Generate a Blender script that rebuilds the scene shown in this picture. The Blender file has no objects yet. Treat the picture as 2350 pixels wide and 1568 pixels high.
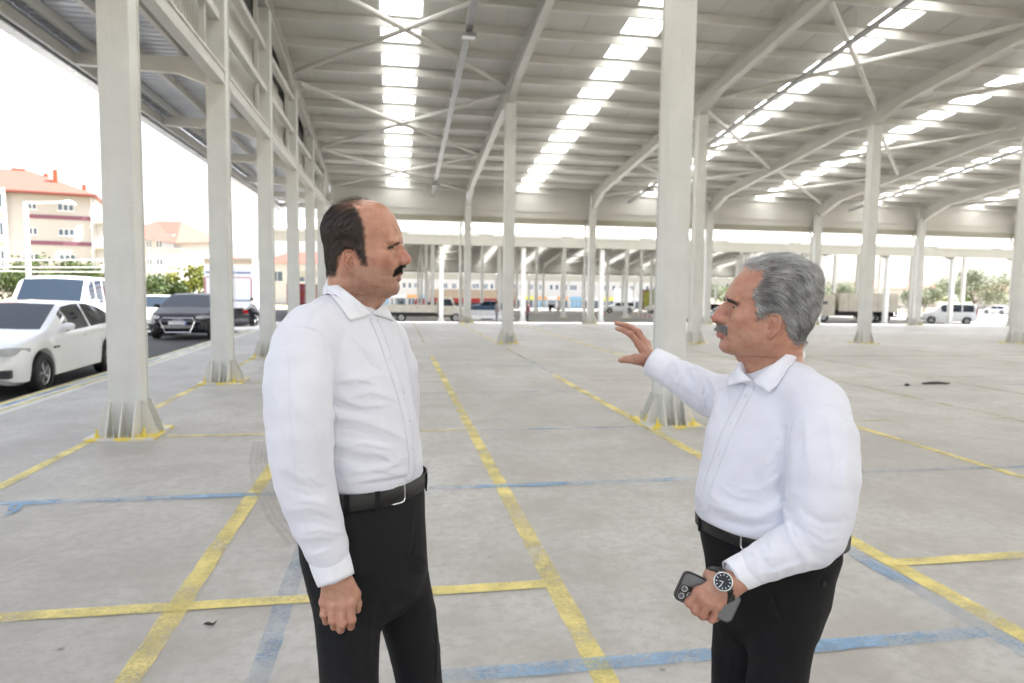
import bpy, bmesh, math, random
import numpy as np
from mathutils import Vector, Matrix, Euler

sc = bpy.context.scene
COL = sc.collection
rad = math.radians

# ---------------------------------------------------------------- camera
CAM_H = 1.65
F_PX, CX, CY = 1570.0, 1175.0, 784.0          # photograph measured at 2350 px wide
_v1 = np.array([904 - CX, 657 - CY, F_PX]); _v1 /= np.linalg.norm(_v1)
_v2 = np.array([10265 - CX, 788 - CY, F_PX]); _v2 -= _v1 * (_v1 @ _v2); _v2 /= np.linalg.norm(_v2)
_up = -np.cross(_v1, _v2)
if _up[1] > 0: _up = -_up
RC = np.array([_v2, _v1, _up])                 # world = RC @ (right, down, forward)
CAM_P = np.array([0.0, 0.0, CAM_H])
cam_d = bpy.data.cameras.new('camera'); cam = bpy.data.objects.new('camera', cam_d); COL.objects.link(cam)
_m = Matrix.Identity(4)
for i in range(3):
    _m[i][0] = RC[i, 0]; _m[i][1] = -RC[i, 1]; _m[i][2] = -RC[i, 2]; _m[i][3] = CAM_P[i]
cam.matrix_world = _m
cam_d.sensor_width = 36.0; cam_d.lens = 36.0 * F_PX / 2350.0
cam_d.clip_start = 0.05; cam_d.clip_end = 3000
cam_d.dof.use_dof = True; cam_d.dof.focus_distance = 1.75; cam_d.dof.aperture_fstop = 4.0
sc.camera = cam

# ---------------------------------------------------------------- light
SUN_EL, SUN_AZ = 56.0, 86.0                   # azimuth: clockwise from +Y (away from the camera)
w = bpy.data.worlds.new('World'); sc.world = w; w.use_nodes = True
nt = w.node_tree; bg = nt.nodes['Background']
sky = nt.nodes.new('ShaderNodeTexSky'); sky.sky_type = 'NISHITA'; sky.sun_disc = False
sky.sun_elevation = rad(SUN_EL); sky.sun_rotation = rad(SUN_AZ)
sky.air_density = 1.0; sky.dust_density = 3.0; sky.ozone_density = 1.0
hs = nt.nodes.new('ShaderNodeHueSaturation'); hs.inputs['Saturation'].default_value = .35      # hazy, nearly white summer sky
nt.links.new(sky.outputs[0], hs.inputs['Color']); nt.links.new(hs.outputs[0], bg.inputs[0]); bg.inputs[1].default_value = 0.09
sd = bpy.data.lights.new('sun', 'SUN'); so = bpy.data.objects.new('sun', sd); COL.objects.link(so)
sd.energy = 5.0; sd.angle = rad(0.53); sd.color = (1.0, 0.97, 0.925)
_sd = Vector((math.sin(rad(SUN_AZ)) * math.cos(rad(SUN_EL)), math.cos(rad(SUN_AZ)) * math.cos(rad(SUN_EL)), math.sin(rad(SUN_EL))))
so.rotation_euler = (-_sd).to_track_quat('-Z', 'Y').to_euler()
so.location = (20, -20, 40)
vs = sc.view_settings
vs.view_transform = 'Standard'; vs.look = 'None'; vs.gamma = 1.0; vs.use_curve_mapping = False
vs.exposure = 2.55
sc.render.engine = 'CYCLES'
cy = sc.cycles
cy.max_bounces = 9; cy.diffuse_bounces = 5; cy.glossy_bounces = 3; cy.transmission_bounces = 4
cy.transparent_max_bounces = 12; cy.caustics_reflective = False; cy.caustics_refractive = False
cy.sample_clamp_indirect = 8.0
cy.use_denoising = True
try: cy.denoiser = 'OPENIMAGEDENOISE'
except Exception: pass

# ---------------------------------------------------------------- pixel helpers (photograph at 2350 px wide)
def ray(u, v): return RC @ np.array([u - CX, v - CY, F_PX])
def gnd(u, v, z=0.0):
    d = ray(u, v); return CAM_P + d * ((z - CAM_H) / d[2])
def at_y(u, v, Y):
    d = ray(u, v); return CAM_P + d * (Y / d[1])
def at_x(u, v, X):
    d = ray(u, v); return CAM_P + d * (X / d[0])
def at_depth(u, v, D):
    return CAM_P + ray(u, v) * (D / F_PX)

# ---------------------------------------------------------------- mesh helpers
ORIG = {}
class MB:
    """collects faces, becomes one mesh object"""
    def __init__(s): s.v = []; s.f = []; s.mi = []
    def add(s, vs, fs, mi=0):
        b = len(s.v); s.v.extend([tuple(map(float, p)) for p in vs])
        for f in fs: s.f.append(tuple(b + i for i in f)); s.mi.append(mi)
        return s
    def box(s, x0, x1, y0, y1, z0, z1, mi=0):
        return s.add([(x0,y0,z0),(x1,y0,z0),(x1,y1,z0),(x0,y1,z0),(x0,y0,z1),(x1,y0,z1),(x1,y1,z1),(x0,y1,z1)],
                     [(0,3,2,1),(4,5,6,7),(0,1,5,4),(1,2,6,5),(2,3,7,6),(3,0,4,7)], mi)
    def hexa(s, p, mi=0):
        return s.add(p, [(0,3,2,1),(4,5,6,7),(0,1,5,4),(1,2,6,5),(2,3,7,6),(3,0,4,7)], mi)
    def prism(s, poly, axis, a, b, mi=0):
        """poly: 2-D points in the plane normal to axis, extruded a..b"""
        n = len(poly)
        def P(q, t): return {'x': (t, q[0], q[1]), 'y': (q[0], t, q[1]), 'z': (q[0], q[1], t)}[axis]
        vs = [P(q, a) for q in poly] + [P(q, b) for q in poly]
        fs = [tuple(range(n))[::-1], tuple(range(n, 2*n))] + [(i, (i+1) % n, n + (i+1) % n, n + i) for i in range(n)]
        return s.add(vs, fs, mi)
    def tube(s, pts, r, n=8, cap=True, mi=0):
        pts = [Vector(p) for p in pts]; rs = r if hasattr(r, '__len__') else [r] * len(pts)
        vs = []; fs = []
        up = None
        for i, p in enumerate(pts):
            t = (pts[min(i+1, len(pts)-1)] - pts[max(i-1, 0)]).normalized()
            if up is None: up = t.orthogonal().normalized()
            up = (up - t * up.dot(t)).normalized(); sd_ = t.cross(up)
            for k in range(n):
                a = 2 * math.pi * k / n
                vs.append(p + (up * math.cos(a) + sd_ * math.sin(a)) * rs[i])
        for i in range(len(pts) - 1):
            for k in range(n):
                fs.append((i*n + k, i*n + (k+1) % n, (i+1)*n + (k+1) % n, (i+1)*n + k))
        if cap:
            fs.append(tuple(range(n))[::-1]); fs.append(tuple(range((len(pts)-1)*n, len(pts)*n)))
        return s.add(vs, fs, mi)
    def lathe(s, prof, n=20, centre=(0, 0, 0), axis='z', mi=0, cap=True):
        vs = []; fs = []
        for (r, h) in prof:
            for k in range(n):
                a = 2 * math.pi * k / n; c, d = r * math.cos(a), r * math.sin(a)
                p = {'z': (c, d, h), 'x': (h, c, d), 'y': (c, h, d)}[axis]
                vs.append((p[0] + centre[0], p[1] + centre[1], p[2] + centre[2]))
        for i in range(len(prof) - 1):
            for k in range(n): fs.append((i*n + k, i*n + (k+1) % n, (i+1)*n + (k+1) % n, (i+1)*n + k))
        if cap: fs.append(tuple(range(n))[::-1]); fs.append(tuple(range((len(prof)-1)*n, len(prof)*n)))
        return s.add(vs, fs, mi)
    def mesh(s, name, mats, off=(0, 0, 0), smooth=False):
        me = bpy.data.meshes.new(name)
        v = np.array(s.v, dtype=float).reshape(-1, 3) - np.array(off)
        me.from_pydata(v.tolist(), [], s.f)
        if not isinstance(mats, (list, tuple)): mats = [mats]
        for m in mats: me.materials.append(m)
        if len(mats) > 1: me.polygons.foreach_set('material_index', s.mi)
        if smooth: me.polygons.foreach_set('use_smooth', [True] * len(me.polygons))
        me.update(); me.validate()
        return me
def fix_normals(me):
    bm = bmesh.new(); bm.from_mesh(me); bmesh.ops.recalc_face_normals(bm, faces=bm.faces[:]); bm.to_mesh(me); bm.free()

def link(name, me, parent=None, kind=None):
    o = bpy.data.objects.new(name, me); COL.objects.link(o)
    if parent is not None: o.parent = parent; ORIG[o] = ORIG.get(parent, (0, 0, 0))
    if kind: o['kind'] = kind
    return o
def thing(name, label, cat, loc=(0, 0, 0), group=None, rotz=0.0, local=False):
    o = bpy.data.objects.new(name, None); COL.objects.link(o); o.empty_display_size = 0.1
    o.location = tuple(map(float, loc)); o.rotation_euler = (0, 0, rotz)
    o['label'] = label; o['category'] = cat
    if group: o['group'] = group
    ORIG[o] = (0, 0, 0) if local else tuple(map(float, loc))
    return o
def tag(o, label=None, cat=None, group=None, kind=None):
    if label: o['label'] = label
    if cat: o['category'] = cat
    if group: o['group'] = group
    if kind: o['kind'] = kind
    return o
def part(name, mb, mats, parent, smooth=False, fix=False):
    me = mb.mesh(name, mats, ORIG.get(parent, (0, 0, 0)), smooth)
    if fix: fix_normals(me)
    return link(name, me, parent)
def copy_tree(o, parent=None):
    c = o.copy(); COL.objects.link(c); c.parent = parent
    if parent is not None: ORIG[c] = ORIG.get(parent, (0, 0, 0))
    for ch in list(o.children): copy_tree(ch, c)
    return c
def bevel(o, wd=0.004, seg=2):
    m = o.modifiers.new('bevel', 'BEVEL'); m.width = wd; m.segments = seg; m.limit_method = 'ANGLE'; m.angle_limit = rad(40)
    return o

# ---------------------------------------------------------------- material helpers
def srgb(r, g, b):
    f = lambda c: (c/255/12.92 if c/255 <= .04045 else ((c/255 + .055)/1.055)**2.4)
    return (f(r), f(g), f(b))
class NT:
    def __init__(s, name):
        s.m = bpy.data.materials.new(name); s.m.use_nodes = True; s.t = s.m.node_tree
        s.b = s.t.nodes['Principled BSDF']; s.out = s.t.nodes['Material Output']
    def n(s, typ, **kw):
        x = s.t.nodes.new(typ)
        for k, v in kw.items():
            if k.startswith('_'): setattr(x, k[1:], v)
            else: x.inputs[k].default_value = v
        return x
    def l(s, a, b): s.t.links.new(a, b)
    def coord(s, kind='Object', scale=None):
        c = s.n('ShaderNodeTexCoord').outputs[kind]
        if scale is None: return c
        mp = s.n('ShaderNodeMapping'); mp.inputs['Scale'].default_value = scale; s.l(c, mp.inputs[0]); return mp.outputs[0]
    def noise(s, co, scale, detail=4, rough=.55, dist=0.0):
        x = s.n('ShaderNodeTexNoise', Scale=scale, Detail=detail, Roughness=rough, Distortion=dist); s.l(co, x.inputs['Vector']); return x.outputs['Fac']
    def ramp(s, fac, stops):
        r = s.n('ShaderNodeValToRGB'); e = r.color_ramp.elements
        while len(e) < len(stops): e.new(0.5)
        for el, (p, c) in zip(e, stops):
            el.position = p; el.color = (c, c, c, 1) if not hasattr(c, '__len__') else (*c[:3], 1)
        s.l(fac, r.inputs[0]); return r.outputs[0]
    def mix(s, fac, a, b, mode='MIX'):
        x = s.n('ShaderNodeMix', _data_type='RGBA', _blend_type=mode)
        for sock, v in ((x.inputs[0], fac), (x.inputs[6], a), (x.inputs[7], b)):
            if isinstance(v, (int, float)): sock.default_value = v
            elif hasattr(v, '__len__'): sock.default_value = (*v[:3], 1)
            else: s.l(v, sock)
        return x.outputs[2]
    def math(s, op, a, b=None):
        x = s.n('ShaderNodeMath', _operation=op)
        for sock, v in ((x.inputs[0], a), (x.inputs[1], b)):
            if v is None: continue
            if isinstance(v, (int, float)): sock.default_value = v
            else: s.l(v, sock)
        return x.outputs[0]
    def bump(s, h, strength=.3, dist=.01, prev=None):
        x = s.n('ShaderNodeBump', Strength=strength, Distance=dist); s.l(h, x.inputs['Height'])
        if prev is not None: s.l(prev, x.inputs['Normal'])
        return x.outputs[0]
    def set(s, col=None, rough=None, metal=None, normal=None, spec=None, **kw):
        b = s.b
        for nm, v in (('Base Color', col), ('Roughness', rough), ('Metallic', metal), ('Specular IOR Level', spec), ('Normal', normal)):
            if v is None: continue
            if isinstance(v, (int, float)): b.inputs[nm].default_value = v
            elif hasattr(v, '__len__'): b.inputs[nm].default_value = (*v[:3], 1)
            else: s.l(v, b.inputs[nm])
        for k, v in kw.items(): b.inputs[k.replace('_', ' ')].default_value = v
        return s.m
def simple(name, col, rough=.5, metal=0.0, var=.06, scale=6.0, bump=0.0, bscale=60.0, spec=.5, dirt=None):
    """painted / plain surface with a little unevenness"""
    t = NT(name); co = t.coord('Object')
    n = t.noise(co, scale, 5)
    lo = tuple(c * (1 - var) for c in col); hi = tuple(min(1, c * (1 + var)) for c in col)
    c = t.ramp(n, [(.3, lo), (.7, hi)])
    if dirt:
        d = t.ramp(t.noise(co, dirt[1], 6, .65), [(.52, 0.0), (.72, 1.0)])
        c = t.mix(t.math('MULTIPLY', d, dirt[2]), c, dirt[0])
    r = t.math('ADD', t.math('MULTIPLY', n, .16), rough - .08)
    nm = t.bump(t.noise(co, bscale, 4), bump, .004) if bump else None
    return t.set(c, r, metal, nm, spec)
def shared(name, mb, mats, smooth=False, fix=False):
    me = mb.mesh(name, mats, (0, 0, 0), smooth)
    if fix: fix_normals(me)
    return me
def put(name, me, parent, loc=(0, 0, 0), rot=(0, 0, 0), scale=(1, 1, 1)):
    """a part that shares its mesh; loc is in the parent's own space"""
    o = link(name, me, parent)
    o.location = tuple(map(float, loc)); o.rotation_euler = rot; o.scale = scale
    return o
# ================================================================ materials of the place
def concrete_mat():
    t = NT('concrete_floor'); co = t.coord('Object')
    big = t.noise(co, .22, 5, .6, .4); mid = t.noise(co, 1.3, 6, .65, .3); fine = t.noise(co, 14, 6, .7); grit = t.noise(co, 160, 3, .6)
    streak = t.noise(t.coord('Object', (1.0, .42, 1)), 1.9, 6, .7, 1.4)
    streak2 = t.noise(t.coord('Object', (.5, 1.2, 1)), 1.7, 6, .7, 1.2)
    c = t.ramp(big, [(.30, (.375, .36, .34)), (.5, (.48, .468, .45)), (.70, (.59, .58, .57))])
    c = t.mix(t.math('MULTIPLY', t.ramp(mid, [(.36, 1.0), (.56, 0.0)]), .6), c, (.30, .27, .24))
    c = t.mix(t.math('MULTIPLY', t.ramp(streak, [(.50, 0.0), (.68, 1.0)]), .28), c, (.27, .25, .225))
    c = t.mix(t.math('MULTIPLY', t.ramp(streak2, [(.50, 0.0), (.72, 1.0)]), .22), c, (.60, .585, .56))
    c = t.mix(t.math('MULTIPLY', t.ramp(fine, [(.40, 1.0), (.54, 0.0)]), .5), c, (.34, .32, .30))
    # small dark chips and stains
    vo = t.n('ShaderNodeTexVoronoi', Scale=2.3, Randomness=1.0); t.l(co, vo.inputs['Vector'])
    chip = t.ramp(vo.outputs['Distance'], [(.015, 1.0), (.05, 0.0)])
    gate = t.ramp(t.noise(co, 1.1, 3), [(.42, 0.0), (.6, 1.0)])
    c = t.mix(t.math('MULTIPLY', t.math('MULTIPLY', chip, gate), .8), c, (.13, .115, .10))
    vo2 = t.n('ShaderNodeTexVoronoi', Scale=9.0, Randomness=1.0); t.l(co, vo2.inputs['Vector'])
    sp = t.ramp(vo2.outputs['Distance'], [(.05, 1.0), (.10, 0.0)])
    gate2 = t.ramp(t.noise(co, 3.1, 4), [(.5, 0.0), (.66, 1.0)])
    c = t.mix(t.math('MULTIPLY', t.math('MULTIPLY', sp, gate2), .6), c, (.2, .18, .16))
    pit = t.ramp(t.noise(co, 34, 5, .7), [(.30, 1.0), (.42, 0.0)])
    c = t.mix(t.math('MULTIPLY', t.math('MULTIPLY', pit, t.ramp(t.noise(co, .8, 4), [(.4, 0.0), (.62, 1.0)])), .5), c, (.22, .20, .18))
    r = t.ramp(mid, [(.3, .5), (.7, .68)])
    nm = t.bump(grit, .25, .0015); nm = t.bump(fine, .22, .006, nm)
    return t.set(c, r, 0, nm, .4)
M_FLOOR = concrete_mat()
def paint_mat(name, col, keep=.5, dark=.7):
    """worn floor paint: flakes and scuffs let the concrete below show"""
    t = NT(name); co = t.coord('Object')
    n1 = t.noise(co, 60, 7, .72); n2 = t.noise(co, 1.6, 4, .6); n3 = t.noise(t.coord('Object', (1, 3.0, 1)), 60, 4, .7)
    s = t.math('ADD', t.math('MULTIPLY', n1, .34), t.math('ADD', t.math('MULTIPLY', n2, .72), t.math('MULTIPLY', n3, .17)))
    a = t.ramp(s, [(keep, 0.15), (keep + .2, 0.85)])
    c = t.ramp(t.noise(co, 5, 5), [(.3, tuple(v * dark for v in col)), (.65, col)])
    c = t.mix(t.math('MULTIPLY', t.ramp(t.noise(co, 12, 6, .7), [(.56, 0.0), (.7, 1.0)]), .35), c, (.36, .33, .28))
    tr = t.n('ShaderNodeBsdfTransparent'); mx = t.n('ShaderNodeMixShader')
    t.set(c, .55, 0, t.bump(n1, .2, .002), .4)
    t.l(a, mx.inputs[0]); t.l(tr.outputs[0], mx.inputs[1]); t.l(t.b.outputs[0], mx.inputs[2]); t.l(mx.outputs[0], t.out.inputs[0])
    return t.m
M_YEL = paint_mat('yellow_floor_paint', (.90, .76, .27), .47)
M_YEL2 = paint_mat('faded_yellow_floor_paint', (.80, .66, .24), .58)
M_BLU = paint_mat('blue_floor_paint', (.27, .48, .75), .56)
M_BLU2 = paint_mat('faded_blue_floor_paint', (.28, .44, .66), .60)
M_TYRE = paint_mat('tyre_rub_mark', (.30, .29, .27), .84)
M_STEEL = simple('grey_white_steel_paint', (.56, .555, .53), .42, var=.035, scale=1.6, bump=.06, bscale=120, dirt=((.42, .39, .33), 2.2, .22))
def column_mat():
    t = NT('column_paint'); co = t.coord('Object')
    n = t.noise(co, 2.2, 5); v = t.noise(t.coord('Object', (6, 6, .5)), 2.0, 5, .65)
    c = t.ramp(n, [(.3, (.60, .605, .59)), (.7, (.68, .685, .67))])
    c = t.mix(t.math('MULTIPLY', t.ramp(v, [(.52, 0.0), (.74, 1.0)]), .16), c, (.44, .41, .36))
    sp = t.ramp(t.noise(co, 22, 6, .7), [(.62, 0.0), (.72, 1.0)])
    c = t.mix(t.math('MULTIPLY', sp, .4), c, (.30, .26, .21))
    return t.set(c, t.ramp(n, [(.3, .36), (.7, .5)]), 0, t.bump(t.noise(co, 90, 4), .06, .003), .45)
M_COLUMN = column_mat()
def base_mat():
    """column base: same paint with yellow overspray at the bottom edge"""
    t = NT('column_base_paint'); co = t.coord('Object'); sep = t.n('ShaderNodeSeparateXYZ'); t.l(co, sep.inputs[0])
    n = t.noise(co, 3, 5)
    c = t.ramp(n, [(.3, (.59, .58, .55)), (.7, (.67, .66, .63))])
    d = t.ramp(t.noise(co, 17, 6, .7), [(.55, 0.0), (.72, 1.0)])
    c = t.mix(t.math('MULTIPLY', d, .4), c, (.36, .34, .30))
    z = t.math('ADD', sep.outputs[2], t.math('MULTIPLY', t.noise(co, 6, 5, .7), .16))
    y = t.ramp(z, [(.115, 1.0), (.15, 0.0)])
    pat = t.ramp(t.noise(co, 2.6, 3), [(.46, 0.0), (.53, 1.0)])
    c = t.mix(t.math('MULTIPLY', t.math('MULTIPLY', y, pat), .9), c, (.80, .62, .05))
    return t.set(c, .45, 0, t.bump(t.noise(co, 90, 4), .08, .003), .45)
M_BASE = base_mat()
M_BOLT = simple('galvanised_bolt', (.50, .52, .53), .38, .7, var=.1, scale=40)
M_BOLTY = simple('yellow_oversprayed_bolt', (.76, .60, .08), .5, 0, var=.12, scale=40)
M_PANEL = simple('white_roof_panel', (.55, .545, .52), .55, var=.05, scale=.7, bump=.04, bscale=30, dirt=((.52, .49, .43), .9, .22))
M_WALLP = simple('white_wall_panel', (.58, .575, .55), .5, var=.04, scale=.8, dirt=((.55, .53, .48), 1.2, .15))
M_CANOPY = simple('pale_canopy_sheet', (.60, .62, .66), .28, .0, var=.05, scale=.7, spec=.6)
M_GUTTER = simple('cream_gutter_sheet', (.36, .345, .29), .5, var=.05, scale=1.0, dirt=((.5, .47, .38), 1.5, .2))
M_TRAY = simple('galvanised_tray', (.36, .37, .38), .42, .55, var=.1, scale=10)
M_DARK = simple('matt_dark_grey', (.05, .05, .05), .7)
def skylight_mat():
    t = NT('translucent_skylight'); co = t.coord('Object')
    n = t.noise(co, 1.2, 4)
    tr = t.n('ShaderNodeBsdfTranslucent'); t.l(t.ramp(n, [(.3, (.92, .93, .92)), (.7, (.96, .96, .95))]), tr.inputs[0])
    df = t.n('ShaderNodeBsdfDiffuse'); df.inputs[0].default_value = (.85, .86, .86, 1)
    mx = t.n('ShaderNodeMixShader'); mx.inputs[0].default_value = .94
    t.l(df.outputs[0], mx.inputs[1]); t.l(tr.outputs[0], mx.inputs[2]); t.l(mx.outputs[0], t.out.inputs[0])
    return t.m
M_SKYL = skylight_mat()
def ground_mat(name, a, b, sc_=.3, r=.85, cr=None):
    t = NT(name); co = t.coord('Object')
    n = t.noise(co, sc_, 6, .65); f = t.noise(co, 30, 4, .7)
    c = t.ramp(n, [(.3, a), (.7, b)])
    c = t.mix(t.math('MULTIPLY', f, .25), c, a)
    return t.set(c, r, 0, t.bump(f, .4, .006), .25)
M_ASPH = ground_mat('asphalt', (.055, .056, .06), (.10, .10, .104))
M_YARD = ground_mat('worn_yard_surface', (.17, .165, .155), (.25, .24, .225), .2)
M_EARTH = ground_mat('dry_ground', (.22, .19, .13), (.30, .27, .19), .15)
M_GRASS = ground_mat('verge_grass', (.05, .075, .02), (.10, .13, .045), .5)

# ================================================================ ground, road, slab
def gh(x, y):
    """height of the ground outside the slab"""
    s = lambda a, b, t_: max(0.0, min(1.0, (t_ - a) / (b - a)))
    left = -0.14 - .5 * s(23, 38, y) - .5 * s(38, 60, y)
    far = -0.14 - .9 * s(32.0, 33.2, y)
    k = s(-6, 0, x) if y > 30 else 0.0
    z = left * (1 - k) + far * k
    return z - .5 * s(60, 95, y) - 1.1 * s(95, 140, y)
def grid_sheet(xs, ys, hf, dz=0.0):
    m = MB(); nx = len(xs)
    vs = [(x, y, hf(x, y) + dz) for y in ys for x in xs]
    fs = [(j*nx+i, j*nx+i+1, (j+1)*nx+i+1, (j+1)*nx+i) for j in range(len(ys)-1) for i in range(nx-1)]
    return m.add(vs, fs)
xs = [-1500, -400, -150, -80, -40, -25, -15, -10, -8, -6, -4.6, -2, 0, 4, 10, 20, 35, 50, 70, 120, 300, 900, 1500]
ys = [-600, -150, -60, -30, -16, 0, 12, 20, 23, 26, 30, 31.4, 32, 33.2, 36, 40, 46, 52, 60, 72, 84, 95, 110, 125, 140, 170, 240, 400, 800, 1800]
g = link('ground', grid_sheet(xs, ys, gh).mesh('ground', M_EARTH), None, 'structure')
o = link('yard', grid_sheet([x for x in xs if -6 <= x <= 120], [y for y in ys if 31.4 <= y <= 170], gh, .004).mesh('yard', M_YARD), None, 'structure')
o = link('road', grid_sheet([-14.5, -10, -8, -6, -5.32], [y for y in ys if -60 <= y <= 95], gh, .006).mesh('road', M_ASPH), None, 'structure')
o = link('pavement', grid_sheet([-17.5, -16, -14.5], [y for y in ys if -60 <= y <= 95], gh, .10).mesh('pavement', M_YARD), None, 'structure')

SX0, SX1, SY0, SY1 = -4.78, 52.0, -17.0, 32.4
m = MB().box(SX0, SX1, SY0, SY1, -1.3, 0.0)
floor = link('floor', m.mesh('floor', M_FLOOR), None, 'structure')
def line(x0, x1, y0, y1, mt, z=.004, name='floor_line'):
    n = max(2, int(max(x1 - x0, y1 - y0) / .12)); mm = MB(); r_ = random.Random(int((x0 * 31 + y0 * 17) * 10))
    vs = []; along_x = (x1 - x0) > (y1 - y0)
    for i in range(n + 1):
        a = i / n; j1, j2 = r_.uniform(-.005, .005), r_.uniform(-.005, .005)
        if along_x: vs += [(x0 + (x1-x0)*a, y0 + j1, z), (x0 + (x1-x0)*a, y1 + j2, z)]
        else: vs += [(x1 + j2, y0 + (y1-y0)*a, z), (x0 + j1, y0 + (y1-y0)*a, z)]
    fs = [(2*i, 2*i+2, 2*i+3, 2*i+1) for i in range(n)]
    mm.add(vs, fs)
    return part(name, mm, mt, floor)
# lines running away from the camera
line(.83, .94, -1, 16.3, M_YEL); line(.83, .92, 20.4, 31.4, M_YEL2)
line(-1.14, -1.03, -1, 15.9, M_YEL, .0055)
line(-3.16, -3.06, 1.5, 31, M_YEL); line(2.95, 3.07, .5, 12.6, M_YEL); line(2.98, 3.07, 15.2, 18.3, M_YEL2, .0056); line(2.98, 3.06, 21, 31.6, M_YEL)
line(5.57, 5.67, 2, 31, M_YEL, .0057); line(8.08, 8.18, 3, 31, M_YEL2); line(10.3, 10.4, 4, 31, M_YEL2); line(14.9, 15.0, 6, 31, M_YEL2)
line(-.61, -.51, 1.2, 4.5, M_BLU2); line(2.82, 2.93, 1.6, 4.15, M_BLU2, .007); line(3.0, 3.06, 12.9, 17.2, M_BLU2)
# lines running across
line(-4.6, .84, 3.56, 3.66, M_YEL, .0072); line(3.0, 9, 3.56, 3.66, M_YEL, .0072)
line(.05, 2.85, 2.73, 2.83, M_BLU, .0085)
line(-4.4, 2.9, 5.47, 5.57, M_BLU, .0071); line(3.6, 11, 5.5, 5.58, M_BLU2, .0071)
line(-2.4, .84, 7.74, 7.82, M_YEL, .0073); line(.98, 2.9, 7.72, 7.79, M_BLU2, .0073); line(3.6, 14, 7.76, 7.83, M_YEL2, .0073)
line(-2.6, 2.9, 10.55, 10.62, M_BLU2, .0073); line(4.5, 12, 10.7, 10.78, M_BLU2, .0073)
line(-2.6, .84, 11.80, 11.88, M_YEL2, .0073); line(3.5, 14, 11.8, 11.88, M_YEL2, .0073)
line(-2.6, .84, 16.0, 16.1, M_YEL2, .0073); line(3.5, 20, 15.9, 16.0, M_YEL2, .0073); line(-2.6, 2.9, 14.0, 14.08, M_BLU2, .0073)
# tyre marks: sets of thin curved rubber stripes
def tyre_mark(path, wd, n, seed):
    mm = MB(); r_ = random.Random(seed)
    for k in range(n):
        off = (k - (n-1)/2) * wd / n; half = wd / n * .42; vs = []
        P = [Vector((*p, .009)) for p in path]
        pts = []
        for i in range(len(P) - 1):
            for s_ in range(8): pts.append(P[i].lerp(P[i+1], s_ / 8))
        pts.append(P[-1])
        for i, p in enumerate(pts):
            t_ = (pts[min(i+1, len(pts)-1)] - pts[max(i-1, 0)]).normalized(); nn = Vector((-t_.y, t_.x, 0))
            vs += [p + nn * (off - half), p + nn * (off + half)]
        mm.add(vs, [(2*i, 2*i+1, 2*i+3, 2*i+2) for i in range(len(pts)-1)])
    return part('tyre_mark', mm, M_TYRE, floor)
def arc(pts_px): return [tuple(gnd(*p)[:2]) for p in pts_px]
tyre_mark(arc([(600, 1015), (592, 1060), (604, 1120), (640, 1190), (690, 1250)]), .17, 4, 2)
# the hand-painted 9 near the left edge of the slab
pp = arc([(47, 1164), (40, 1160), (30, 1162), (22, 1167), (24, 1172), (34, 1172), (44, 1167), (48, 1163), (40, 1173), (28, 1179), (16, 1181)])
mm = MB()
for i in range(len(pp) - 1):
    a_, b_ = Vector((*pp[i], .008)), Vector((*pp[i+1], .008)); d_ = (b_ - a_).normalized() * .012; nn = Vector((-d_.y, d_.x, 0)) * 1.1
    mm.add([a_ - d_ - nn, b_ + d_ - nn, b_ + d_ + nn, a_ - d_ + nn], [(0, 1, 2, 3)])
    mm.v = [(x_, y_, .008 + .0002 * (k_ // 4)) for k_, (x_, y_, z_) in enumerate(mm.v)]
tag(part('painted_number', mm, M_BLU, floor), 'small blue hand-painted 9')
# kerb with coloured bands along the slab edge
M_KERB = simple('white_painted_kerb', (.62, .62, .60), .6, var=.08, scale=4, bump=.2, dirt=((.35, .33, .3), 5, .4))
kerb = link('kerb', MB().box(-5.3, SX0 - .004, -10, 27, -.5, -.012).mesh('kerb', M_KERB), None, 'structure')
for x0, x1, mt in ((-5.27, -5.19, M_YEL), (-5.16, -5.06, M_BLU), (-4.99, -4.92, M_YEL)):
    mm = MB()
    for i in range(60): mm.add([(x0, -10 + i*.6, -.006), (x1, -10 + i*.6, -.006), (x1, -9.4 + i*.6, -.006), (x0, -9.4 + i*.6, -.006)], [(0, 1, 2, 3)])
    part('kerb_line', mm, mt, kerb)

# ================================================================ steel halls
SL = .125; ZE = 6.35                       # roof fall, height of the sheet at the eave
HALF = 23.7
ROWS = [0.0, 12.15, 23.7]
CW, CD = .30, .31
def flanged(poly_top, poly_bot, x, fw=.2, tw=.014, tf=.018):
    """I-section along y: web between two polylines [(y,z)], with flanges"""
    mm = MB(); n = len(poly_bot)
    web = [(y, z) for y, z in poly_bot] + [(y, z) for y, z in poly_top[::-1]]
    mm.prism(web, 'x', x - tw/2, x + tw/2)
    for pl, sgn in ((poly_bot, -1), (poly_top, 1)):
        for (y0, z0), (y1, z1) in zip(pl[:-1], pl[1:]):
            d = tf * sgn
            mm.hexa([(x-fw/2, y0, z0), (x+fw/2, y0, z0), (x+fw/2, y1, z1), (x-fw/2, y1, z1),
                     (x-fw/2, y0, z0+d), (x+fw/2, y0, z0+d), (x+fw/2, y1, z1+d), (x-fw/2, y1, z1+d)])
    return mm
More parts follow.
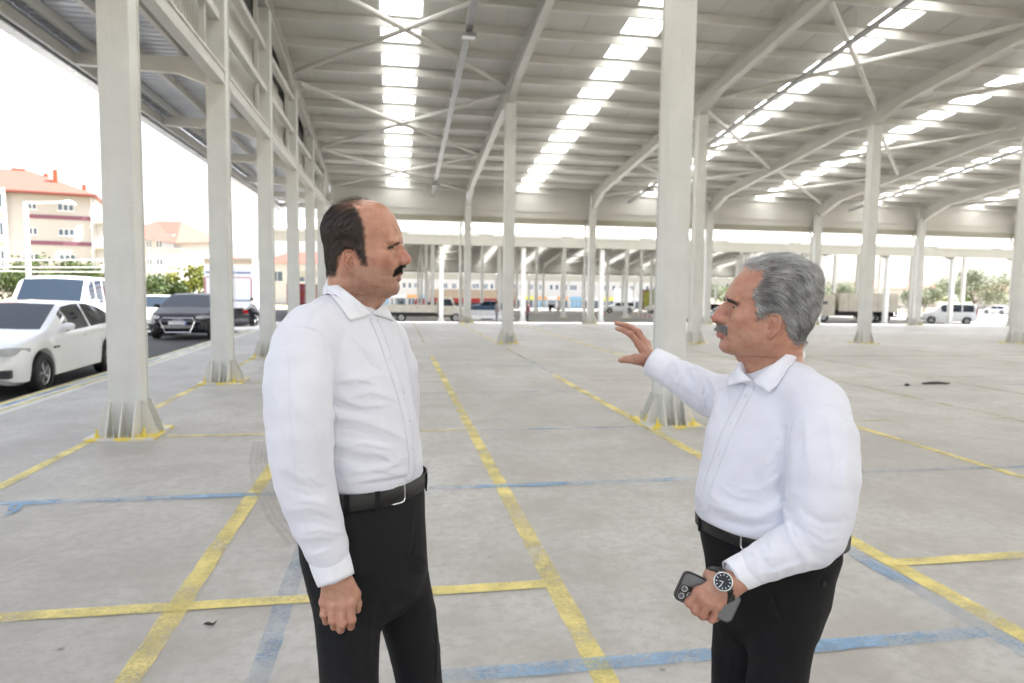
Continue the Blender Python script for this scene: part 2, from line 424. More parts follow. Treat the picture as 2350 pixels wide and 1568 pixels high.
# shared column pieces
ME_PLATE = shared('base_plate', MB().box(-.34, .34, -.34, .34, 0, .028), M_BASE)
def gus(h, d, t_): return MB().prism([(0, 0), (d, 0), (d*.9, .06), (.035, h), (0, h)], 'x', -t_/2, t_/2)
ME_GUS = shared('gusset', gus(.36, .165, .014), M_BASE, fix=True)
_b = MB(); _b.lathe([(.03, 0), (.03, .006), (.022, .006), (.022, .03), (.012, .03), (.012, .085)], 8)
ME_BOLT = shared('anchor_bolt', _b, M_BOLT); ME_BOLTY = shared('anchor_bolt', _b, M_BOLTY)
_colmesh = {}
def column(root, x, y, z0, z1, detail=2, name='column', lab=None):
    k = round(z1 - z0, 2)
    if k not in _colmesh:
        mm = MB(); w2, d2 = CW/2, CD/2; L = z1 - z0
        # welded box: two wide plates with the side plates set back a little
        mm.box(-w2, w2, -d2, -d2 + .016, .02, L); mm.box(-w2, w2, d2 - .016, d2, .02, L)
        mm.box(-w2 + .014, w2 - .014, -d2 + .016, d2 - .016, .02, L - .002)
        _colmesh[k] = shared('column', mm, M_COLUMN)
    c = put(name, _colmesh[k], root, (x, y, z0))
    if lab: c['label'] = lab
    if detail >= 1:
        put('base_plate', ME_PLATE, c)
        for px in ((-.13, 0.0, .13) if detail >= 2 else (-.13, .13)):
            put('gusset', ME_GUS, c, (px, -CD/2, .028), (0, 0, math.pi)); put('gusset', ME_GUS, c, (px, CD/2, .028))
        for py in (-.10, .10):
            put('gusset', ME_GUS, c, (CW/2, py, .028), (0, 0, -math.pi/2)); put('gusset', ME_GUS, c, (-CW/2, py, .028), (0, 0, math.pi/2))
    if detail >= 2:
        for i, (bx, by) in enumerate(((-.23, -.27), (-.066, -.27), (.066, -.27), (.23, -.27), (-.27, 0.0), (.27, 0.0), (-.23, .27), (.23, .27))):
            put('anchor_bolt', ME_BOLTY if i in (0, 3, 4) else ME_BOLT, c, (bx, by, .028))
    return c
def rafter_polys(yr, zr, rows, side, yend):
    """top and bottom polylines of the rafter on one side of the ridge"""
    ys_, dep = [], []
    for i, r_ in enumerate(rows):
        last = i == len(rows) - 1
        if i == 0: pts = [(0, .55), (.18, .55), (1.4, .34)]
        elif last: pts = [(r_ - 1.7, .34), (r_ - .25, .74), (yend, .74)]
        else: pts = [(r_ - 1.25, .34), (r_ - .2, .56), (r_ + .2, .56), (r_ + 1.25, .34)]
        for p, d in pts: ys_.append(p); dep.append(d)
    top = [(yr + side * p, zr - SL * p - .215) for p in ys_]
    bot = [(yr + side * p, zr - SL * p - .215 - d) for p, d in zip(ys_, dep)]
    return top, bot
def hall(root, yr, zf, frames, sides, xw0, xw1, colspec, sky_x, detail, brace_bays=(), npur=18, near_eave=False):
    zr = zf + ZE + SL * HALF                 # underside of the sheet at the ridge
    x0, x1 = xw0, xw1
    for sd_ in sides:
        yend = HALF + .25
        # roof panels 1 m wide, with bevelled joints
        L = yend + .35
        pm = MB()
        sec = [(0.0, .09), (0.0, .012), (.014, 0.0), (.985, 0.0), (.999, .012), (.999, .09)]
        a = [(p[0], 0.0, p[1]) for p in sec]; b = [(p[0], sd_ * L, p[1] - SL * L) for p in sec]; n = len(sec)
        pm.add(a + b, [tuple(range(n)), tuple(range(n, 2*n))[::-1]] + [(i, n + i, n + (i+1) % n, (i+1) % n) for i in range(n)])
        me = shared('roof_panel', pm, M_PANEL, fix=True)
        dy = L / npur
        sk = MB(); g_ = .03
        ga, gb = .11, dy - .11; cs = MB()
        sk.hexa([(.01, sd_*ga, .02 - SL*ga), (.99, sd_*ga, .02 - SL*ga), (.99, sd_*gb, .02 - SL*gb), (.01, sd_*gb, .02 - SL*gb),
                 (.01, sd_*ga, .045 - SL*ga), (.99, sd_*ga, .045 - SL*ga), (.99, sd_*gb, .045 - SL*gb), (.01, sd_*gb, .045 - SL*gb)])
        cs.hexa([(.003, -sd_*ga, .01 + SL*ga), (.996, -sd_*ga, .01 + SL*ga), (.996, sd_*ga, .01 - SL*ga), (.003, sd_*ga, .01 - SL*ga),
                 (.003, -sd_*ga, .06 + SL*ga), (.996, -sd_*ga, .06 + SL*ga), (.996, sd_*ga, .06 - SL*ga), (.003, sd_*ga, .06 - SL*ga)])
        me_c = shared('cover_strip', cs, M_PANEL, fix=True)
        me_s = shared('skylight', sk, M_SKYL, fix=True)
        x = x0
        while x < x1 - .5:
            mid = x + .5
            if any(abs(mid - s) < .5 for s in sky_x):
                for k in range(npur):
                    put('skylight', me_s, root, (x, yr + sd_ * dy * k, zr - SL * dy * k))
                    if k: put('cover_strip', me_c, root, (x, yr + sd_ * dy * k, zr - SL * dy * k))
            else: put('roof_panel', me, root, (x, yr, zr))
            x += 1.0
        # purlins
        pu = MB().box(0, x1 - x0 - .1, -.03, .03, -.215, -.004); pu.box(0, x1 - x0 - .1, .0305, .075, -.215, -.20)
        me_p = shared('purlin', pu, M_STEEL)
        for k in range(npur + 1):
            yy = dy * k if k else .15
            if yy > HALF + .3: yy = HALF + .2
            put('purlin', me_p, root, (x0 + .05, yr + sd_ * yy, zr - SL * yy))
        # rafters
        top, bot = rafter_polys(0, 0, ROWS, sd_, HALF + .16)
        me_r = shared('rafter', flanged(top, bot, 0.0), M_STEEL, fix=True)
        for fx in frames: put('rafter', me_r, root, (fx, yr, zr))
        # eave fascia and gutter beyond the last row
        ye = yr + sd_ * (HALF + .28)
        for i in range(len(frames) - 1):
            fa, fb = frames[i], frames[i+1]
            if near_eave and sd_ < 0:
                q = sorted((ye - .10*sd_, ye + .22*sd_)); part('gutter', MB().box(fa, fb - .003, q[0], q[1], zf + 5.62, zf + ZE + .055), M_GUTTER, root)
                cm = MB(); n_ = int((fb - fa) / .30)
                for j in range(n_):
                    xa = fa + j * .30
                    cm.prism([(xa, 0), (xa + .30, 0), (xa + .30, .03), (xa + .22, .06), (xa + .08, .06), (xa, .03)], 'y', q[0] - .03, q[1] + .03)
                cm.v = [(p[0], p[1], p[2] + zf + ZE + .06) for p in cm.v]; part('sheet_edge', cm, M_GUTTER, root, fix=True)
                continue
            part('fascia_panel', MB().box(fa + .01, fb - .01, min(ye, ye + .05*sd_), max(ye, ye + .05*sd_), zf + 4.93, zf + ZE - .03), M_WALLP, root)
            part('fascia_panel', MB().box(fa + .01, fb - .01, min(ye - .01*sd_, ye - .045*sd_), max(ye - .01*sd_, ye - .045*sd_), zf + 5.22, zf + 5.26), M_WALLP, root)
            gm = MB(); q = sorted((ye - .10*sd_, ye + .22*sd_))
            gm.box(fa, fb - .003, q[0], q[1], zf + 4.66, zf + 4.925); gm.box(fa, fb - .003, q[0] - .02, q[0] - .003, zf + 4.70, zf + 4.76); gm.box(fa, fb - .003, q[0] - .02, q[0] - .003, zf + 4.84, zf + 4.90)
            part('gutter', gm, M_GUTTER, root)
            if False:       # corrugated sheet edge
                cm = MB(); n_ = int((fb - fa) / .30)
                for j in range(n_):
                    xa = fa + j * .30
                    cm.prism([(xa, 0), (xa + .30, 0), (xa + .30, .03), (xa + .22, .06), (xa + .08, .06), (xa, .03)], 'y', q[0] - .03, q[1] + .03)
                cm.v = [(p[0], p[1], p[2] + zf + ZE + .06) for p in cm.v]
                part('sheet_edge', cm, M_GUTTER, root, fix=True)
        # roof bracing rods
        zb = lambda p: zr - SL * p - .44
        for (fa, fb) in brace_bays:
            for (pa, pb) in ((6.2, 11.9), (12.4, 18.1), (18.1, 23.2)):
                for q0, q1 in ((pa, pb), (pb, pa)):
                    A = Vector((frames[fa] + .12, yr + sd_*q0, zb(q0))); B = Vector((frames[fb] - .12, yr + sd_*q1, zb(q1)))
                    bm_ = MB(); d_ = (B - A)
                    bm_.tube([A, A + d_*.02], .018, 6); bm_.tube([A + d_*.02, B - d_*.02], .064, 8); bm_.tube([B - d_*.02, B], .018, 6)
                    part('brace_rod', bm_, M_STEEL, root, smooth=False)
    part('ridge_cap', MB().prism([(yr - .22, zr - .02), (yr, zr + .012), (yr + .22, zr - .02), (yr + .22, zr + .13), (yr, zr + .17), (yr - .22, zr + .13)], 'x', x0, x1), M_PANEL, root, fix=True)
    for (fx, off, dt) in colspec:
        ztop = zr - SL * abs(off) - .215 - .6
        column(root, fx, yr + off, zf if not callable(zf) else 0, ztop, dt)
    return zr

YR = 7.95
FR = [-2.83, 3.34, 9.27, 15.19, 21.0, 26.9, 32.8, 38.7, 44.6]
main = thing('market_hall', 'steel market hall with grey-white columns and rows of skylights over the two men', 'hall', (0, 0, 0))
spec = []
for i, fx in enumerate(FR):
    for r_ in ROWS:
        if i == 0: continue
        spec.append((fx, r_, 2 if i in (1,) else 1))
hall_sky = [.17, 6.17, 12.17, 18.17, 24.17, 30.17, 36.17, 42.17]
ZR = hall(main, YR, 0.0, FR, (1, -1), -3.33, 45.1, spec, hall_sky, 1, brace_bays=((0, 1), (2, 3), (3, 4), (5, 6)))
# --- gable row on the left: closer posts, girts, cladding and the outer canopy
GY = [3.8, 7.95, 12.1, 16.25, 20.4, 24.5, 28.2, 31.65]
for i, y in enumerate(GY):
    off = abs(y - YR); column(main, FR[0], y, 0, ZR - SL * off - .215 - .40, 2 if i < 4 else 1)
def roof_z(y): return ZR - SL * abs(y - YR)
for a, b in zip(GY[:-1], GY[1:]):
    a2, b2 = a + CD/2 + .004, b - CD/2 - .004; xg = FR[0]
    gm = MB(); gm.box(xg - .02, xg + .14, a2, b2, 4.86, 5.06); gm.box(xg + .141, xg + .16, a2, b2, 4.84, 4.88); gm.box(xg + .141, xg + .16, a2, b2, 5.04, 5.08)
    part('girt', gm, M_STEEL, main)
    for zz in (5.85, 6.75):
        if zz < min(roof_z(a), roof_z(b)) - .6: part('girt', MB().box(xg - .06, xg + .08, a2, b2, zz, zz + .13), M_STEEL, main)
    mid = (a + b) / 2
    for yy in (a + (b - a) * .80,):
        part('wall_post', MB().box(xg - .05, xg + .03, yy - .03, yy + .03, 5.065, min(roof_z(a), roof_z(b)) - .45), M_STEEL, main)
    # cladding sheets outside the posts
    y = a
    k = 0
    while y < b - .01:
        ye_ = min(y + 1.05, b)
        zt = min(roof_z(y), roof_z(ye_)) - .02; open_top = (k >= 2)
        z1 = zt - (1.05 if open_top else 0.0)
        sec = MB()
        n_ = 7; w_ = (ye_ - y) / n_
        for j in range(n_):
            ya = y + j * w_
            sec.add([(xg - .20, ya, 5.22), (xg - .20, ya + w_*.55, 5.22), (xg - .225, ya + w_*.7, 5.22), (xg - .225, ya + w_*.9, 5.22), (xg - .20, ya + w_, 5.22),
                     (xg - .20, ya, z1), (xg - .20, ya + w_*.55, z1), (xg - .225, ya + w_*.7, z1), (xg - .225, ya + w_*.9, z1), (xg - .20, ya + w_, z1)],
                    [(i, i+1, i+6, i+5) for i in range(4)])
        part('wall_panel', sec, M_WALLP, main)
        if open_top: part('dark_panel', MB().box(xg - .24, xg - .20, y, ye_, z1 + .003, zt), M_DARK, main)  # plain flat dark panel filling the gap above the shortened sheets
        y = ye_; k += 1
# canopy
CXO = -5.05
for y in GY:
    cb = MB()
    # cantilever arm, deeper at the post
    cb.prism([(FR[0] - CW/2, 4.86), (FR[0] - CW/2 - .45, 5.02), (CXO + .05, 5.06), (CXO + .05, 5.22), (FR[0] - CW/2, 5.30)], 'y', y - .06, y + .06)
    part('canopy_arm', cb, M_STEEL, main, fix=True)
for x in (-3.35, -4.05, -4.75):
    part('canopy_purlin', MB().box(x - .035, x + .035, -1, 33, 5.30, 5.44), M_STEEL, main)
y = -1.0
cme = None
while y < 33:
    cm = MB(); n_ = 5; w_ = .999 / n_
    for j in range(n_):
        ya = j * w_
        pr = [(ya, 0), (ya + w_*.6, 0), (ya + w_*.7, .03), (ya + w_*.9, .03), (ya + w_, 0)]
        cm.add([(-3.02, q, 5.47 + h) for q, h in pr] + [(CXO - .115, q, 5.45 + h) for q, h in pr], [(i, i+1, i+6, i+5) for i in range(4)])
    if cme is None: cme = shared('canopy_sheet', cm, M_CANOPY)
    put('canopy_sheet', cme, main, (0, y, 0)); y += 1.0
part('canopy_fascia', MB().box(CXO - .16, CXO - .12, -1, 33, 5.02, 5.50).box(CXO - .12, CXO + .02, -1, 33, 5.02, 5.05), M_CANOPY, main)
part('canopy_edge_beam', MB().box(CXO + .055, CXO + .12, -1, 33, 5.06, 5.22), M_STEEL, main)
# --- pipe along the eave, downpipes
part('eave_pipe', MB().tube([(-2.6, 31.35, 6.02), (44, 31.35, 6.02)], .03, 8), M_STEEL, main, smooth=True)
for fx in FR[1:]:
    dp = MB(); xx = fx - .33
    dp.tube([(xx + .1, 31.85, 4.75), (xx + .05, 31.85, 4.55), (xx, 31.62, 4.4), (xx, 31.6, 0.0)], .055, 10)
    part('downpipe', dp, M_COLUMN, main, smooth=True)
dp = MB().tube([(3.34 - CW/2 - .07, 7.86, 0.4), (3.34 - CW/2 - .07, 7.86, 9.0)], .0, 8)
# --- cable trays with flood lamps, hung under the rafters
def tray(x, ya, yb, lab, n_):
    t_ = thing('cable_tray', lab, 'cable tray', (x, ya, roof_z(ya) - .75), group=None)
    za, zb_ = roof_z(ya) - .72, roof_z(yb) - .72
    tb = MB(); w_ = .075
    for (dx0, dx1, dz0, dz1) in ((-w_, w_, 0, .012), (-w_, -w_ + .01, .012, .06), (w_ - .01, w_, .012, .06)):
        tb.hexa([(x+dx0, ya, za+dz0), (x+dx1, ya, za+dz0), (x+dx1, yb, zb_+dz0), (x+dx0, yb, zb_+dz0),
                 (x+dx0, ya, za+dz1), (x+dx1, ya, za+dz1), (x+dx1, yb, zb_+dz1), (x+dx0, yb, zb_+dz1)])
    part('channel', tb, M_TRAY, t_)
    part('cable_bundle', MB().tube([(x, ya, za + .035), (x, yb, zb_ + .035)], .022, 6), M_DARK, t_)
    k = int((yb - ya) / 3)
    for i in range(k + 1):
        yy = ya + .3 + i * 3
        if yy < yb: part('hanger', MB().tube([(x, yy, roof_z(yy) - .7), (x, yy, roof_z(yy) - .02)], .006, 5), M_TRAY, t_)
    return t_
tray(1.70, 9.0, 31.2, 'grey cable tray running under the roof nearest the left gable row', 1)
tray(10.9, 9.0, 31.2, 'grey cable tray running under the roof right of the tall foreground column', 2)
tray(22.4, 9.0, 31.2, 'grey cable tray running under the roof on the far right side', 3)
M_LAMPG = simple('lamp_glass', (.85, .86, .86), .15, var=.02); M_LAMPB = simple('lamp_housing', (.30, .31, .32), .4, .3)
def flood(x, y, lab):
    z = roof_z(y) - .80
    t_ = thing('flood_lamp', lab, 'lamp', (x, y, z), 'flood lamps under the cable trays')
    part('housing', MB().box(x - .17, x + .17, y - .12, y + .12, z - .05, z + .03), M_LAMPB, t_)
    part('lens', MB().box(x - .15, x + .15, y - .10, y + .10, z - .058, z - .051), M_LAMPG, t_)
    br = MB(); br.box(x - .185, x - .172, y - .02, y + .02, z - .03, z + .078); br.box(x + .172, x + .185, y - .02, y + .02, z - .03, z + .078); br.box(x - .185, x + .185, y - .02, y + .02, z + .065, z + .078)
    part('bracket', br, M_TRAY, t_)
flood(1.70, 16.3, 'square flood lamp on the left cable tray, the nearer one')
flood(1.70, 29.0, 'square flood lamp on the left cable tray, the farther one')
flood(10.9, 28.6, 'square flood lamp near the far end of the cable tray right of the tall column')

# --- the next hall beyond the road, on lower ground
h2 = thing('market_hall', 'second steel market hall beyond the sunlit strip, seen under the far eave', 'hall', (0, 73, -1.0), local=True)
h2.location = (0, 0, 0)
FR2 = [-2.6 + 5.95 * i for i in range(0, 12)]
FR2 = [x - 5.95 for x in FR2]
sp2 = []
for fx in FR2:
    for r_ in (-23.7, -12.15, 0.0, 12.15, 23.7): sp2.append((fx, r_, 1))
hall(h2, 73.0, -1.0, FR2, (1, -1), FR2[0] - .5, FR2[-1] + .5, sp2, [x + 3.0 for x in FR2[:-1]], 0, brace_bays=((2, 3), (5, 6)), npur=18, near_eave=True)
# --- third, narrow canopy row farther down the slope
h3 = thing('market_canopy', 'long low steel canopy in front of the white shop building, far behind the halls', 'canopy', (0, 118, -1.9), local=True); h3.location = (0, 0, 0)
z3 = 3.9
for i in range(14):
    fx = -12 + i * 6.0
    for yy in (116.0, 121.5): put('column', shared('column', MB().box(-.16, .16, -.16, .16, 0, 6.2), M_COLUMN) if (i == 0 and yy < 118) else bpy.data.meshes['column_far'] if 'column_far' in bpy.data.meshes else _colmesh[list(_colmesh)[0]], h3, (fx, yy, gh(fx, yy) - .02))
    part('canopy_panel', MB().box(fx - 3, fx + 2.99, 114.5, 123, z3 - .3, z3 - .2), M_PANEL, h3)
    part('eave_beam', MB().box(fx - 3, fx + 2.99, 114.3, 114.5, z3 - 1.0, z3), M_GUTTER, h3)
# ================================================================ implicit-surface modelling (numpy)
F32 = np.float32
def _v(p): return np.asarray(p, F32)
def smin(a, b, k):
    h = np.clip(.5 + .5 * (b - a) / k, 0, 1); return b + (a - b) * h - k * h * (1 - h)
def smax(a, b, k): return -smin(-a, -b, k)
def d_sphere(P, c, r): return np.linalg.norm(P - _v(c), axis=1) - F32(r)
def d_ell(P, c, r, R=None):
    q = P - _v(c)
    if R is not None: q = q @ np.asarray(R, F32)
    r = _v(r); k0 = np.linalg.norm(q / r, axis=1); k1 = np.linalg.norm(q / (r * r), axis=1)
    return k0 * (k0 - 1) / np.maximum(k1, 1e-6)
def d_cone(P, a, b, ra, rb):
    a = _v(a); b = _v(b); ab = b - a; t = np.clip((P - a) @ ab / max(float(ab @ ab), 1e-9), 0, 1)
    return np.linalg.norm(P - a - t[:, None] * ab, axis=1) - (F32(ra) + F32(rb - ra) * t)
def d_seg(P, a, b): return d_cone(P, a, b, 0, 0)
def d_chain(P, pts, rs, k=.01):
    d = None
    for i in range(len(pts) - 1):
        e = d_cone(P, pts[i], pts[i+1], rs[i], rs[i+1]); d = e if d is None else smin(d, e, k)
    return d
def d_polyline(P, pts):
    d = None
    for i in range(len(pts) - 1):
        e = d_seg(P, pts[i], pts[i+1]); d = e if d is None else np.minimum(d, e)
    return d
def poly_near(P, pts, axis):
    """distance to a polyline and the offset from its nearest point measured along axis"""
    best = np.full(len(P), 1e9, F32); off = np.zeros(len(P), F32); ax = _v(axis)
    for i in range(len(pts) - 1):
        a = _v(pts[i]); ab = _v(pts[i+1]) - a; t = np.clip((P - a) @ ab / max(float(ab @ ab), 1e-9), 0, 1)
        w = P - a - t[:, None] * ab; d = np.linalg.norm(w, axis=1); m = d < best
        best = np.where(m, d, best); off = np.where(m, w @ ax, off)
    return best, off
def wobble(P, scale, seed, n=7):
    """smooth band-limited noise, about -1..1"""
    r = np.random.RandomState(seed); s = np.zeros(len(P), F32)
    for i in range(n):
        k = r.normal(size=3); k = k / np.linalg.norm(k) * scale * r.uniform(.6, 1.5)
        s += np.sin(P @ _v(k) + F32(r.uniform(0, 6.28)))
    return s / F32(math.sqrt(n))
def sdf_mesh(f, lo, hi, h, newton=2, stride=4):
    lo = np.array(lo, float); hi = np.array(hi, float)
    n = np.ceil((hi - lo) / h / stride).astype(int) * stride + 1
    ax = [lo[i] + np.arange(n[i]) * h for i in range(3)]
    ca = [a[::stride] for a in ax]; cn = [len(a) for a in ca]
    G = np.stack(np.meshgrid(*ca, indexing='ij'), -1).reshape(-1, 3).astype(F32)
    cv = f(G).reshape(cn)
    lim = h * stride * 1.9
    near = np.abs(cv) < lim
    act = np.zeros([c - 1 for c in cn], bool)
    mn = np.full(act.shape, np.inf, F32); mx = np.full(act.shape, -np.inf, F32)
    for dx in (0, 1):
        for dy in (0, 1):
            for dz in (0, 1):
                sl = (slice(dx, cn[0]-1+dx), slice(dy, cn[1]-1+dy), slice(dz, cn[2]-1+dz))
                act |= near[sl]; mn = np.minimum(mn, cv[sl]); mx = np.maximum(mx, cv[sl])
    act |= (mn < 0) & (mx > 0)
    V = np.repeat(np.repeat(np.repeat(cv, stride, 0), stride, 1), stride, 2)[:n[0], :n[1], :n[2]].copy()
    A = np.zeros(n, bool)
    fa = np.repeat(np.repeat(np.repeat(act, stride, 0), stride, 1), stride, 2)
    A[:-1, :-1, :-1] |= fa; A[1:, :-1, :-1] |= fa; A[:-1, 1:, :-1] |= fa; A[:-1, :-1, 1:] |= fa
    A[1:, 1:, :-1] |= fa; A[1:, :-1, 1:] |= fa; A[:-1, 1:, 1:] |= fa; A[1:, 1:, 1:] |= fa
    I = np.argwhere(A); pts = (lo + I * h).astype(F32)
    out = np.empty(len(pts), F32)
    for s in range(0, len(pts), 400000): out[s:s+400000] = f(pts[s:s+400000])
    V[A] = out
    S = V < 0
    # surface nets
    c = [n[i] - 1 for i in range(3)]
    cnt = np.zeros(c, np.int8)
    for dx in (0, 1):
        for dy in (0, 1):
            for dz in (0, 1): cnt += S[dx:c[0]+dx, dy:c[1]+dy, dz:c[2]+dz]
    cells = np.argwhere((cnt > 0) & (cnt < 8))
    idx = -np.ones(c, np.int64); idx[tuple(cells.T)] = np.arange(len(cells))
    acc = np.zeros((len(cells), 3)); w = np.zeros(len(cells))
    C = [(0,0,0),(1,0,0),(0,1,0),(1,1,0),(0,0,1),(1,0,1),(0,1,1),(1,1,1)]
    vals = [V[cells[:,0]+a, cells[:,1]+b, cells[:,2]+d] for a, b, d in C]
    for i, j in ((0,1),(2,3),(4,5),(6,7),(0,2),(1,3),(4,6),(5,7),(0,4),(1,5),(2,6),(3,7)):
        a, b = vals[i], vals[j]; m = (a < 0) != (b < 0)
        t = np.where(m, a / np.where(m, a - b, 1), 0)
        p = np.array(C[i])[None] + t[:, None] * (np.array(C[j]) - np.array(C[i]))[None]
        acc += np.where(m[:, None], p, 0); w += m
    v = lo + (cells + acc / w[:, None]) * h
    faces = []
    for axis in range(3):
        sl0 = [slice(None)] * 3; sl1 = [slice(None)] * 3; sl0[axis] = slice(0, -1); sl1[axis] = slice(1, None)
        ch = S[tuple(sl0)] != S[tuple(sl1)]
        e = np.argwhere(ch); o1, o2 = [(1, 2), (2, 0), (0, 1)][axis]
        ok = (e[:, o1] > 0) & (e[:, o2] > 0) & (e[:, o1] < c[o1]) & (e[:, o2] < c[o2]); e = e[ok]
        def at(d1, d2):
            q = e.copy(); q[:, o1] += d1; q[:, o2] += d2; return idx[q[:, 0], q[:, 1], q[:, 2]]
        q = np.stack([at(-1, -1), at(0, -1), at(0, 0), at(-1, 0)], 1)
        flip = ~S[e[:, 0], e[:, 1], e[:, 2]]; q[flip] = q[flip][:, ::-1]
        faces.append(q)
    faces = np.concatenate(faces); faces = faces[(faces >= 0).all(1)]
    for it in range(newton):
        p = v.astype(F32); e = F32(h * .5); g = np.zeros_like(p); d0 = f(p)
        for k in range(3):
            q = p.copy(); q[:, k] += e; a = f(q); q[:, k] -= 2 * e; g[:, k] = (a - f(q)) / (2 * e)
        g2 = np.maximum((g * g).sum(1), .3); st = np.clip(d0 / g2, -h, h)
        v = v - st[:, None] * g * .9
    return v, faces
def np_mesh(name, v, faces, mats, off=(0, 0, 0), smooth=True, cols=None, tris=False):
    me = bpy.data.meshes.new(name)
    v = np.asarray(v, float) - np.array(off)
    k = faces.shape[1]
    me.vertices.add(len(v)); me.vertices.foreach_set('co', v.astype(np.float32).ravel())
    me.loops.add(faces.size); me.loops.foreach_set('vertex_index', faces.astype(np.int32).ravel())
    me.polygons.add(len(faces)); me.polygons.foreach_set('loop_start', np.arange(0, faces.size, k, dtype=np.int32))
    try: me.polygons.foreach_set('loop_total', np.full(len(faces), k, np.int32))
    except Exception: pass
    me.polygons.foreach_set('use_smooth', np.full(len(faces), smooth, bool))
    for m in (mats if isinstance(mats, (list, tuple)) else [mats]): me.materials.append(m)
    if cols is not None:
        a = me.color_attributes.new('tint', 'FLOAT_COLOR', 'POINT')
        c4 = np.ones((len(v), 4), np.float32); c4[:, :3] = cols; a.data.foreach_set('color', c4.ravel())
    me.update(calc_edges=True)
    return me
def grid_faces(nu, nv, wrap_u=False, wrap_v=False):
    f = []
    for i in range(nu if wrap_u else nu - 1):
        for j in range(nv if wrap_v else nv - 1):
            f.append((i*nv + j, i*nv + (j+1) % nv, ((i+1) % nu)*nv + (j+1) % nv, ((i+1) % nu)*nv + j))
    return np.array(f, np.int64)
def tab(xs, pts):
    """monotone-ish smooth interpolation through (x, y) points"""
    pts = sorted(pts); px = np.array([p[0] for p in pts], float); py = np.array([p[1] for p in pts], float)
    fine = np.linspace(px[0], px[-1], 400); lin = np.interp(fine, px, py)
    k = 9; ker = np.hanning(k + 2)[1:-1]; ker /= ker.sum()
    lin = np.convolve(np.pad(lin, k // 2, mode='edge'), ker, 'valid')
    return np.interp(xs, fine, lin).astype(F32)
# ================================================================ heads
def skin_mat():
    t = NT('skin'); co = t.coord('Object')
    at = t.n('ShaderNodeAttribute', _attribute_name='tint')
    n1 = t.noise(co, 55, 4, .6); n2 = t.noise(co, 420, 3, .6); n3 = t.noise(co, 150, 3)
    c = t.mix(.38, at.outputs[0], t.ramp(n1, [(.35, (.62, .40, .34)), (.65, (1, 1, 1))]), 'MULTIPLY')
    c = t.mix(.30, c, t.ramp(t.noise(co, 17, 3), [(.35, (.75, .50, .46)), (.6, (1, 1, 1))]), 'MULTIPLY')
    c = t.mix(t.math('MULTIPLY', t.ramp(n3, [(.66, 0.0), (.74, 1.0)]), .25), c, (.20, .09, .06))
    nm = t.bump(n2, .30, .0015); nm = t.bump(n3, .22, .002, nm); nm = t.bump(n1, .12, .004, nm)
    m = t.set(c, t.ramp(n1, [(.3, .28), (.7, .44)]), 0, nm, .5)
    b = t.b
    b.inputs['Subsurface Weight'].default_value = .12; b.inputs['Subsurface Radius'].default_value = (1.0, .35, .2); b.inputs['Subsurface Scale'].default_value = .006
    return m
M_SKIN = skin_mat()
def hair_mat(name, a, b, rough=.38):
    t = NT(name); at = t.n('ShaderNodeAttribute', _attribute_name='tint')
    sep = t.n('ShaderNodeSeparateColor'); t.l(at.outputs[0], sep.inputs[0])
    c = t.mix(sep.outputs[0], a, b)
    return t.set(c, rough, 0, None, .45)
M_HAIR1 = hair_mat('black_hair', (.010, .008, .007), (.085, .062, .05), .3)
M_HAIR2 = hair_mat('grey_hair', (.035, .035, .038), (.74, .74, .73), .42)
M_STACHE2 = hair_mat('grey_moustache', (.10, .10, .10), (.58, .57, .56), .45)
M_EYEW = simple('eye_white', (.30, .26, .24), .12, var=.04, scale=80, spec=.6)
M_IRIS = simple('iris', (.022, .013, .009), .1, var=.3, scale=300, spec=.6)
def strands(roots, dirs, length, segs, r0, rnd, curl=.0, grav=0.0, nrm=None, follow=None, tint=None):
    """hair as thin three-sided tapered tubes; roots (N,3), dirs (N,3)"""
    N = len(roots); L = np.asarray(length).reshape(-1, 1) * np.ones((N, 1))
    P = np.asarray(roots, float).copy(); D = np.asarray(dirs, float).copy(); D /= np.linalg.norm(D, axis=1, keepdims=True) + 1e-9
    rings = []; side0 = np.cross(D, rnd.normal(size=(N, 3))); side0 /= np.linalg.norm(side0, axis=1, keepdims=True) + 1e-9
    bend = rnd.normal(size=(N, 3)) * curl
    for s in range(segs + 1):
        t = s / segs; r = r0 * (1 - t * .82)
        side = side0 - D * (side0 * D).sum(1, keepdims=True); side /= np.linalg.norm(side, axis=1, keepdims=True) + 1e-9
        up = np.cross(D, side)
        rings.append(np.stack([P + (side * math.cos(a) + up * math.sin(a)) * r for a in (0, 2.094, 4.189)], 1))
        P = P + D * L / segs
        D = D + bend / segs + np.array([0, 0, -grav]) / segs
        D /= np.linalg.norm(D, axis=1, keepdims=True) + 1e-9
        if follow is not None and s < segs:
            P, D = follow(P, D, (s + 1) / segs)
    R = np.stack(rings, 1)                      # N, segs+1, 3, 3
    v = R.reshape(-1, 3); S = segs + 1
    base = np.arange(N)[:, None, None] * (S * 3) + np.arange(segs)[None, :, None] * 3
    f = []
    for k in range(3):
        k2 = (k + 1) % 3
        f.append(np.stack([base[..., 0] + k, base[..., 0] + k2, base[..., 0] + 3 + k2, base[..., 0] + 3 + k], -1).reshape(-1, 4))
    f = np.concatenate(f)
    tc = (np.full(N, .3) if tint is None else np.asarray(tint))
    cols = np.repeat(tc[:, None], S * 3, 1).reshape(-1)[:, None] * np.ones((1, 3))
    return v, f, cols
def grad_of(f, P, e=.0015):
    P = P.astype(F32); g = np.zeros_like(P)
    for k in range(3):
        q = P.copy(); q[:, k] += F32(e); a = f(q); q[:, k] -= F32(2 * e); g[:, k] = (a - f(q)) / (2 * e)
    return g / (np.linalg.norm(g, axis=1, keepdims=True) + 1e-9)

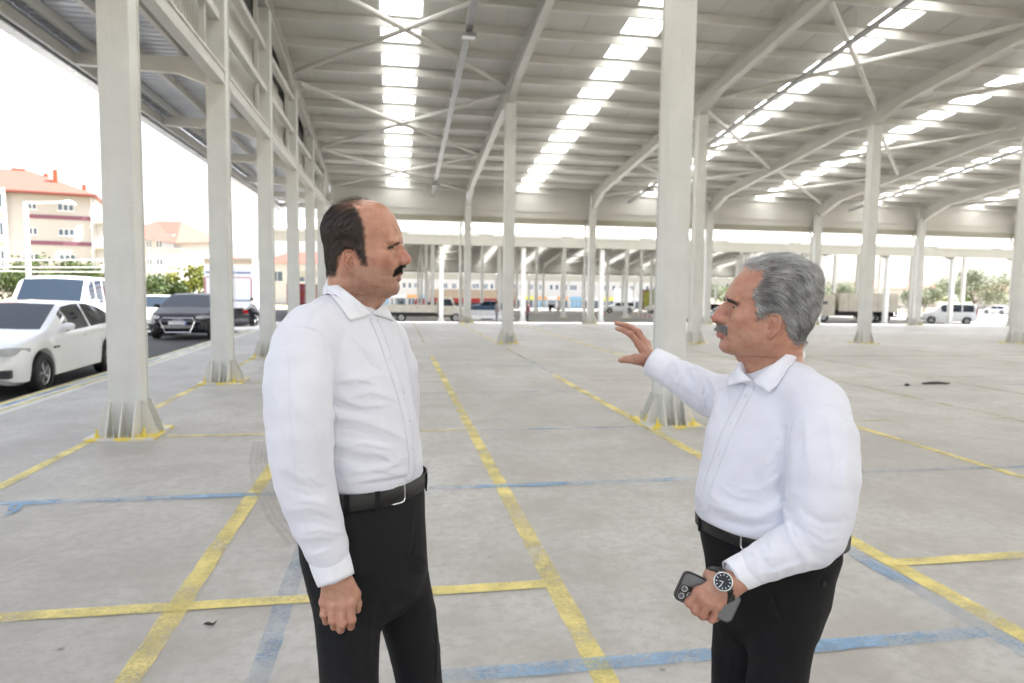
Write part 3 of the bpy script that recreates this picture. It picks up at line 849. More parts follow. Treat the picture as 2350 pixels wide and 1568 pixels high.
def make_head_sdf(S):
    """S: tables in millimetres; returns f(P) in head space (metres): x side, y forward, z up, origin at the ear"""
    mm = .001
    def base(P):
        x = np.abs(P[:, 0]) / F32(mm); y = P[:, 1] / F32(mm); z = P[:, 2] / F32(mm)
        f = tab(z, S['front']); b = tab(z, S['back']); w = tab(z, S['width']); yc = tab(z, S['mid'])
        df = np.maximum(f - yc, 6); db = np.maximum(yc - b, 6); w = np.maximum(w, 5)
        u = np.where(y > yc, (y - yc) / df, (yc - y) / db)
        n = np.where(y > yc, tab(z, S['nf']), F32(2.25))
        s = (np.abs(u) ** n + (x / w) ** n) ** (1 / n)
        R = np.minimum(w, db + (df - db) * np.clip((y - yc) / 50 + .5, 0, 1))
        d = (s - 1) * R
        d = smax(d, z - F32(S['top'] + 1.5), 6.0); d = smax(d, F32(S['bot'] - 5) - z, 20.0)
        return d * F32(mm)
    def base_n(P):
        d = base(P); g = np.zeros(len(P), F32)
        for k in range(3):
            q = P.copy(); q[:, k] += F32(.001); g += ((base(q) - d) / F32(.001)) ** 2
        return d / np.maximum(np.sqrt(g), .6)
    # distance from the shell is not exact near the top: divide by local slope once
    def f(P):
        P = P.astype(F32)
        d = base_n(P)
        Q = P.copy(); Q[:, 0] = np.abs(Q[:, 0])
        q = Q * F32(1000)
        def E(c, r, R=None): return d_ell(q, c, r, R) * F32(mm)
        def Sx(c, r): return d_sphere(q, c, r) * F32(mm)
        def K(a, b, ra, rb): return d_cone(q, a, b, ra, rb) * F32(mm)
        for c, r, k in S.get('add', []): d = smin(d, E(c, r), k * mm)
        # eye socket, lids
        ex, ey, ez = S['eye']
        d = smax(d, -E((ex + 1, ey + 20, ez + 1), (17, 10, 9.5)), 10 * mm)
        d = smin(d, E((ex, ey, ez), (14.0, 13.6, 11.5)), 4 * mm)
        # brow ridge
        for c, r, k in S['brow']: d = smin(d, E(c, r), k * mm)
        # nose
        pts, rs = S['nose']; nd = None
        for i in range(len(pts) - 1):
            e = K(pts[i], pts[i+1], rs[i], rs[i+1]); nd = e if nd is None else smin(nd, e, 4 * mm)
        for i in range(len(pts) - 2):
            a_ = (pts[i][0], pts[i][1] - 11, pts[i][2]); b_ = (pts[i+1][0], pts[i+1][1] - 13, pts[i+1][2])
            nd = smin(nd, K(a_, b_, rs[i] + 3.0, rs[i+1] + 4.0), 5 * mm)
        ac, ar = S['ala']
        nd = smin(nd, E(ac, ar), 5 * mm)
        d = smin(d, nd, 7 * mm)
        d = smax(d, -E(*S['nostril']), 2.5 * mm)
        d = smax(d, -K(*S['alacrease'], .5, .5), 3.0 * mm)
        # lips
        for pts, rs, k in S['lips']:
            ld = None
            for i in range(len(pts) - 1):
                e = K(pts[i], pts[i+1], rs[i], rs[i+1]); ld = e if ld is None else smin(ld, e, 2 * mm)
            d = smin(d, ld, k * mm)
        a, b = S['mouthline'][:2]
        for a, b in zip(S['mouthline'][:-1], S['mouthline'][1:]): d = smax(d, -K(a, b, 1.0, .8), 2.2 * mm)
        for a, b, r, k in S.get('crease', []): d = smax(d, -K(a, b, r, r), k * mm)
        # eye opening
        d = smax(d, -E((ex + 1.5, ey + 7, ez - .8), S['slit']), 1.0 * mm)
        d = smax(d, -K((ex - 10, ey + 11.5, ez + 6), (ex + 12, ey + 7, ez + 5), .7, .7), 2.2 * mm)
        # neck
        nk = None
        for a, b, ra, rb in S['neck']:
            e = K(a, b, ra, rb); nk = e if nk is None else smin(nk, e, 14 * mm)
        d = smin(d, nk, 38 * mm)
        # ear
        R = S['earR']; ec = np.array(S['earc'], float)
        lq = ((q - _v(ec)) @ np.asarray(R, F32))        # local: x out, y forward, z up
        def le(c, r): return d_ell(lq, c, r) * F32(mm)
        sh = smin(le((0, 0, 8), (3.2, 16, 23)), le((0, 3, -18), (3.4, 9.5, 12)), 8 * mm)
        rim = [(2, 11, 12), (3, 13, 22), (3.5, 6, 30), (3.5, -4, 31.5), (3.5, -13, 27), (3.5, -17, 15), (3.2, -16, 2), (2.8, -12, -10), (2, -6, -20)]
        rd = None
        for i in range(len(rim) - 1):
            e = d_cone(lq, rim[i], rim[i+1], 3.3, 3.1) * F32(mm); rd = e if rd is None else smin(rd, e, 1.5 * mm)
        sh = smin(sh, rd, 2.0 * mm)
        ant = [(2.5, 5, 20), (3.5, -3, 14), (4, -8, 4), (3.6, -6, -7), (2.5, 1, -12)]
        for i in range(len(ant) - 1): sh = smin(sh, d_cone(lq, ant[i], ant[i+1], 2.6, 2.8) * F32(mm), 2.5 * mm)
        sh = smax(sh, -le((5.0, 2.0, 1), (7.5, 8.5, 11.5)), 2 * mm)
        sh = smax(sh, -d_cone(lq, (4.5, 8, 24), (4.5, -10, 20), 1.6, 1.6) * F32(mm), 1.5 * mm)
        sh = smin(sh, le((2.2, 9.5, -1), (4, 4, 6)), 3 * mm)
        sh = smin(sh, le((.5, 4, -19), (4.2, 7.5, 9)), 3 * mm)
        d = smin(d, sh, 3.5 * mm)
        return d
    return f
def build_head(S, M, off, hair_fn, col_fn, h=.0019):
    """head mesh in world space; M maps head space (m) to world"""
    f0 = make_head_sdf(S)
    cen = _v((0, .012, .055))
    def f(P):
        P = P.astype(F32); q = P - cen; q = q / (np.linalg.norm(q, axis=1, keepdims=True) + 1e-6)
        return f0(P - q * hair_fn(P, True)[:, None])
    v, fc = sdf_mesh(f, S['lo'], S['hi'], h)
    cols = col_fn(v)
    Mw = np.array(M); vw = v @ Mw[:3, :3].T + Mw[:3, 3]
    return f, f0, v, fc, vw, cols
# ================================================================ the two men
E_B = np.array([RC[0, 2], RC[1, 2], 0.0]); E_B /= np.linalg.norm(E_B)       # away from the camera
E_A = np.array([E_B[1], -E_B[0], 0.0])                                     # to the right in the picture
E_U = np.array([0, 0, 1.0])
def poly_sd(y, z, poly):
    """signed distance (mm) to a polygon, negative inside"""
    d = np.full(len(y), 1e9, F32); ins = np.zeros(len(y), bool); n = len(poly)
    for i in range(n):
        ay, az = poly[i]; by, bz = poly[(i+1) % n]
        ey, ez = by - ay, bz - az; wy, wz = y - ay, z - az
        t = np.clip((wy * ey + wz * ez) / (ey*ey + ez*ez + 1e-9), 0, 1)
        d = np.minimum(d, (wy - ey*t)**2 + (wz - ez*t)**2)
        c = ((az <= z) & (bz > z)) | ((bz <= z) & (az > z))
        with np.errstate(divide='ignore', invalid='ignore'): xi = ay + (z - az) / (bz - az + 1e-9) * ey
        ins ^= c & (y < xi)
    d = np.sqrt(d); return np.where(ins, -d, d)
def sstep(a, b, x): t = np.clip((x - a) / (b - a), 0, 1); return t * t * (3 - 2 * t)
def ortho(lx, lz):
    lx = np.array(lx, float); lx /= np.linalg.norm(lx); lz = np.array(lz, float); lz -= lx * (lx @ lz); lz /= np.linalg.norm(lz)
    return np.stack([lx, np.cross(lz, lx), lz], 1)
def head_matrix(origin, fwd_a, yaw):
    """fwd_a: +1 faces right in the picture, -1 left; yaw (deg) turns the face towards the camera"""
    y = fwd_a * math.cos(rad(yaw)) * E_A - math.sin(rad(yaw)) * E_B; z = E_U; x = np.cross(y, z)
    M = np.eye(4); M[:3, 0] = x; M[:3, 1] = y; M[:3, 2] = z; M[:3, 3] = origin
    return M
# ---- man on the left -------------------------------------------------------------------------
H1 = dict(
    front=[(163,36),(160,58),(154,74),(146,86),(129,101),(112,110),(100,115),(82,122),(68,124),(60,120),(50,115),(40,113),(26,113),(12,115),(0,119),(-12,121),(-22,120),(-29,117),(-36,117),(-46,113),(-56,115),(-67,111),(-73,102),(-78,85),(-90,70)],
    back=[(163,8),(160,-8),(154,-24),(139,-46),(114,-64),(87,-73),(62,-70),(30,-60),(0,-47),(-20,-40),(-35,-20),(-50,10),(-65,35),(-78,50)],
    width=[(163,14),(160,30),(154,45),(146,56),(135,65),(120,72),(100,76),(80,76),(60,73),(40,71),(20,70),(0,69),(-20,66),(-40,60),(-52,53),(-62,43),(-70,32),(-78,20)],
    mid=[(163,22),(120,5),(80,0),(40,8),(10,15),(-20,22),(-40,32),(-60,58),(-78,68)],
    nf=[(163,2.1),(100,2.4),(60,2.35),(30,2.1),(0,2.05),(-30,2.05),(-60,2.2),(-78,2.2)], top=163, bot=-77,
    eye=(31, 95, 42), slit=(13, 15, 2.4), brow=[((20,113,60),(16,9,6.5),8), ((39,103,57),(14,10,6.5),9)],
    nose=([(0,112,57),(0,121,42),(0,129,27),(0,136.5,13),(0,127,5)], [6.5,7.5,9,11,7]),
    ala=((13,122,8),(8,12,8.5)), nostril=((7,131,0),(3.5,7,3.5)), alacrease=((21,110,18),(18,111,0)),
    lips=[([(0,118.5,-22),(10,116.5,-23.5),(25,102,-29)],[6,5.5,2.5],4), ([(0,116,-36),(10,114,-36),(23,102,-32)],[6.5,6,3],4)],
    mouthline=[(0,126,-29),(12,121,-29.5),(28,102,-31)],
    add=[((44,74,18),(22,32,24),26), ((0,99,-60),(24,15,15),14), ((42,46,-34),(22,34,26),26)],
    crease=[((24,106,6),(36,92,-26),.8,6)],
    neck=[((0,-9,-10),(0,-20,-160),53,58), ((0,50,-58),(0,0,-160),37,54)],
    earc=(72,8,0), earR=ortho((.90,.40,0),(.0,-.16,.98)), lo=(-.105,-.115,-.165), hi=(.105,.165,.185))
HAIR1 = [(-70,-30),(-40,-32),(-36,-8),(-32,18),(-14,34),(8,32),(20,10),(27,-4),(37,-4),(38,12),(32,34),(33,55),(32,80),(26,105),(18,130),(6,147),(-30,156),(-100,160),(-115,50),(-95,-30)]
def hmask1(v):
    y, z, x = v[:, 1]*1000, v[:, 2]*1000, np.abs(v[:, 0])*1000
    y = y - x / 70 * 11
    d = poly_sd(y, z, HAIR1) + 1.1 * wobble(v.astype(F32), 500, 9)
    m = sstep(6, -7, d)
    bald = sstep(139, 150, z) * sstep(-52, -34, y)
    return m * (1 - bald) * (1 - .55 * sstep(116, 148, z) * sstep(-70, -30, y))
def hair1(P, thick):
    m = hmask1(P); z = P[:, 2]*1000
    return (m * (.0055 + .002 * sstep(0, 90, z)) * sstep(-34, 10, z)).astype(F32)
def cols1(v):
    x, y, z = np.abs(v[:, 0])*1000, v[:, 1]*1000, v[:, 2]*1000
    c = np.ones((len(v), 3)) * np.array([.53, .29, .20])
    def mixc(m, col): 
        nonlocal c; c = c * (1 - m[:, None]) + np.array(col) * m[:, None]
    g = lambda cx, cy, cz, r: np.exp(-(((x-cx)**2 + (y-cy)**2 + (z-cz)**2) / r**2))
    mixc(.75 * g(0, 136, 14, 20), (.50, .21, .165)); mixc(.5 * g(0, 128, 30, 16), (.52, .24, .18)); mixc(.55 * g(76, 8, 2, 34), (.56, .25, .18)); mixc(.35 * g(48, 82, 8, 26), (.53, .25, .185))
    mixc(.35 * sstep(90, 130, z), (.55, .29, .19))
    st = sstep(6, -22, z + .10 * (y - 60)) * sstep(-30, 20, y) * sstep(-128, -90, z)          # shaven beard
    mixc((.46 + .10 * wobble(v.astype(F32), 700, 4)) * st, (.24, .165, .13))
    lip = np.maximum(np.exp(-((z + 35)/4.5)**2), np.exp(-((z + 24)/3.5)**2)) * sstep(27, 19, x) * sstep(98, 108, y)
    mixc(.7 * lip, (.40, .165, .14))
    m = hmask1(v); mixc(np.clip(m**1.4 * 1.1, 0, 1) * .93, (.026, .020, .017))
    thin = sstep(132, 150, z) * sstep(34, 4, y) * (1 - m); mixc(.55 * thin, (.11, .06, .045))
    brow = np.exp(-((z - 56 + (x - 16)*.5)/4.5)**2) * sstep(10, 14, x) * sstep(56, 46, x) * sstep(80, 92, y); mixc(.7 * brow, (.05, .035, .03))
    return c
# ---- man on the right ------------------------------------------------------------------------
H2 = dict(
    front=[(160,42),(154,62),(145,78),(130,92),(118,103),(106,111),(88,122),(76,127),(70,128),(60,124),(50,119),(40,118),(28,120),(13,124),(3,130),(-6,135),(-13,137),(-20,136),(-28,136),(-34,135),(-38,133),(-45,134),(-52,136),(-61,134),(-68,125),(-72,112),(-76,95)],
    back=[(160,-18),(154,-36),(145,-56),(130,-73),(112,-84),(79,-90),(40,-85),(4,-70),(-16,-57),(-37,-46),(-50,-10),(-65,30),(-76,60)],
    width=[(160,28),(154,46),(145,58),(132,68),(118,74),(100,78),(80,78),(60,75),(40,73),(20,72),(0,71),(-20,68),(-40,63),(-52,56),(-62,46),(-70,34),(-76,22)],
    mid=[(160,14),(120,10),(80,8),(40,18),(10,26),(-20,34),(-40,46),(-60,74),(-76,84)],
    nf=[(163,2.1),(100,2.4),(60,2.35),(30,2.1),(0,2.05),(-30,2.05),(-60,2.2),(-78,2.2)], top=160, bot=-75,
    eye=(32, 102, 44), slit=(13, 15, 2.6), brow=[((20,117,63),(16,9,6.5),8), ((39,108,61),(14,10,7),9)],
    nose=([(0,117,57),(0,128,45),(0,140,29),(0,147,14),(0,138,7)], [6.5,8,10,12,8]),
    ala=((15,130,10),(9.5,14,10)), nostril=((8,141,1),(4,8,3.5)), alacrease=((24,117,20),(21,118,1)),
    lips=[([(0,141,-13),(10,138.5,-14.5),(25,121,-19)],[8,7,3],4), ([(0,138,-27),(10,136,-27.5),(23,121,-23)],[9,8,3.5],4)],
    mouthline=[(0,151,-19.5),(12,144,-20),(29,122,-21)],
    add=[((46,86,18),(22,32,24),26), ((0,119,-55),(24,16,15),14), ((44,58,-32),(22,34,26),26)],
    crease=[((26,117,8),(38,103,-22),1.0,6), ((40,107,34),(48,98,28),.7,4)],
    neck=[((0,0,-15),(0,-14,-165),53,58), ((0,58,-57),(0,10,-160),36,54)],
    earc=(74,29,-2), earR=ortho((.86,.50,0),(.0,-.20,.98)), lo=(-.105,-.125,-.17), hi=(.105,.18,.19))
HAIR2 = [(-55,-42),(-36,-40),(-20,-18),(-14,2),(-8,26),(14,33),(30,28),(46,14),(52,17),(53,38),(62,62),(66,80),(46,106),(40,130),(60,141),(90,128),(112,150),(60,185),(-100,185),(-125,60),(-95,-42)]
def hmask2(v):
    y, z, x = v[:, 1]*1000, v[:, 2]*1000, np.abs(v[:, 0])*1000
    yy = y - 14 * np.clip(x / 70, 0, 1.1)
    d = poly_sd(yy + 2.5 * np.sin(z * .35), z, HAIR2)
    side = sstep(4, -5, d)
    top = sstep(120, 130, z) * sstep(84, 74, y) * sstep(50, 30, x)         # the fringe is set back on top only
    return np.maximum(side * np.maximum(sstep(30, 50, x), sstep(86, 74, y)), top)
def hair2(P, thick):
    m = hmask2(P); y = P[:, 1]*1000; z = P[:, 2]*1000
    t = 4.5 + 6 * sstep(60, 140, z) * sstep(80, 10, y) + 4 * sstep(20, -60, y) * sstep(-40, 40, z)
    lump = wobble(P * _v([1, .55, 1]), 170, 5) * 1.8
    return (m * (t + lump) * .001 * sstep(-44, 0, z)).astype(F32)
def cols2(v):
    x, y, z = np.abs(v[:, 0])*1000, v[:, 1]*1000, v[:, 2]*1000
    c = np.ones((len(v), 3)) * np.array([.50, .265, .18])
    def mixc(m, col):
        nonlocal c; c = c * (1 - m[:, None]) + np.array(col) * m[:, None]
    g = lambda cx, cy, cz, r: np.exp(-(((x-cx)**2 + (y-cy)**2 + (z-cz)**2) / r**2))
    mixc(.75 * g(0, 146, 14, 22), (.43, .165, .13)); mixc(.5 * g(0, 136, 34, 16), (.45, .19, .145)); mixc(.4 * g(78, 29, 0, 34), (.54, .27, .19)); mixc(.4 * g(50, 92, 8, 28), (.48, .22, .16))
    mixc(.4 * sstep(90, 130, z), (.50, .235, .165))
    mixc(.18 * sstep(6, -22, z) * sstep(10, 50, y) * sstep(-128, -90, z), (.33, .22, .17))
    lip = np.maximum(np.exp(-((z + 27)/6)**2), np.exp(-((z + 15)/4)**2)) * sstep(28, 20, x) * sstep(116, 124, y)
    mixc(.7 * lip, (.40, .15, .135))
    m = hmask2(v); mixc(np.clip(m * m * 1.1, 0, 1) * .95, (.22, .215, .21))
    brow = np.exp(-((z - 61 + (x - 22)*.28)/4.5)**2) * sstep(8, 13, x) * sstep(50, 40, x) * sstep(88, 100, y); mixc(.75 * brow, (.05, .045, .04))
    return c
def surf_sample(v, fc, w, n, rnd):
    """random points on faces, weighted"""
    a = v[fc[:, 0]]; b = v[fc[:, 1]]; c = v[fc[:, 2]]; d = v[fc[:, 3]]
    ar = np.linalg.norm(np.cross(b - a, d - a), axis=1) * w
    cs = np.cumsum(ar); i = np.searchsorted(cs, rnd.uniform(0, cs[-1], n)); i = np.minimum(i, len(fc) - 1)
    s, t = rnd.uniform(size=(n, 1)), rnd.uniform(size=(n, 1))
    return a[i] + (b[i] - a[i]) * s + (d[i] - a[i]) * t
def xf(M, p): return np.asarray(p, float) @ M[:3, :3].T + M[:3, 3]
def person_root(label, u, v, D):
    p = at_depth(u, v, D)
    return thing('person', label, 'person', (p[0], p[1], 0.0))
def head_extras(root, H, M, iris_dir):
    """eyeballs"""
    for sgn in (1, -1):
        ex, ey, ez = H['eye']; c = np.array([sgn * ex, ey, ez]) / 1000
        n_, m_ = 16, 24; vs = []
        for i in range(n_ + 1):
            th = math.pi * i / n_
            for j in range(m_):
                ph = 2 * math.pi * j / m_
                vs.append((math.sin(th)*math.cos(ph), math.cos(th), math.sin(th)*math.sin(ph)))
        vs = np.array(vs); r = .0122
        f = grid_faces(n_ + 1, m_, False, True)
        d = np.array(iris_dir(sgn), float); d /= np.linalg.norm(d); R = np.array(Vector((0, 1, 0)).rotation_difference(Vector(d)).to_matrix())
        vv = (vs * r) @ R.T + c
        me = np_mesh('eyeball', xf(M, vv), f, [M_EYEW, M_IRIS], ORIG[root])
        mi = np.zeros(len(f), np.int32); mi[vs[f].mean(1)[:, 1] > .80] = 1
        me.polygons.foreach_set('material_index', mi); link('eyeball', me, root)
D1 = 1.76
O1 = at_depth((600/3.92 + 780)/1.149, (850/3.92 + 480)/1.149, D1)
MH1 = head_matrix(O1, 1, 0)
man1 = person_root('balding man with black moustache in white shirt and pinstriped trousers, facing right', 815, 1000, 1.74)
F1, F1b, hv1, hf1, hw1, hc1 = build_head(H1, MH1, ORIG[man1], hair1, cols1)
rnd = np.random.RandomState(3)
def follow_surface(f, lift0, lift1):
    def fn(P, D, t):
        d = f(P.astype(F32)); n = grad_of(f, P); want = lift0 + (lift1 - lift0) * t
        P = P - n * np.clip(d - want, -.0012, .0012)[:, None]
        D = D - n * (D * n).sum(1, keepdims=True) * .55
        return P, D / (np.linalg.norm(D, axis=1, keepdims=True) + 1e-9)
    return fn
def hair_obj(name, sets, mat, M, root):
    V, Fc, C = [], [], []; b = 0
    for v, f, c in sets: V.append(v); Fc.append(f + b); C.append(c); b += len(v)
    V = np.concatenate(V); me = np_mesh(name, xf(M, V), np.concatenate(Fc), mat, ORIG[root], True, np.concatenate(C))
    return link(name, me, root)
def man1_hair():
    cen = hv1[hf1].mean(1); m = hmask1(cen)
    p = surf_sample(hv1, hf1, np.minimum(m * 1.4, 1) + 1e-9, 9000, rnd); n = grad_of(F1, p)
    y, z = p[:, 1]*1000, p[:, 2]*1000
    comb = np.stack([np.zeros(len(p)), -.65 - .0 * y, -.75 + .006 * (z - 60)], 1) + rnd.normal(size=(len(p), 3)) * .22
    sb = sstep(10, 26, y)[:, None] * sstep(60, 20, z)[:, None]
    comb = comb * (1 - sb) + np.array([0, -.15, -1.0]) * sb
    D = comb - n * (comb * n).sum(1, keepdims=True) + n * .35
    ln = rnd.uniform(.010, .020, len(p)) * (1 - .45 * sb[:, 0]) * (1 - .5 * sstep(0, -25, z))
    s1 = strands(p - n * .001, D, ln, 4, .00028, rnd, .25, .1, follow=follow_surface(F1, .0005, .003), tint=np.clip(.30 + .22 * wobble(p * np.array([1, .5, 1]), 420, 8) + rnd.normal(0, .22, len(p)), 0, 1))
    # thin hair over the crown, some of it standing up
    wz = sstep(128, 150, cen[:, 2]*1000) * sstep(60, 10, cen[:, 1]*1000) * (1 - m)
    p = surf_sample(hv1, hf1, wz + 1e-9, 900, rnd); n = grad_of(F1, p)
    D = np.array([0, -.8, .1]) + n * rnd.uniform(.25, .9, (len(p), 1)) + rnd.normal(size=(len(p), 3)) * .3
    s2 = strands(p, D, rnd.uniform(.012, .03, len(p)), 5, .00013, rnd, 1.0, .9, tint=np.full(len(p), .8))
    # stray hairs on top
    p = surf_sample(hv1, hf1, sstep(140, 156, cen[:, 2]*1000) * sstep(70, 10, cen[:, 1]*1000) + 1e-9, 60, rnd); n = grad_of(F1, p)
    D = np.array([0, .3, .5]) + n * .6 + rnd.normal(size=(len(p), 3)) * .6
    s3 = strands(p, D, rnd.uniform(.02, .045, len(p)), 8, .00010, rnd, 2.2, .9, tint=np.full(len(p), .8))
    hair_obj('hair', [s1, s2, s3], M_HAIR1, MH1, man1)
    # moustache: thick, combed outwards and down
    x, y, z = np.abs(cen[:, 0])*1000, cen[:, 1]*1000, cen[:, 2]*1000
    top = 1.0 - .030 * x**1.75; bot = -19 - .012 * x**2.0
    wm = sstep(90, 96, y) * sstep(34, 29, x) * sstep(0, -3, z - top) * sstep(0, 3, z - bot)
    p = surf_sample(hv1, hf1, wm + 1e-9, 2600, rnd); n = grad_of(F1, p)
    sx = np.sign(p[:, :1]); D = np.array([0, .1, -1.0]) + sx * np.array([[.65, 0, 0]]) * np.minimum(1, np.abs(p[:, :1])*1000/12) + n * .75 + rnd.normal(size=(len(p), 3)) * .16
    s = strands(p - n * .0005, D, rnd.uniform(.005, .0085, len(p)), 5, .00032, rnd, .35, .5, tint=np.clip(rnd.normal(.12, .12, len(p)), 0, 1))
    hair_obj('moustache', [s], M_HAIR1, MH1, man1)
    zb = 55 - (x - 16) * .5
    wb = np.exp(-((z - zb)/3.4)**2) * sstep(9, 14, x) * sstep(58, 46, x) * sstep(76, 86, y)
    p = surf_sample(hv1, hf1, wb + 1e-9, 900, rnd); n = grad_of(F1, p); sx = np.sign(p[:, :1])
    D = sx * np.array([[.8, 0, 0]]) + np.array([0, -.4, -.25]) + n * .15 + rnd.normal(size=(len(p), 3)) * .15
    s = strands(p, D, rnd.uniform(.005, .009, len(p)), 3, .0003, rnd, .3, .0, tint=np.full(len(p), .1))
    hair_obj('eyebrow', [s], M_HAIR1, MH1, man1)
man1_hair()
head_extras(man1, H1, MH1, lambda s: (-.05, 1, -.05))
D2 = 1.69
O2 = at_depth((850/3.136 + 1780)/1.149, (745/3.136 + 620)/1.149, D2)
MH2 = head_matrix(O2, -1, -8)
man2 = person_root('grey-haired man with grey moustache in white shirt and black trousers, gesturing with one arm out', 1790, 1100, 1.68)
F2, F2b, hv2, hf2, hw2, hc2 = build_head(H2, MH2, ORIG[man2], hair2, cols2)
def man2_hair():
    cen = hv2[hf2].mean(1); m = hmask2(cen)
    p = surf_sample(hv2, hf2, np.minimum(m * 1.4, 1) + 1e-9, 11000, rnd); n = grad_of(F2, p)
    x, y, z = np.abs(p[:, 0])*1000, p[:, 1]*1000, p[:, 2]*1000
    comb = np.stack([np.zeros(len(p)), -1.0 + 0*y, -.35 - .012 * np.clip(110 - z, 0, 120) * sstep(60, -40, y)], 1)
    comb += np.stack([wobble(p, 60, 1), wobble(p, 70, 2), wobble(p, 60, 3)], 1) * .28 + rnd.normal(size=(len(p), 3)) * .10
    sb = sstep(30, 46, y)[:, None] * sstep(60, 25, z)[:, None]
    comb = comb * (1 - sb) + np.array([0, -.45, -1.0]) * sb
    D = comb - n * (comb * n).sum(1, keepdims=True) + n * .30
    ln = rnd.uniform(.018, .034, len(p)) * (1 - .5 * sb[:, 0]) * (1 - .6 * sstep(20, -35, z))
    q = p.copy(); q[:, 1] *= .55
    cl = wobble(q, 170, 11) * .75 + wobble(q, 520, 12) * .65
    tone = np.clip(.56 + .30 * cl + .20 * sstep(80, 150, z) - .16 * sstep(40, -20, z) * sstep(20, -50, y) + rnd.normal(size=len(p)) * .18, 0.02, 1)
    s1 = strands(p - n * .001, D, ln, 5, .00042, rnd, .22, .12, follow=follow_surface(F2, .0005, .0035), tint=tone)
    # loose strays
    w2 = sstep(110, 150, cen[:, 2]*1000) * m + .15 * m
    p = surf_sample(hv2, hf2, w2 + .3 * m + 1e-9, 1300, rnd); n = grad_of(F2, p)
    D = np.array([0, -.4, .2]) + n * rnd.uniform(.4, 1.0, (len(p), 1)) + rnd.normal(size=(len(p), 3)) * .35
    s2 = strands(p, D, rnd.uniform(.010, .024, len(p)), 6, .00024, rnd, 1.2, .9, tint=np.full(len(p), .75))
    # wispy fringe at the front
    fr = sstep(126, 134, cen[:, 2]*1000) * sstep(52, 66, cen[:, 1]*1000) * sstep(84, 76, cen[:, 1]*1000) * sstep(55, 30, np.abs(cen[:, 0])*1000)
    p = surf_sample(hv2, hf2, fr + 1e-9, 420, rnd); n = grad_of(F2, p)
    D = np.array([0, -.35, .4]) + n * .6 + rnd.normal(size=(len(p), 3)) * .3
    s3 = strands(p, D, rnd.uniform(.010, .020, len(p)), 6, .0002, rnd, .8, .2, tint=np.full(len(p), .8))
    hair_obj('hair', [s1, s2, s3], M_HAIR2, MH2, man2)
    x, y, z = np.abs(cen[:, 0])*1000, cen[:, 1]*1000, cen[:, 2]*1000
    top = 2.0 - .022 * x**1.5; bot = -12 - .014 * x**2.0
    wm = sstep(112, 118, y) * sstep(34, 29, x) * sstep(0, -3, z - top) * sstep(0, 3, z - bot)
    p = surf_sample(hv2, hf2, wm + 1e-9, 1700, rnd); n = grad_of(F2, p); sx = np.sign(p[:, :1])
    D = np.array([0, .1, -1.0]) + sx * np.array([[.5, 0, 0]]) * np.minimum(1, np.abs(p[:, :1])*1000/12) + n * .6 + rnd.normal(size=(len(p), 3)) * .16
    s = strands(p, D, rnd.uniform(.007, .011, len(p)), 5, .00034, rnd, .35, .5, tint=np.clip(rnd.normal(.55, .35, len(p)), 0, 1))
    hair_obj('moustache', [s], M_STACHE2, MH2, man2)
    zb = 61 - (x - 22) * .28
    wb = np.exp(-((z - zb)/3.6)**2) * sstep(7, 12, x) * sstep(52, 42, x) * sstep(88, 98, y)
    p = surf_sample(hv2, hf2, wb + 1e-9, 1000, rnd); n = grad_of(F2, p); sx = np.sign(p[:, :1])
    D = sx * np.array([[.8, 0, 0]]) + np.array([0, -.3, -.1]) + n * .2 + rnd.normal(size=(len(p), 3)) * .18
    s = strands(p, D, rnd.uniform(.007, .012, len(p)), 3, .00022, rnd, .3, 0, tint=np.clip(rnd.normal(.08, .06, len(p)), 0, 1))
    hair_obj('eyebrow', [s], M_HAIR2, MH2, man2)
man2_hair()
head_extras(man2, H2, MH2, lambda s: (.0, 1, .04))
def join_body(root, pieces):
    V, Fc, C = [], [], []; b = 0
    for v, f, c in pieces: V.append(v); Fc.append(f + b); C.append(c); b += len(v)
    me = np_mesh('body', np.concatenate(V), np.concatenate(Fc), M_SKIN, ORIG[root], True, np.concatenate(C))
    return link('body', me, root)
# ================================================================ clothes and hands
W = at_depth
def cloth_mat(name, col, rough=.75, weave=900, sheen=.15, var=.04, trans=False):
    t = NT(name); co = t.coord('Object')
    n = t.noise(co, 12, 5); wv = t.noise(co, weave, 2, .5); mid_ = t.noise(t.coord('Object', (1, 1, 1.7)), 17, 4, .55, .8)
    lo = tuple(c * (1 - var) for c in col); hi = tuple(min(1, c * (1 + var)) for c in col)
    nm = t.bump(wv, .10, .0008); nm = t.bump(mid_, .25, .005, nm)
    m = t.set(t.ramp(n, [(.3, lo), (.7, hi)]), rough, 0, nm, .25)
    t.b.inputs['Sheen Weight'].default_value = sheen; t.b.inputs['Sheen Roughness'].default_value = .4
    return m
M_SHIRT = cloth_mat('white_cotton', (.70, .71, .79), .8)
M_COLLAR = cloth_mat('white_cotton_collar', (.77, .78, .85), .75)
M_BLACKT = cloth_mat('black_wool', (.0055, .0055, .0066), .75, 700, .0, .12)
def pin_mat():
    t = NT('pinstriped_wool'); at = t.n('ShaderNodeAttribute', _attribute_name='tint'); sep = t.n('ShaderNodeSeparateColor'); t.l(at.outputs[0], sep.inputs[0])
    fr = t.math('FRACT', t.math('MULTIPLY', sep.outputs[0], 115.0))
    st = t.ramp(fr, [(.0, 0.0), (.42, 0.0), (.5, 1.0), (.58, 0.0)])
    co = t.coord('Object'); br = t.ramp(t.noise(co, 900, 2), [(.35, .2), (.6, 1.0)])
    c = t.mix(t.math('MULTIPLY', st, t.math('MULTIPLY', br, .8)), (.0065, .0068, .0085), (.018, .018, .023))
    nm = t.bump(t.noise(co, 800, 2), .1, .0008); nm = t.bump(t.noise(co, 22, 4), .2, .004, nm)
    m = t.set(c, .72, 0, nm, .25); t.b.inputs['Sheen Weight'].default_value = .0
    return m
M_PIN = pin_mat()
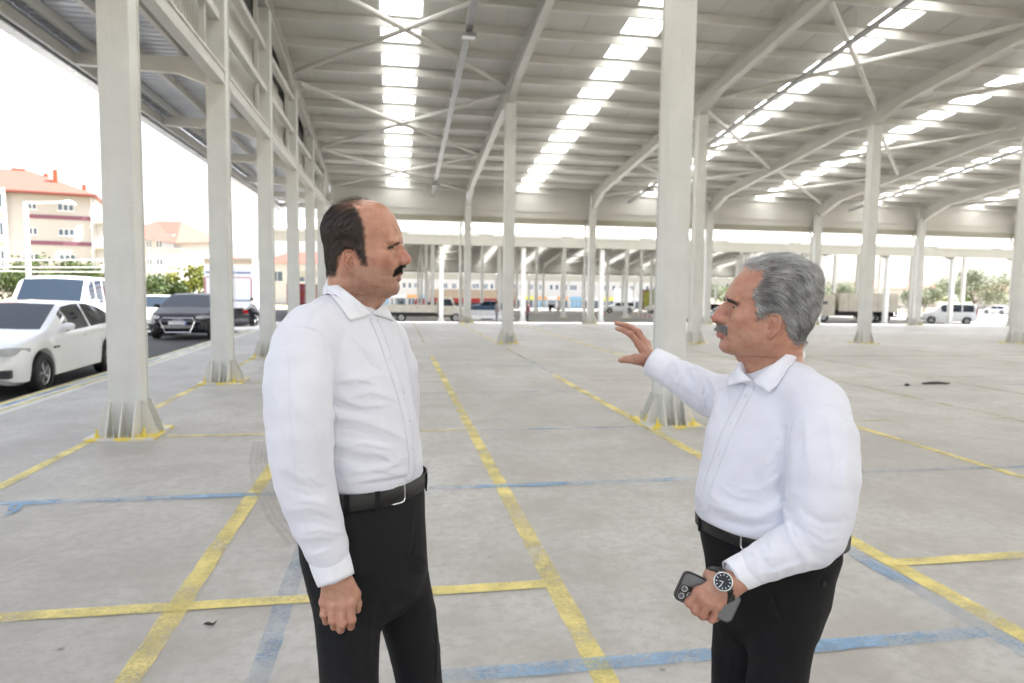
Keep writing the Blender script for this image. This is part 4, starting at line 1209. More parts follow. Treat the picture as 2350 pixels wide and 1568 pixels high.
M_LEATHER = simple('black_leather', (.005, .005, .0055), .42, var=.2, scale=30, bump=.15, bscale=500)
M_CHROME = simple('polished_metal', (.72, .72, .72), .16, 1.0, var=.03, scale=60)
M_SHOE = simple('black_shoe_leather', (.014, .013, .013), .25, var=.1)
M_BUTTON = simple('shirt_button', (.66, .67, .72), .3, var=.03)
def trace(f, px, d0=.9, d1=2.5):
    """points where the sight lines through px meet the surface f=0"""
    px = np.asarray(px, float); dirs = np.stack([ray(u, v) for u, v in px]) / F_PX
    D = np.full(len(px), d0); ln = np.linalg.norm(dirs, axis=1)
    for _ in range(42):
        P = CAM_P + dirs * D[:, None]; d = f(P.astype(F32)); D = np.minimum(D + np.clip(d, -.02, .2) * .92 / ln, d1)
    P = CAM_P + dirs * D[:, None]; ok = np.abs(f(P.astype(F32))) < .004
    return P, ok
def dense(px, n=12):
    px = np.array(px, float); s = np.r_[0, np.cumsum(np.linalg.norm(np.diff(px, axis=0), axis=1))]; t = np.linspace(0, s[-1], n)
    return np.stack([np.interp(t, s, px[:, 0]), np.interp(t, s, px[:, 1])], 1)
FOLD_AX = (E_U * .85 + E_A * .5).astype(F32)
def with_folds(f, folds):
    """folds: (pixel polyline, height, width) laid on the surface"""
    segs = []
    for px, amp, wd in folds:
        q = dense(px); P, ok = trace(f, q)
        P = P[ok]
        if len(P) >= 2: segs.append((P.astype(F32), amp, wd))
    boxes = [(p.min(0) - 3 * w_, p.max(0) + 3 * w_) for p, a, w_ in segs]
    def g(P):
        d = f(P)
        for (p, amp, wd), (lo, hi) in zip(segs, boxes):
            m = ((P > lo) & (P < hi)).all(1)
            if not m.any(): continue
            q = P[m]; dl, sd_ = poly_near(q, p, FOLD_AX)
            dl = dl * np.where(sd_ < 0, F32(1.75), F32(.72))      # steep below, soft above
            # fade at both ends
            tt = np.minimum(np.linalg.norm(q - p[0], axis=1), np.linalg.norm(q - p[-1], axis=1)); L = np.linalg.norm(p[-1] - p[0])
            fade = np.clip(tt / (.35 * L + 1e-6) + .25, 0, 1)
            d[m] -= F32(amp) * np.exp(-(dl / F32(wd))**1.35) * fade
        return d
    return g
def loft_fn(rows, D0, fdir, n=2.4, cap=.02):
    """rows: (v, u, front, back, half_width); stacked super-ellipses around the sight-line centres"""
    ldir = np.array([-fdir[1], fdir[0], 0.0])
    C = np.array([W(u, v, D0) for v, u, *_ in rows]); o = np.argsort(C[:, 2]); C = C[o]; R = [rows[i] for i in o]
    zz = C[:, 2]
    fx, fy, hf, hb, hw = [[(z, val) for z, val in zip(zz, arr)] for arr in (C[:, 0], C[:, 1], [r[2] for r in R], [r[3] for r in R], [r[4] for r in R])]
    zmin, zmax = zz[0], zz[-1]; fd = _v(fdir); ld = _v(ldir)
    def params(z): return tab(z, fx), tab(z, fy), tab(z, hf), tab(z, hb), tab(z, hw)
    def f(P):
        z = P[:, 2]; cx, cy_, a, b, w_ = params(z)
        qx, qy = P[:, 0] - cx, P[:, 1] - cy_
        u = qx * fd[0] + qy * fd[1]; l = qx * ld[0] + qy * ld[1]
        dep = np.where(u > 0, a, b)
        s = ((np.abs(u) / dep)**n + (np.abs(l) / w_)**n)**(1 / n)
        d = (s - 1) * np.minimum(dep, w_)
        d = smax(d, z - F32(zmax), cap); d = smax(d, F32(zmin) - z, cap * .5)
        return d.astype(F32)
    f.params = params; f.fd = fdir; f.ld = ldir; f.n = n
    return f
def ring_pt(lf, z, th, off=0.0):
    """point on the loft at height z and angle th (0 = front, + towards ld)"""
    cx, cy_, a, b, w_ = [float(q[0]) for q in lf.params(np.array([z], F32))]
    c, s = math.cos(th), math.sin(th); dep = (a if c > 0 else b) + off; w2 = w_ + off
    r = (abs(c / dep)**lf.n + abs(s / w2)**lf.n)**(-1 / lf.n)
    return np.array([cx, cy_, z]) + r * c * np.array([lf.fd[0], lf.fd[1], 0]) + r * s * lf.ld
def chain_px(pts): return [W(u, v, D) for u, v, D, r in pts], [r for *_, r in pts]
def smooth_chain(pts, rs, n=11):
    P = np.c_[np.array(pts, float), np.array(rs, float)]; s = np.r_[0, np.cumsum(np.linalg.norm(np.diff(P[:, :3], axis=0), axis=1))]; t = np.linspace(0, s[-1], 160)
    q = np.stack([np.interp(t, s, P[:, k]) for k in range(4)], 1); a, b = q[0].copy(), q[-1].copy()
    ker = np.hanning(35)[1:-1]; ker /= ker.sum()
    e = np.concatenate([2*q[0] - q[1:17][::-1], q, 2*q[-1] - q[-17:-1][::-1]])
    q = np.stack([np.convolve(e[:, k], ker, 'valid') for k in range(4)], 1)
    i = np.round(np.linspace(0, len(q) - 1, n)).astype(int); q = q[i]; q[0], q[-1] = a, b
    return [x[:3] for x in q], [float(x[3]) for x in q]
def bounds(*arrs, pad=.13):
    a = np.concatenate([np.asarray(x, float).reshape(-1, 3) for x in arrs]); return a.min(0) - pad, a.max(0) + pad
def collar_mesh(root, Fp, Lp, fsurf, drop=.034, name='collar'):
    """Fp, Lp: (u,v,D) fold-line and leaf-edge points of the near half, from the nape to the front; mirrored in the vertical plane through both ends"""
    Fw = np.array([W(*p) for p in Fp]); Lw = np.array([W(*p) for p in Lp])
    ax = Fw[-1] - Fw[0]; ax[2] = 0; ax /= np.linalg.norm(ax); nl = np.array([-ax[1], ax[0], 0])
    cen = Fw.mean(0) - nl * ((Fw.mean(0) - Fw[0]) @ nl)
    def mir(p): return p - 2 * np.outer((p - Fw[0]) @ nl, nl)
    def res(p, n):
        s = np.r_[0, np.cumsum(np.linalg.norm(np.diff(p, axis=0), axis=1))]; t = np.linspace(0, s[-1], n)
        q = np.stack([np.interp(t, s, p[:, k]) for k in range(3)], 1)
        for _ in range(3): q[1:-1] = .25 * q[:-2] + .5 * q[1:-1] + .25 * q[2:]
        return q
    n = 26; Fn, Ln = res(Fw, n), res(Lw, n)
    Fa = np.concatenate([mir(Fn)[::-1], Fn[1:]]); La = np.concatenate([mir(Ln)[::-1], Ln[1:]])
    inw = (cen - Fa); inw[:, 2] = 0; inw /= np.linalg.norm(inw, axis=1, keepdims=True) + 1e-9
    rows = [Fa + inw * .010 + np.array([0, 0, -drop]), Fa + inw * .007 + np.array([0, 0, -drop * .5]), Fa + inw * .004 + np.array([0, 0, -.004]), Fa + np.array([0, 0, .0008])]
    for t in (.08, .2, .35, .5, .65, .8, .92, 1.0):
        p = Fa + (La - Fa) * t; p += -inw * .006 * math.sin(math.pi * min(1, t * 1.6)) * (1 if t < .62 else .4)
        rows.append(p)
    G = np.stack(rows, 1)                        # columns x rows x 3
    sh = G[:, 3:].reshape(-1, 3)
    for _ in range(3):
        d = fsurf(sh.astype(F32)); g_ = grad_of(fsurf, sh); sh = sh + g_ * np.clip(.0035 - d, 0, .02)[:, None]
    G[:, 3:] = sh.reshape(G[:, 3:].shape)
    nv = G.shape[1]; f = grid_faces(G.shape[0], nv)
    o = link(name, np_mesh(name, G.reshape(-1, 3), f, M_COLLAR, ORIG[root]), root)
    m = o.modifiers.new('solid', 'SOLIDIFY'); m.thickness = .0026; m.offset = 0
    return o
def patch(root, name, f, quad, nu, nv, mat, off=.0006, th=.0004, bottom=None):
    """a cloth patch given by four picture corners, laid on the surface f"""
    a, b, c, d = [np.array(p, float) for p in quad]; px = []
    for i in range(nu):
        for j in range(nv):
            s, t = i / (nu-1), j / (nv-1); p = (a*(1-s) + b*s)*(1-t) + (d*(1-s) + c*s)*t
            if bottom is not None: p = p + t * bottom(s)
            px.append(p)
    P, ok = trace(f, px); n = grad_of(f, P); P = P + n * off
    o = link(name, np_mesh(name, P, grid_faces(nu, nv), mat, ORIG[root]), root)
    return o
def strip(root, name, f, px, width, mat, off=.0006, th=.0005, n=40):
    q = dense(px, n); P, ok = trace(f, q); nn = grad_of(f, P); t = np.gradient(P, axis=0); sd_ = np.cross(t, nn); sd_ /= np.linalg.norm(sd_, axis=1, keepdims=True) + 1e-9
    for _ in range(4):
        P[1:-1] = .25*P[:-2] + .5*P[1:-1] + .25*P[2:]; sd_[1:-1] = .25*sd_[:-2] + .5*sd_[1:-1] + .25*sd_[2:]
    rows = []
    for k in (-1, -.5, 0, .5, 1):
        p = P + sd_ * (width / 2 * k)
        for _ in range(4):
            d = f(p.astype(F32)); p = p - grad_of(f, p) * (d - off)[:, None]
        rows.append(p)
    G = np.stack(rows, 1)
    o = link(name, np_mesh(name, G.reshape(-1, 3), grid_faces(n, 5), mat, ORIG[root]), root)
    if th > .0004: m = o.modifiers.new('solid', 'SOLIDIFY'); m.thickness = th; m.offset = 0
    return o
def disc(root, name, f, u, v, r, h, mat, off=.002, parent=None):
    P, ok = trace(f, [(u, v)]); n = grad_of(f, P)[0]; c = Vector(P[0] + n * off); R = Vector((0, 0, 1)).rotation_difference(Vector(n)).to_matrix()
    mb = MB().lathe([(r * .8, 0), (r, h * .4), (r, h * .8), (r * .8, h), (r * .6, h * .7)], 12)
    mb.v = [tuple(R @ Vector(p) + c) for p in mb.v]
    return part(name, mb, mat, parent or root, smooth=True)
def cuff(root, a, b, ra, rb, flat=1.0, up=None, name='cuff'):
    a, b = Vector(a), Vector(b); t = (b - a).normalized(); u = Vector(up) if up is not None else t.orthogonal(); u = (u - t * u.dot(t)).normalized(); s = t.cross(u)
    n, m_ = 36, 9; vs = []
    for j in range(m_):
        q = j / (m_ - 1); r = ra + (rb - ra) * q + .0012 * math.sin(q * math.pi)
        for k in range(n):
            an = 2 * math.pi * k / n; w_ = 1 + .014 * math.sin(3 * an + 2 * q)
            p = a + (b - a) * q + (u * math.cos(an) * flat + s * math.sin(an)) * r * w_; vs.append(tuple(p))
    o = link(name, np_mesh(name, np.array(vs), grid_faces(m_, n, False, True), M_COLLAR, ORIG[root]), root)
    m = o.modifiers.new('solid', 'SOLIDIFY'); m.thickness = .0028; m.offset = 0
    return o
def hand_sdf(wrist, fore, fingers, thumb, rf=1.0, palm_r=.0125, fore_r=(.026, .030), kp=.013):
    """fingers: four chains (MCP, PIP, DIP, tip); thumb: (CMC, MCP, IP, tip)"""
    pts = [np.array(x, float) for x in ([wrist, fore] + [p for c in fingers for p in c] + list(thumb))]
    wr = np.array(wrist, float)
    ax = (np.mean([c[0] for c in fingers], 0) - wr); sp = np.array(fingers[0][0]) - np.array(fingers[3][0]); sp = sp / np.linalg.norm(sp)
    roots = [wr + sp * o for o in (.017, .006, -.006, -.016)]
    def f(P):
        d = d_cone(P, wr, fore, fore_r[0], fore_r[1])
        pal = None
        for r_, c in zip(roots, fingers):
            e = d_cone(P, r_, c[0], palm_r * 1.15, palm_r * .92 * rf); pal = e if pal is None else smin(pal, e, kp)
        d = smin(d, pal, .02)
        th = d_chain(P, thumb, [.0155, .0125, .0100, .0080], .008); d = smin(d, th, .014)
        web = d_cone(P, roots[0], thumb[1], .014, .009); d = smin(d, web, .018)
        for i, c in enumerate(fingers):
            s = (1.0, 1.04, 1.0, .86)[i] * rf
            fd = d_chain(P, c, [.0102*s, .0091*s, .0082*s, .0068*s], .003)
            fd = smin(fd, d_sphere(P, c[1], .0098*s), .004)
            d = smin(d, fd, .0055)
            d = smin(d, d_sphere(P, c[0], .0112*s), .006)
        return d
    return f, pts
SK1 = (.50, .285, .20); SK2 = (.47, .26, .185)
def hand_mesh(f, pts, base, knuckles, red, nails=(), h=.0016):
    lo, hi = bounds(np.array(pts), pad=.045)
    v, fc = sdf_mesh(f, lo, hi, h)
    c = np.ones((len(v), 3)) * np.array(base)
    for k in knuckles:
        m = .5 * np.exp(-(np.linalg.norm(v - np.array(k), axis=1) / .011)**2); c = c * (1 - m[:, None]) + np.array(red) * m[:, None]
    for k, r in nails:
        m = (np.linalg.norm(v - np.array(k), axis=1) < r).astype(float) * .7; c = c * (1 - m[:, None]) + np.array((.60, .40, .33)) * m[:, None]
    return v, fc, c
def shoe(root, heel, toe, name='shoe'):
    h0, t0 = np.array(heel, float), np.array(toe, float); ax = (t0 - h0) / np.linalg.norm(t0 - h0)
    def f(P):
        d = d_cone(P, h0 + [0, 0, .045], t0 - ax * .05 + [0, 0, .035], .036, .030); d = smin(d, d_cone(P, h0 + ax * .1 + [0, 0, .03], t0 - ax * .02 + [0, 0, .022], .042, .024), .03)
        d = smin(d, d_cone(P, h0 + ax * .02 + [0, 0, .06], h0 + ax * .05 + [0, 0, .11], .038, .042), .03)
        return smax(d, .002 - P[:, 2], .004)
    lo, hi = bounds(np.array([h0, t0, h0 + [0, 0, .15]]), pad=.07)
    v, fc = sdf_mesh(f, lo, hi, .007); return link(name, np_mesh(name, v, fc, M_SHOE, ORIG[root]), root)
def belt_ring(root, lf, zf, height, off, mat, name='belt'):
    n = 72; vs = []
    for k in range(n):
        th = 2 * math.pi * k / n
        for dz, oo in ((-.5, off), (-.46, off + .0022), (0, off + .003), (.46, off + .0022), (.5, off)):
            z = zf(th) + dz * height; vs.append(ring_pt(lf, z, th, oo))
    o = link(name, np_mesh(name, np.array(vs), grid_faces(n, 5, True, False), mat, ORIG[root]), root)
    m = o.modifiers.new('solid', 'SOLIDIFY'); m.thickness = .003; m.offset = -1
    return o
def frame_on(root, c, n, up, w_, h_, r, mat, name='buckle', parent=None, bend=0.0):
    c, n, up = Vector(c), Vector(n).normalized(), Vector(up); up = (up - n * up.dot(n)).normalized(); s = up.cross(n)
    pts = []
    for k in range(33):
        a = 2 * math.pi * k / 32; x = math.copysign(abs(math.cos(a))**.35, math.cos(a)) * w_/2; y = math.copysign(abs(math.sin(a))**.35, math.sin(a)) * h_/2
        pts.append(c + s * x + up * y - n * bend * (x / w_ * 2)**2)
    return part(name, MB().tube(pts, r, 6, cap=False), mat, parent or root, smooth=True)
fd1 = math.cos(rad(30)) * E_A - math.sin(rad(30)) * E_B
def man1_body():
    root = man1; D0 = D1
    T = [(690,800,.060,.070,.085),(706,800,.070,.080,.10),(735,797,.082,.098,.14),(785,798,.108,.12,.156),(850,803,.128,.13,.158),(920,808,.138,.13,.157),(1000,820,.146,.128,.157),(1060,826,.149,.125,.158),(1105,830,.144,.122,.160),(1150,832,.134,.117,.162)]
    lf = loft_fn(T, D0, fd1)
    ap, ar = chain_px([(718,768,1.645,.063),(682,850,1.575,.080),(686,960,1.54,.075),(695,1080,1.54,.067),(724,1190,1.548,.061),(750,1258,1.548,.050),(762,1300,1.548,.039)])
    fp, fr = chain_px([(880,790,1.90,.066),(905,850,1.94,.072),(905,960,1.97,.070),(908,1080,1.98,.062),(918,1200,1.98,.055),(926,1290,1.97,.045)])
    ap0 = ap; ap, ar = smooth_chain(ap, ar, 12); fp, fr = smooth_chain(fp, fr, 9)
    yoke0, yoke1 = W(790, 735, 1.735), W(716, 765, 1.64); yk0, yk1 = W(815, 735, 1.80), W(880, 790, 1.90)
    tz0, tz1 = W(760, 712, 1.735), W(690, 795, 1.60)
    zb = W(860, 1148, 1.62)[2]; zs = W(716, 768, 1.64)[2]
    def base(P):
        d = lf(P)
        d = smin(d, d_cone(P, yoke0, yoke1, .042, .064), .035); d = smin(d, d_cone(P, tz0, tz1, .036, .066), .03); d = smin(d, d_cone(P, yk0, yk1, .042, .064), .035)
        arm = d_chain(P, ap, ar, .003); far_arm = d_chain(P, fp, fr, .003)
        d = smax(d, F32(zb + .012) - P[:, 2], .012)
        kk = (.003 + .022 * np.clip((P[:, 2] - F32(zs - .10)) / .12, 0, 1)).astype(F32)
        d = smin(d, arm, kk); d = smin(d, far_arm, kk)
        return d
    n0, n1 = xf(MH1, [[0, .010, .03]])[0], xf(MH1, [[0, -.004, -.13]])[0]
    def rough(P):
        d = base(P); d = smax(d, -d_cone(P, n0, n1, .060, .062), .010)
        return d - (wobble(P, 24, 21) * F32(.0012) + wobble(P * _v([1, 1, 1.6]), 70, 22) * F32(.00035))
    folds = [([(768,905),(800,915),(850,900),(915,920)], 0.0050, .011), ([(762,960),(820,965),(880,985),(935,1010)], 0.0060, .012), ([(760,1015),(830,1040),(900,1045)], 0.0051, .012),
             ([(770,1075),(840,1085),(930,1060)], 0.0065, .012), ([(800,1110),(870,1098),(945,1085)], 0.0060, .010), ([(765,935),(810,945),(860,950)], -0.0050, .010), ([(770,1000),(840,1010),(905,1020)], -0.0050, .010),
             ([(775,1050),(850,1065),(920,1055)], -0.0050, .010), ([(800,760),(830,800),(880,830)], 0.0036, .014), ([(770,870),(810,880),(870,860)], 0.0036, .012),
             ([(640,1070),(700,1100),(748,1080)], 0.0028, .012), ([(650,1120),(710,1140),(752,1130)], -0.0028, .011), ([(660,1170),(715,1165),(765,1185)], 0.0036, .012), ([(675,1205),(720,1200),(770,1215)], -0.0031, .010),
             ([(690,1240),(735,1232),(776,1240)], 0.0039, .010), ([(705,1268),(745,1258),(785,1258)], -0.0019, .009), ([(655,900),(700,960),(745,985)], 0.0016, .014), ([(720,960),(735,1030),(742,1090)], 0.0016, .012),
             # ironed crease and seams
             ([(659,770),(662,823),(666,915),(670,1007),(679,1098),(694,1190)], .0014, .0045),
             ([(654,757),(678,747),(700,746),(735,760),(757,797),(766,842),(766,900)], -0.0017, .005), ([(650,764),(676,754),(700,754),(728,766),(748,800),(757,842)], .0012, .004),
             ([(704,744),(722,718),(745,692)], -.0014, .005), ([(778,960),(776,1040),(775,1110)], -.0012, .004)]
    folds += [([(772,880),(815,870),(855,880)], 0.0064, .006), ([(775,915),(830,935),(890,930)], 0.0064, .006), ([(772,985),(815,990),(870,1005)], -.0040, .005), ([(778,1030),(830,1018),(890,1030)], 0.0064, .006), ([(790,1092),(850,1075),(915,1090)], 0.0072, .006), ([(860,1040),(900,1060),(940,1048)], 0.0056, .006), ([(820,1112),(880,1108),(930,1098)], -.0035, .005),
              ([(680,790),(685,850),(682,920)], 0.0012, .007), ([(725,800),(735,860),(732,930)], 0.0014, .007), ([(705,1085),(730,1110),(750,1112)], 0.0035, .006), ([(655,1100),(690,1118),(725,1122)], -0.0035, .006), ([(672,1150),(710,1152),(750,1160)], 0.0040, .006), ([(685,1195),(725,1184),(770,1200)], -0.0025, .005), ([(695,1225),(735,1216),(775,1226)], 0.0040, .006), ([(712,1278),(745,1266),(780,1250)], 0.0019, .005), ([(620,880),(640,930),(640,985)], 0.0014, .007), ([(830,790),(850,830),(880,850)], 0.0048, .007)]
    f = with_folds(rough, folds)
    lo, hi = bounds(np.array(ap), np.array(fp), [W(960, 1000, 1.6)], [W(800, 668, 1.76)], pad=.10)
    v, fc = sdf_mesh(f, lo, hi, .0040, 2)
    shirt = link('shirt', np_mesh('shirt', v, fc, M_SHIRT, ORIG[root]), root)
    collar_mesh(root, [(761,630,1.79),(761,640,1.745),(774,655,1.712),(790,666,1.69),(812,684,1.68),(835,703,1.69),(854,720,1.725)],
                [(742,662,1.81),(741,673,1.765),(749,690,1.715),(761,704,1.685),(772,716,1.67),(784,731,1.66),(794,745,1.665)], f)
    strip(root, 'placket', f, [(856,728),(872,765),(893,825),(915,890),(933,960),(944,1030),(946,1075),(938,1108)], .032, M_SHIRT)
    for u, v_ in ((868,742),(893,823),(926,900),(940,967),(947,1031)): disc(root, 'button', f, u, v_, .0044, .0018, M_BUTTON, .0014)
    for nm, px_, w_ in (('armhole_seam', [(644,768),(652,760),(676,750),(700,748),(735,762),(757,799),(766,842),(767,895),(765,930)], .0045), ('shoulder_seam', [(702,747),(720,720),(742,694),(756,678)], .0035), ('sleeve_crease', [(659,760),(662,823),(666,915),(670,1007),(679,1098),(694,1190),(722,1268)], .0022)):
        strip(root, nm, f, px_, w_, M_SHIRT, .0005, .0004)
    cuff(root, W(752,1268,1.553), W(771,1331,1.545), .0435, .0405, 1.0)
    cuff(root, W(924,1270,1.972), W(930,1335,1.965), .042, .039)
    # hand on the near side
    D = 1.545; px = lambda u, v_, dd=0.0: W(u, v_, D + dd)
    fing = [(px(803,1383,-.002), px(807,1423,-.010), px(805,1438,.010), px(802,1438,.030)), (px(782,1390,-.006), px(784.5,1432,-.013), px(782,1445,.008), px(780,1443,.030)),
            (px(761.5,1389,-.004), px(763.5,1424,-.011), px(767,1438,.008), px(768,1436,.028)), (px(744,1381,.002), px(743,1410,-.006), px(748,1427,.010), px(751,1428,.027))]
    thumb = (px(796,1342,.004), px(812,1364,.014), px(819,1385,.024), px(820,1400,.028))
    fh, pts = hand_sdf(px(772,1335,.008), px(762,1300,.008), fing, thumb, 1.0)
    hm = hand_mesh(fh, pts, SK1, [c[0] for c in fing] + [c[1] for c in fing], (.52, .22, .17))
    # far hand, hanging behind the thigh
    g = lambda a, b, c: W(930, 1335, 1.965) + a * fd1 + b * np.cross(E_U, fd1) + np.array([0, 0, c])
    fing2 = [(g(.03-.02*i, .0, -.085), g(.034-.02*i, .012, -.122), g(.034-.02*i, -.004, -.142), g(.032-.02*i, -.02, -.145)) for i in range(4)]
    fh2, pts2 = hand_sdf(g(0, 0, 0), g(0, 0, .06), fing2, (g(.025, -.01, -.02), g(.045, -.02, -.05), g(.05, -.022, -.08), g(.048, -.02, -.10)))
    hm2 = hand_mesh(fh2, pts2, SK1, [], SK1, h=.0026)
    # trousers
    HP = [(1118,834,.128,.118,.168),(1150,834,.132,.120,.170),(1200,834,.136,.128,.168),(1260,838,.136,.130,.166),(1325,848,.126,.120,.158),(1375,856,.10,.10,.135),(1405,858,.07,.07,.10)]
    lh = loft_fn(HP, D0, fd1)
    nl, nr = chain_px([(788,1270,1.69,.088),(799,1420,1.675,.078),(803,1568,1.665,.069),(801,1700,1.66,.064),(790,2120,1.68,.053)])
    ll, lr = chain_px([(892,1250,1.83,.088),(940,1430,1.845,.076),(965,1568,1.855,.061),(970,1690,1.86,.062),(985,2010,1.89,.052)])
    nl[-1][2] = .06; ll[-1][2] = .06
    nl, nr = smooth_chain(nl, nr, 10); ll, lr = smooth_chain(ll, lr, 10)
    def tb(P):
        d = smin(lh(P), d_chain(P, nl, nr, .003), .022); e = d_chain(P, ll, lr, .003); d = smin(d, e, .016)
        d = smax(d, P[:, 2] - F32(zb + .020), .004); d = smax(d, F32(.045) - P[:, 2], .004)
        return d - wobble(P * _v([1, 1, .7]), 24, 31) * F32(.0022)
    tf = [([(948,1175),(938,1240),(930,1290)], 0.0061, .006), ([(958,1200),(950,1250),(930,1300)], -0.0041, .007), ([(925,1270),(960,1275),(985,1300)], 0.0046, .010), ([(920,1300),(955,1320),(995,1325)], -0.0046, .010),
          ([(905,1345),(940,1370),(990,1370)], 0.0034, .012), ([(805,1170),(800,1230),(797,1290)], -0.0027, .005), ([(860,1360),(845,1460),(838,1568)], 0.0054, .006), ([(1000,1400),(1002,1480),(1000,1568)], 0.0041, .006),
          ([(700,1330),(730,1400),(752,1420)], 0.0025, .012), ([(720,1440),(760,1450),(800,1440)], 0.0034, .014)]
    ft = with_folds(tb, tf)
    lo, hi = bounds(np.array(nl), np.array(ll), [W(960, 1118, 1.7), W(690, 1260, 1.8)], pad=.10); lo[2] = .02
    v, fc = sdf_mesh(ft, lo, hi, .0055, 2)
    # stripe coordinate: measured round each leg
    a = v @ E_A; z = v[:, 2]; dn = d_chain(v.astype(F32), nl, nr, .003); dl = d_chain(v.astype(F32), ll, lr, .003)
    def axis(ch): c = np.array(ch); o = np.argsort(c[:, 2]); return np.interp(z, c[o, 2], (c @ E_A)[o])
    sn, sl_ = a - axis(nl), a - axis(ll); far = (dl < dn).astype(float)
    s = np.where(far > .5, .085 * np.arcsin(np.clip(sl_ / .086, -.99, .99)), .115 * np.arcsin(np.clip(sn / .16, -.99, .99)))
    s = s + 1.0
    tr = link('trousers', np_mesh('trousers', v, fc, M_PIN, ORIG[root], True, np.repeat(s[:, None], 3, 1)), root)
    strip(root, 'pocket_seam', ft, [(778,1165),(772,1200),(760,1245)], .004, M_BLACKT, .001, .001)
    belt = belt_ring(root, lh, lambda th: zb, .036, .006, M_LEATHER)
    th0 = -.20; c = ring_pt(lh, zb, th0, .012); n_ = ring_pt(lh, zb, th0, .03) - c
    frame_on(root, c, n_, E_U, .046, .044, .0028, M_CHROME, 'buckle', belt, .006)
    for th in (-1.05, -.62, .7, 1.6):
        c = ring_pt(lh, zb - .002, th, .0115); n_ = ring_pt(lh, zb, th, .03) - ring_pt(lh, zb, th, .01); n_ = n_ / np.linalg.norm(n_); s_ = np.cross(E_U, n_)
        mb = MB(); w_ = .006
        P = [c + s_*w_*i + n_*k*.002 + E_U*j*.024 for k in (-1, 1) for j, i in ((-1, -1), (-1, 1), (1, 1), (1, -1))]
        mb.hexa(P); part('belt_loop', mb, M_PIN, belt, fix=True)
    shoe(root, nl[-1] * [1, 1, 0] - .06 * fd1, nl[-1] * [1, 1, 0] + .22 * fd1); shoe(root, ll[-1] * [1, 1, 0] - .06 * fd1, ll[-1] * [1, 1, 0] + .22 * fd1)
    # body under the clothes
    def bd(P):
        d = smin(smax(lf(P), F32(zb + .06) - P[:, 2], .02), smin(d_chain(P, ap, [r - .01 for r in ar], .03), d_chain(P, fp, [r - .01 for r in fr], .03), .02), .02)
        d = smin(d, lh(P), .03); d = smin(d, smin(d_chain(P, nl, [r - .008 for r in nr], .03), d_chain(P, ll, [r - .008 for r in lr], .03), .02), .03)
        d = smin(d, d_cone(P, W(800, 700, 1.765), W(795, 660, 1.76), .05, .05), .02)
        return d + F32(.021)
    lo, hi = bounds(np.array(nl), np.array(ll), np.array(ap), np.array(fp), pad=.12)
    bv, bf = sdf_mesh(bd, lo, hi, .014, 1)
    join_body(root, [(hw1, hf1, hc1), hm, hm2, (bv, bf, np.ones((len(bv), 3)) * np.array(SK1))])
fd2 = -math.cos(rad(35)) * E_A - math.sin(rad(35)) * E_B
def z6(x, y): return (1740 + x/3.92)/1.149, (1300 + y/3.92)/1.149
def z7(x, y): return (1580 + x/5.2275)/1.149, (800 + y/5.2275)/1.149
def zc2(x, y): return (1780 + x/3.136)/1.149, (620 + y/3.136)/1.149
def z4(x, y): return (1580 + x/1.5653)/1.149, (800 + y/1.5653)/1.149
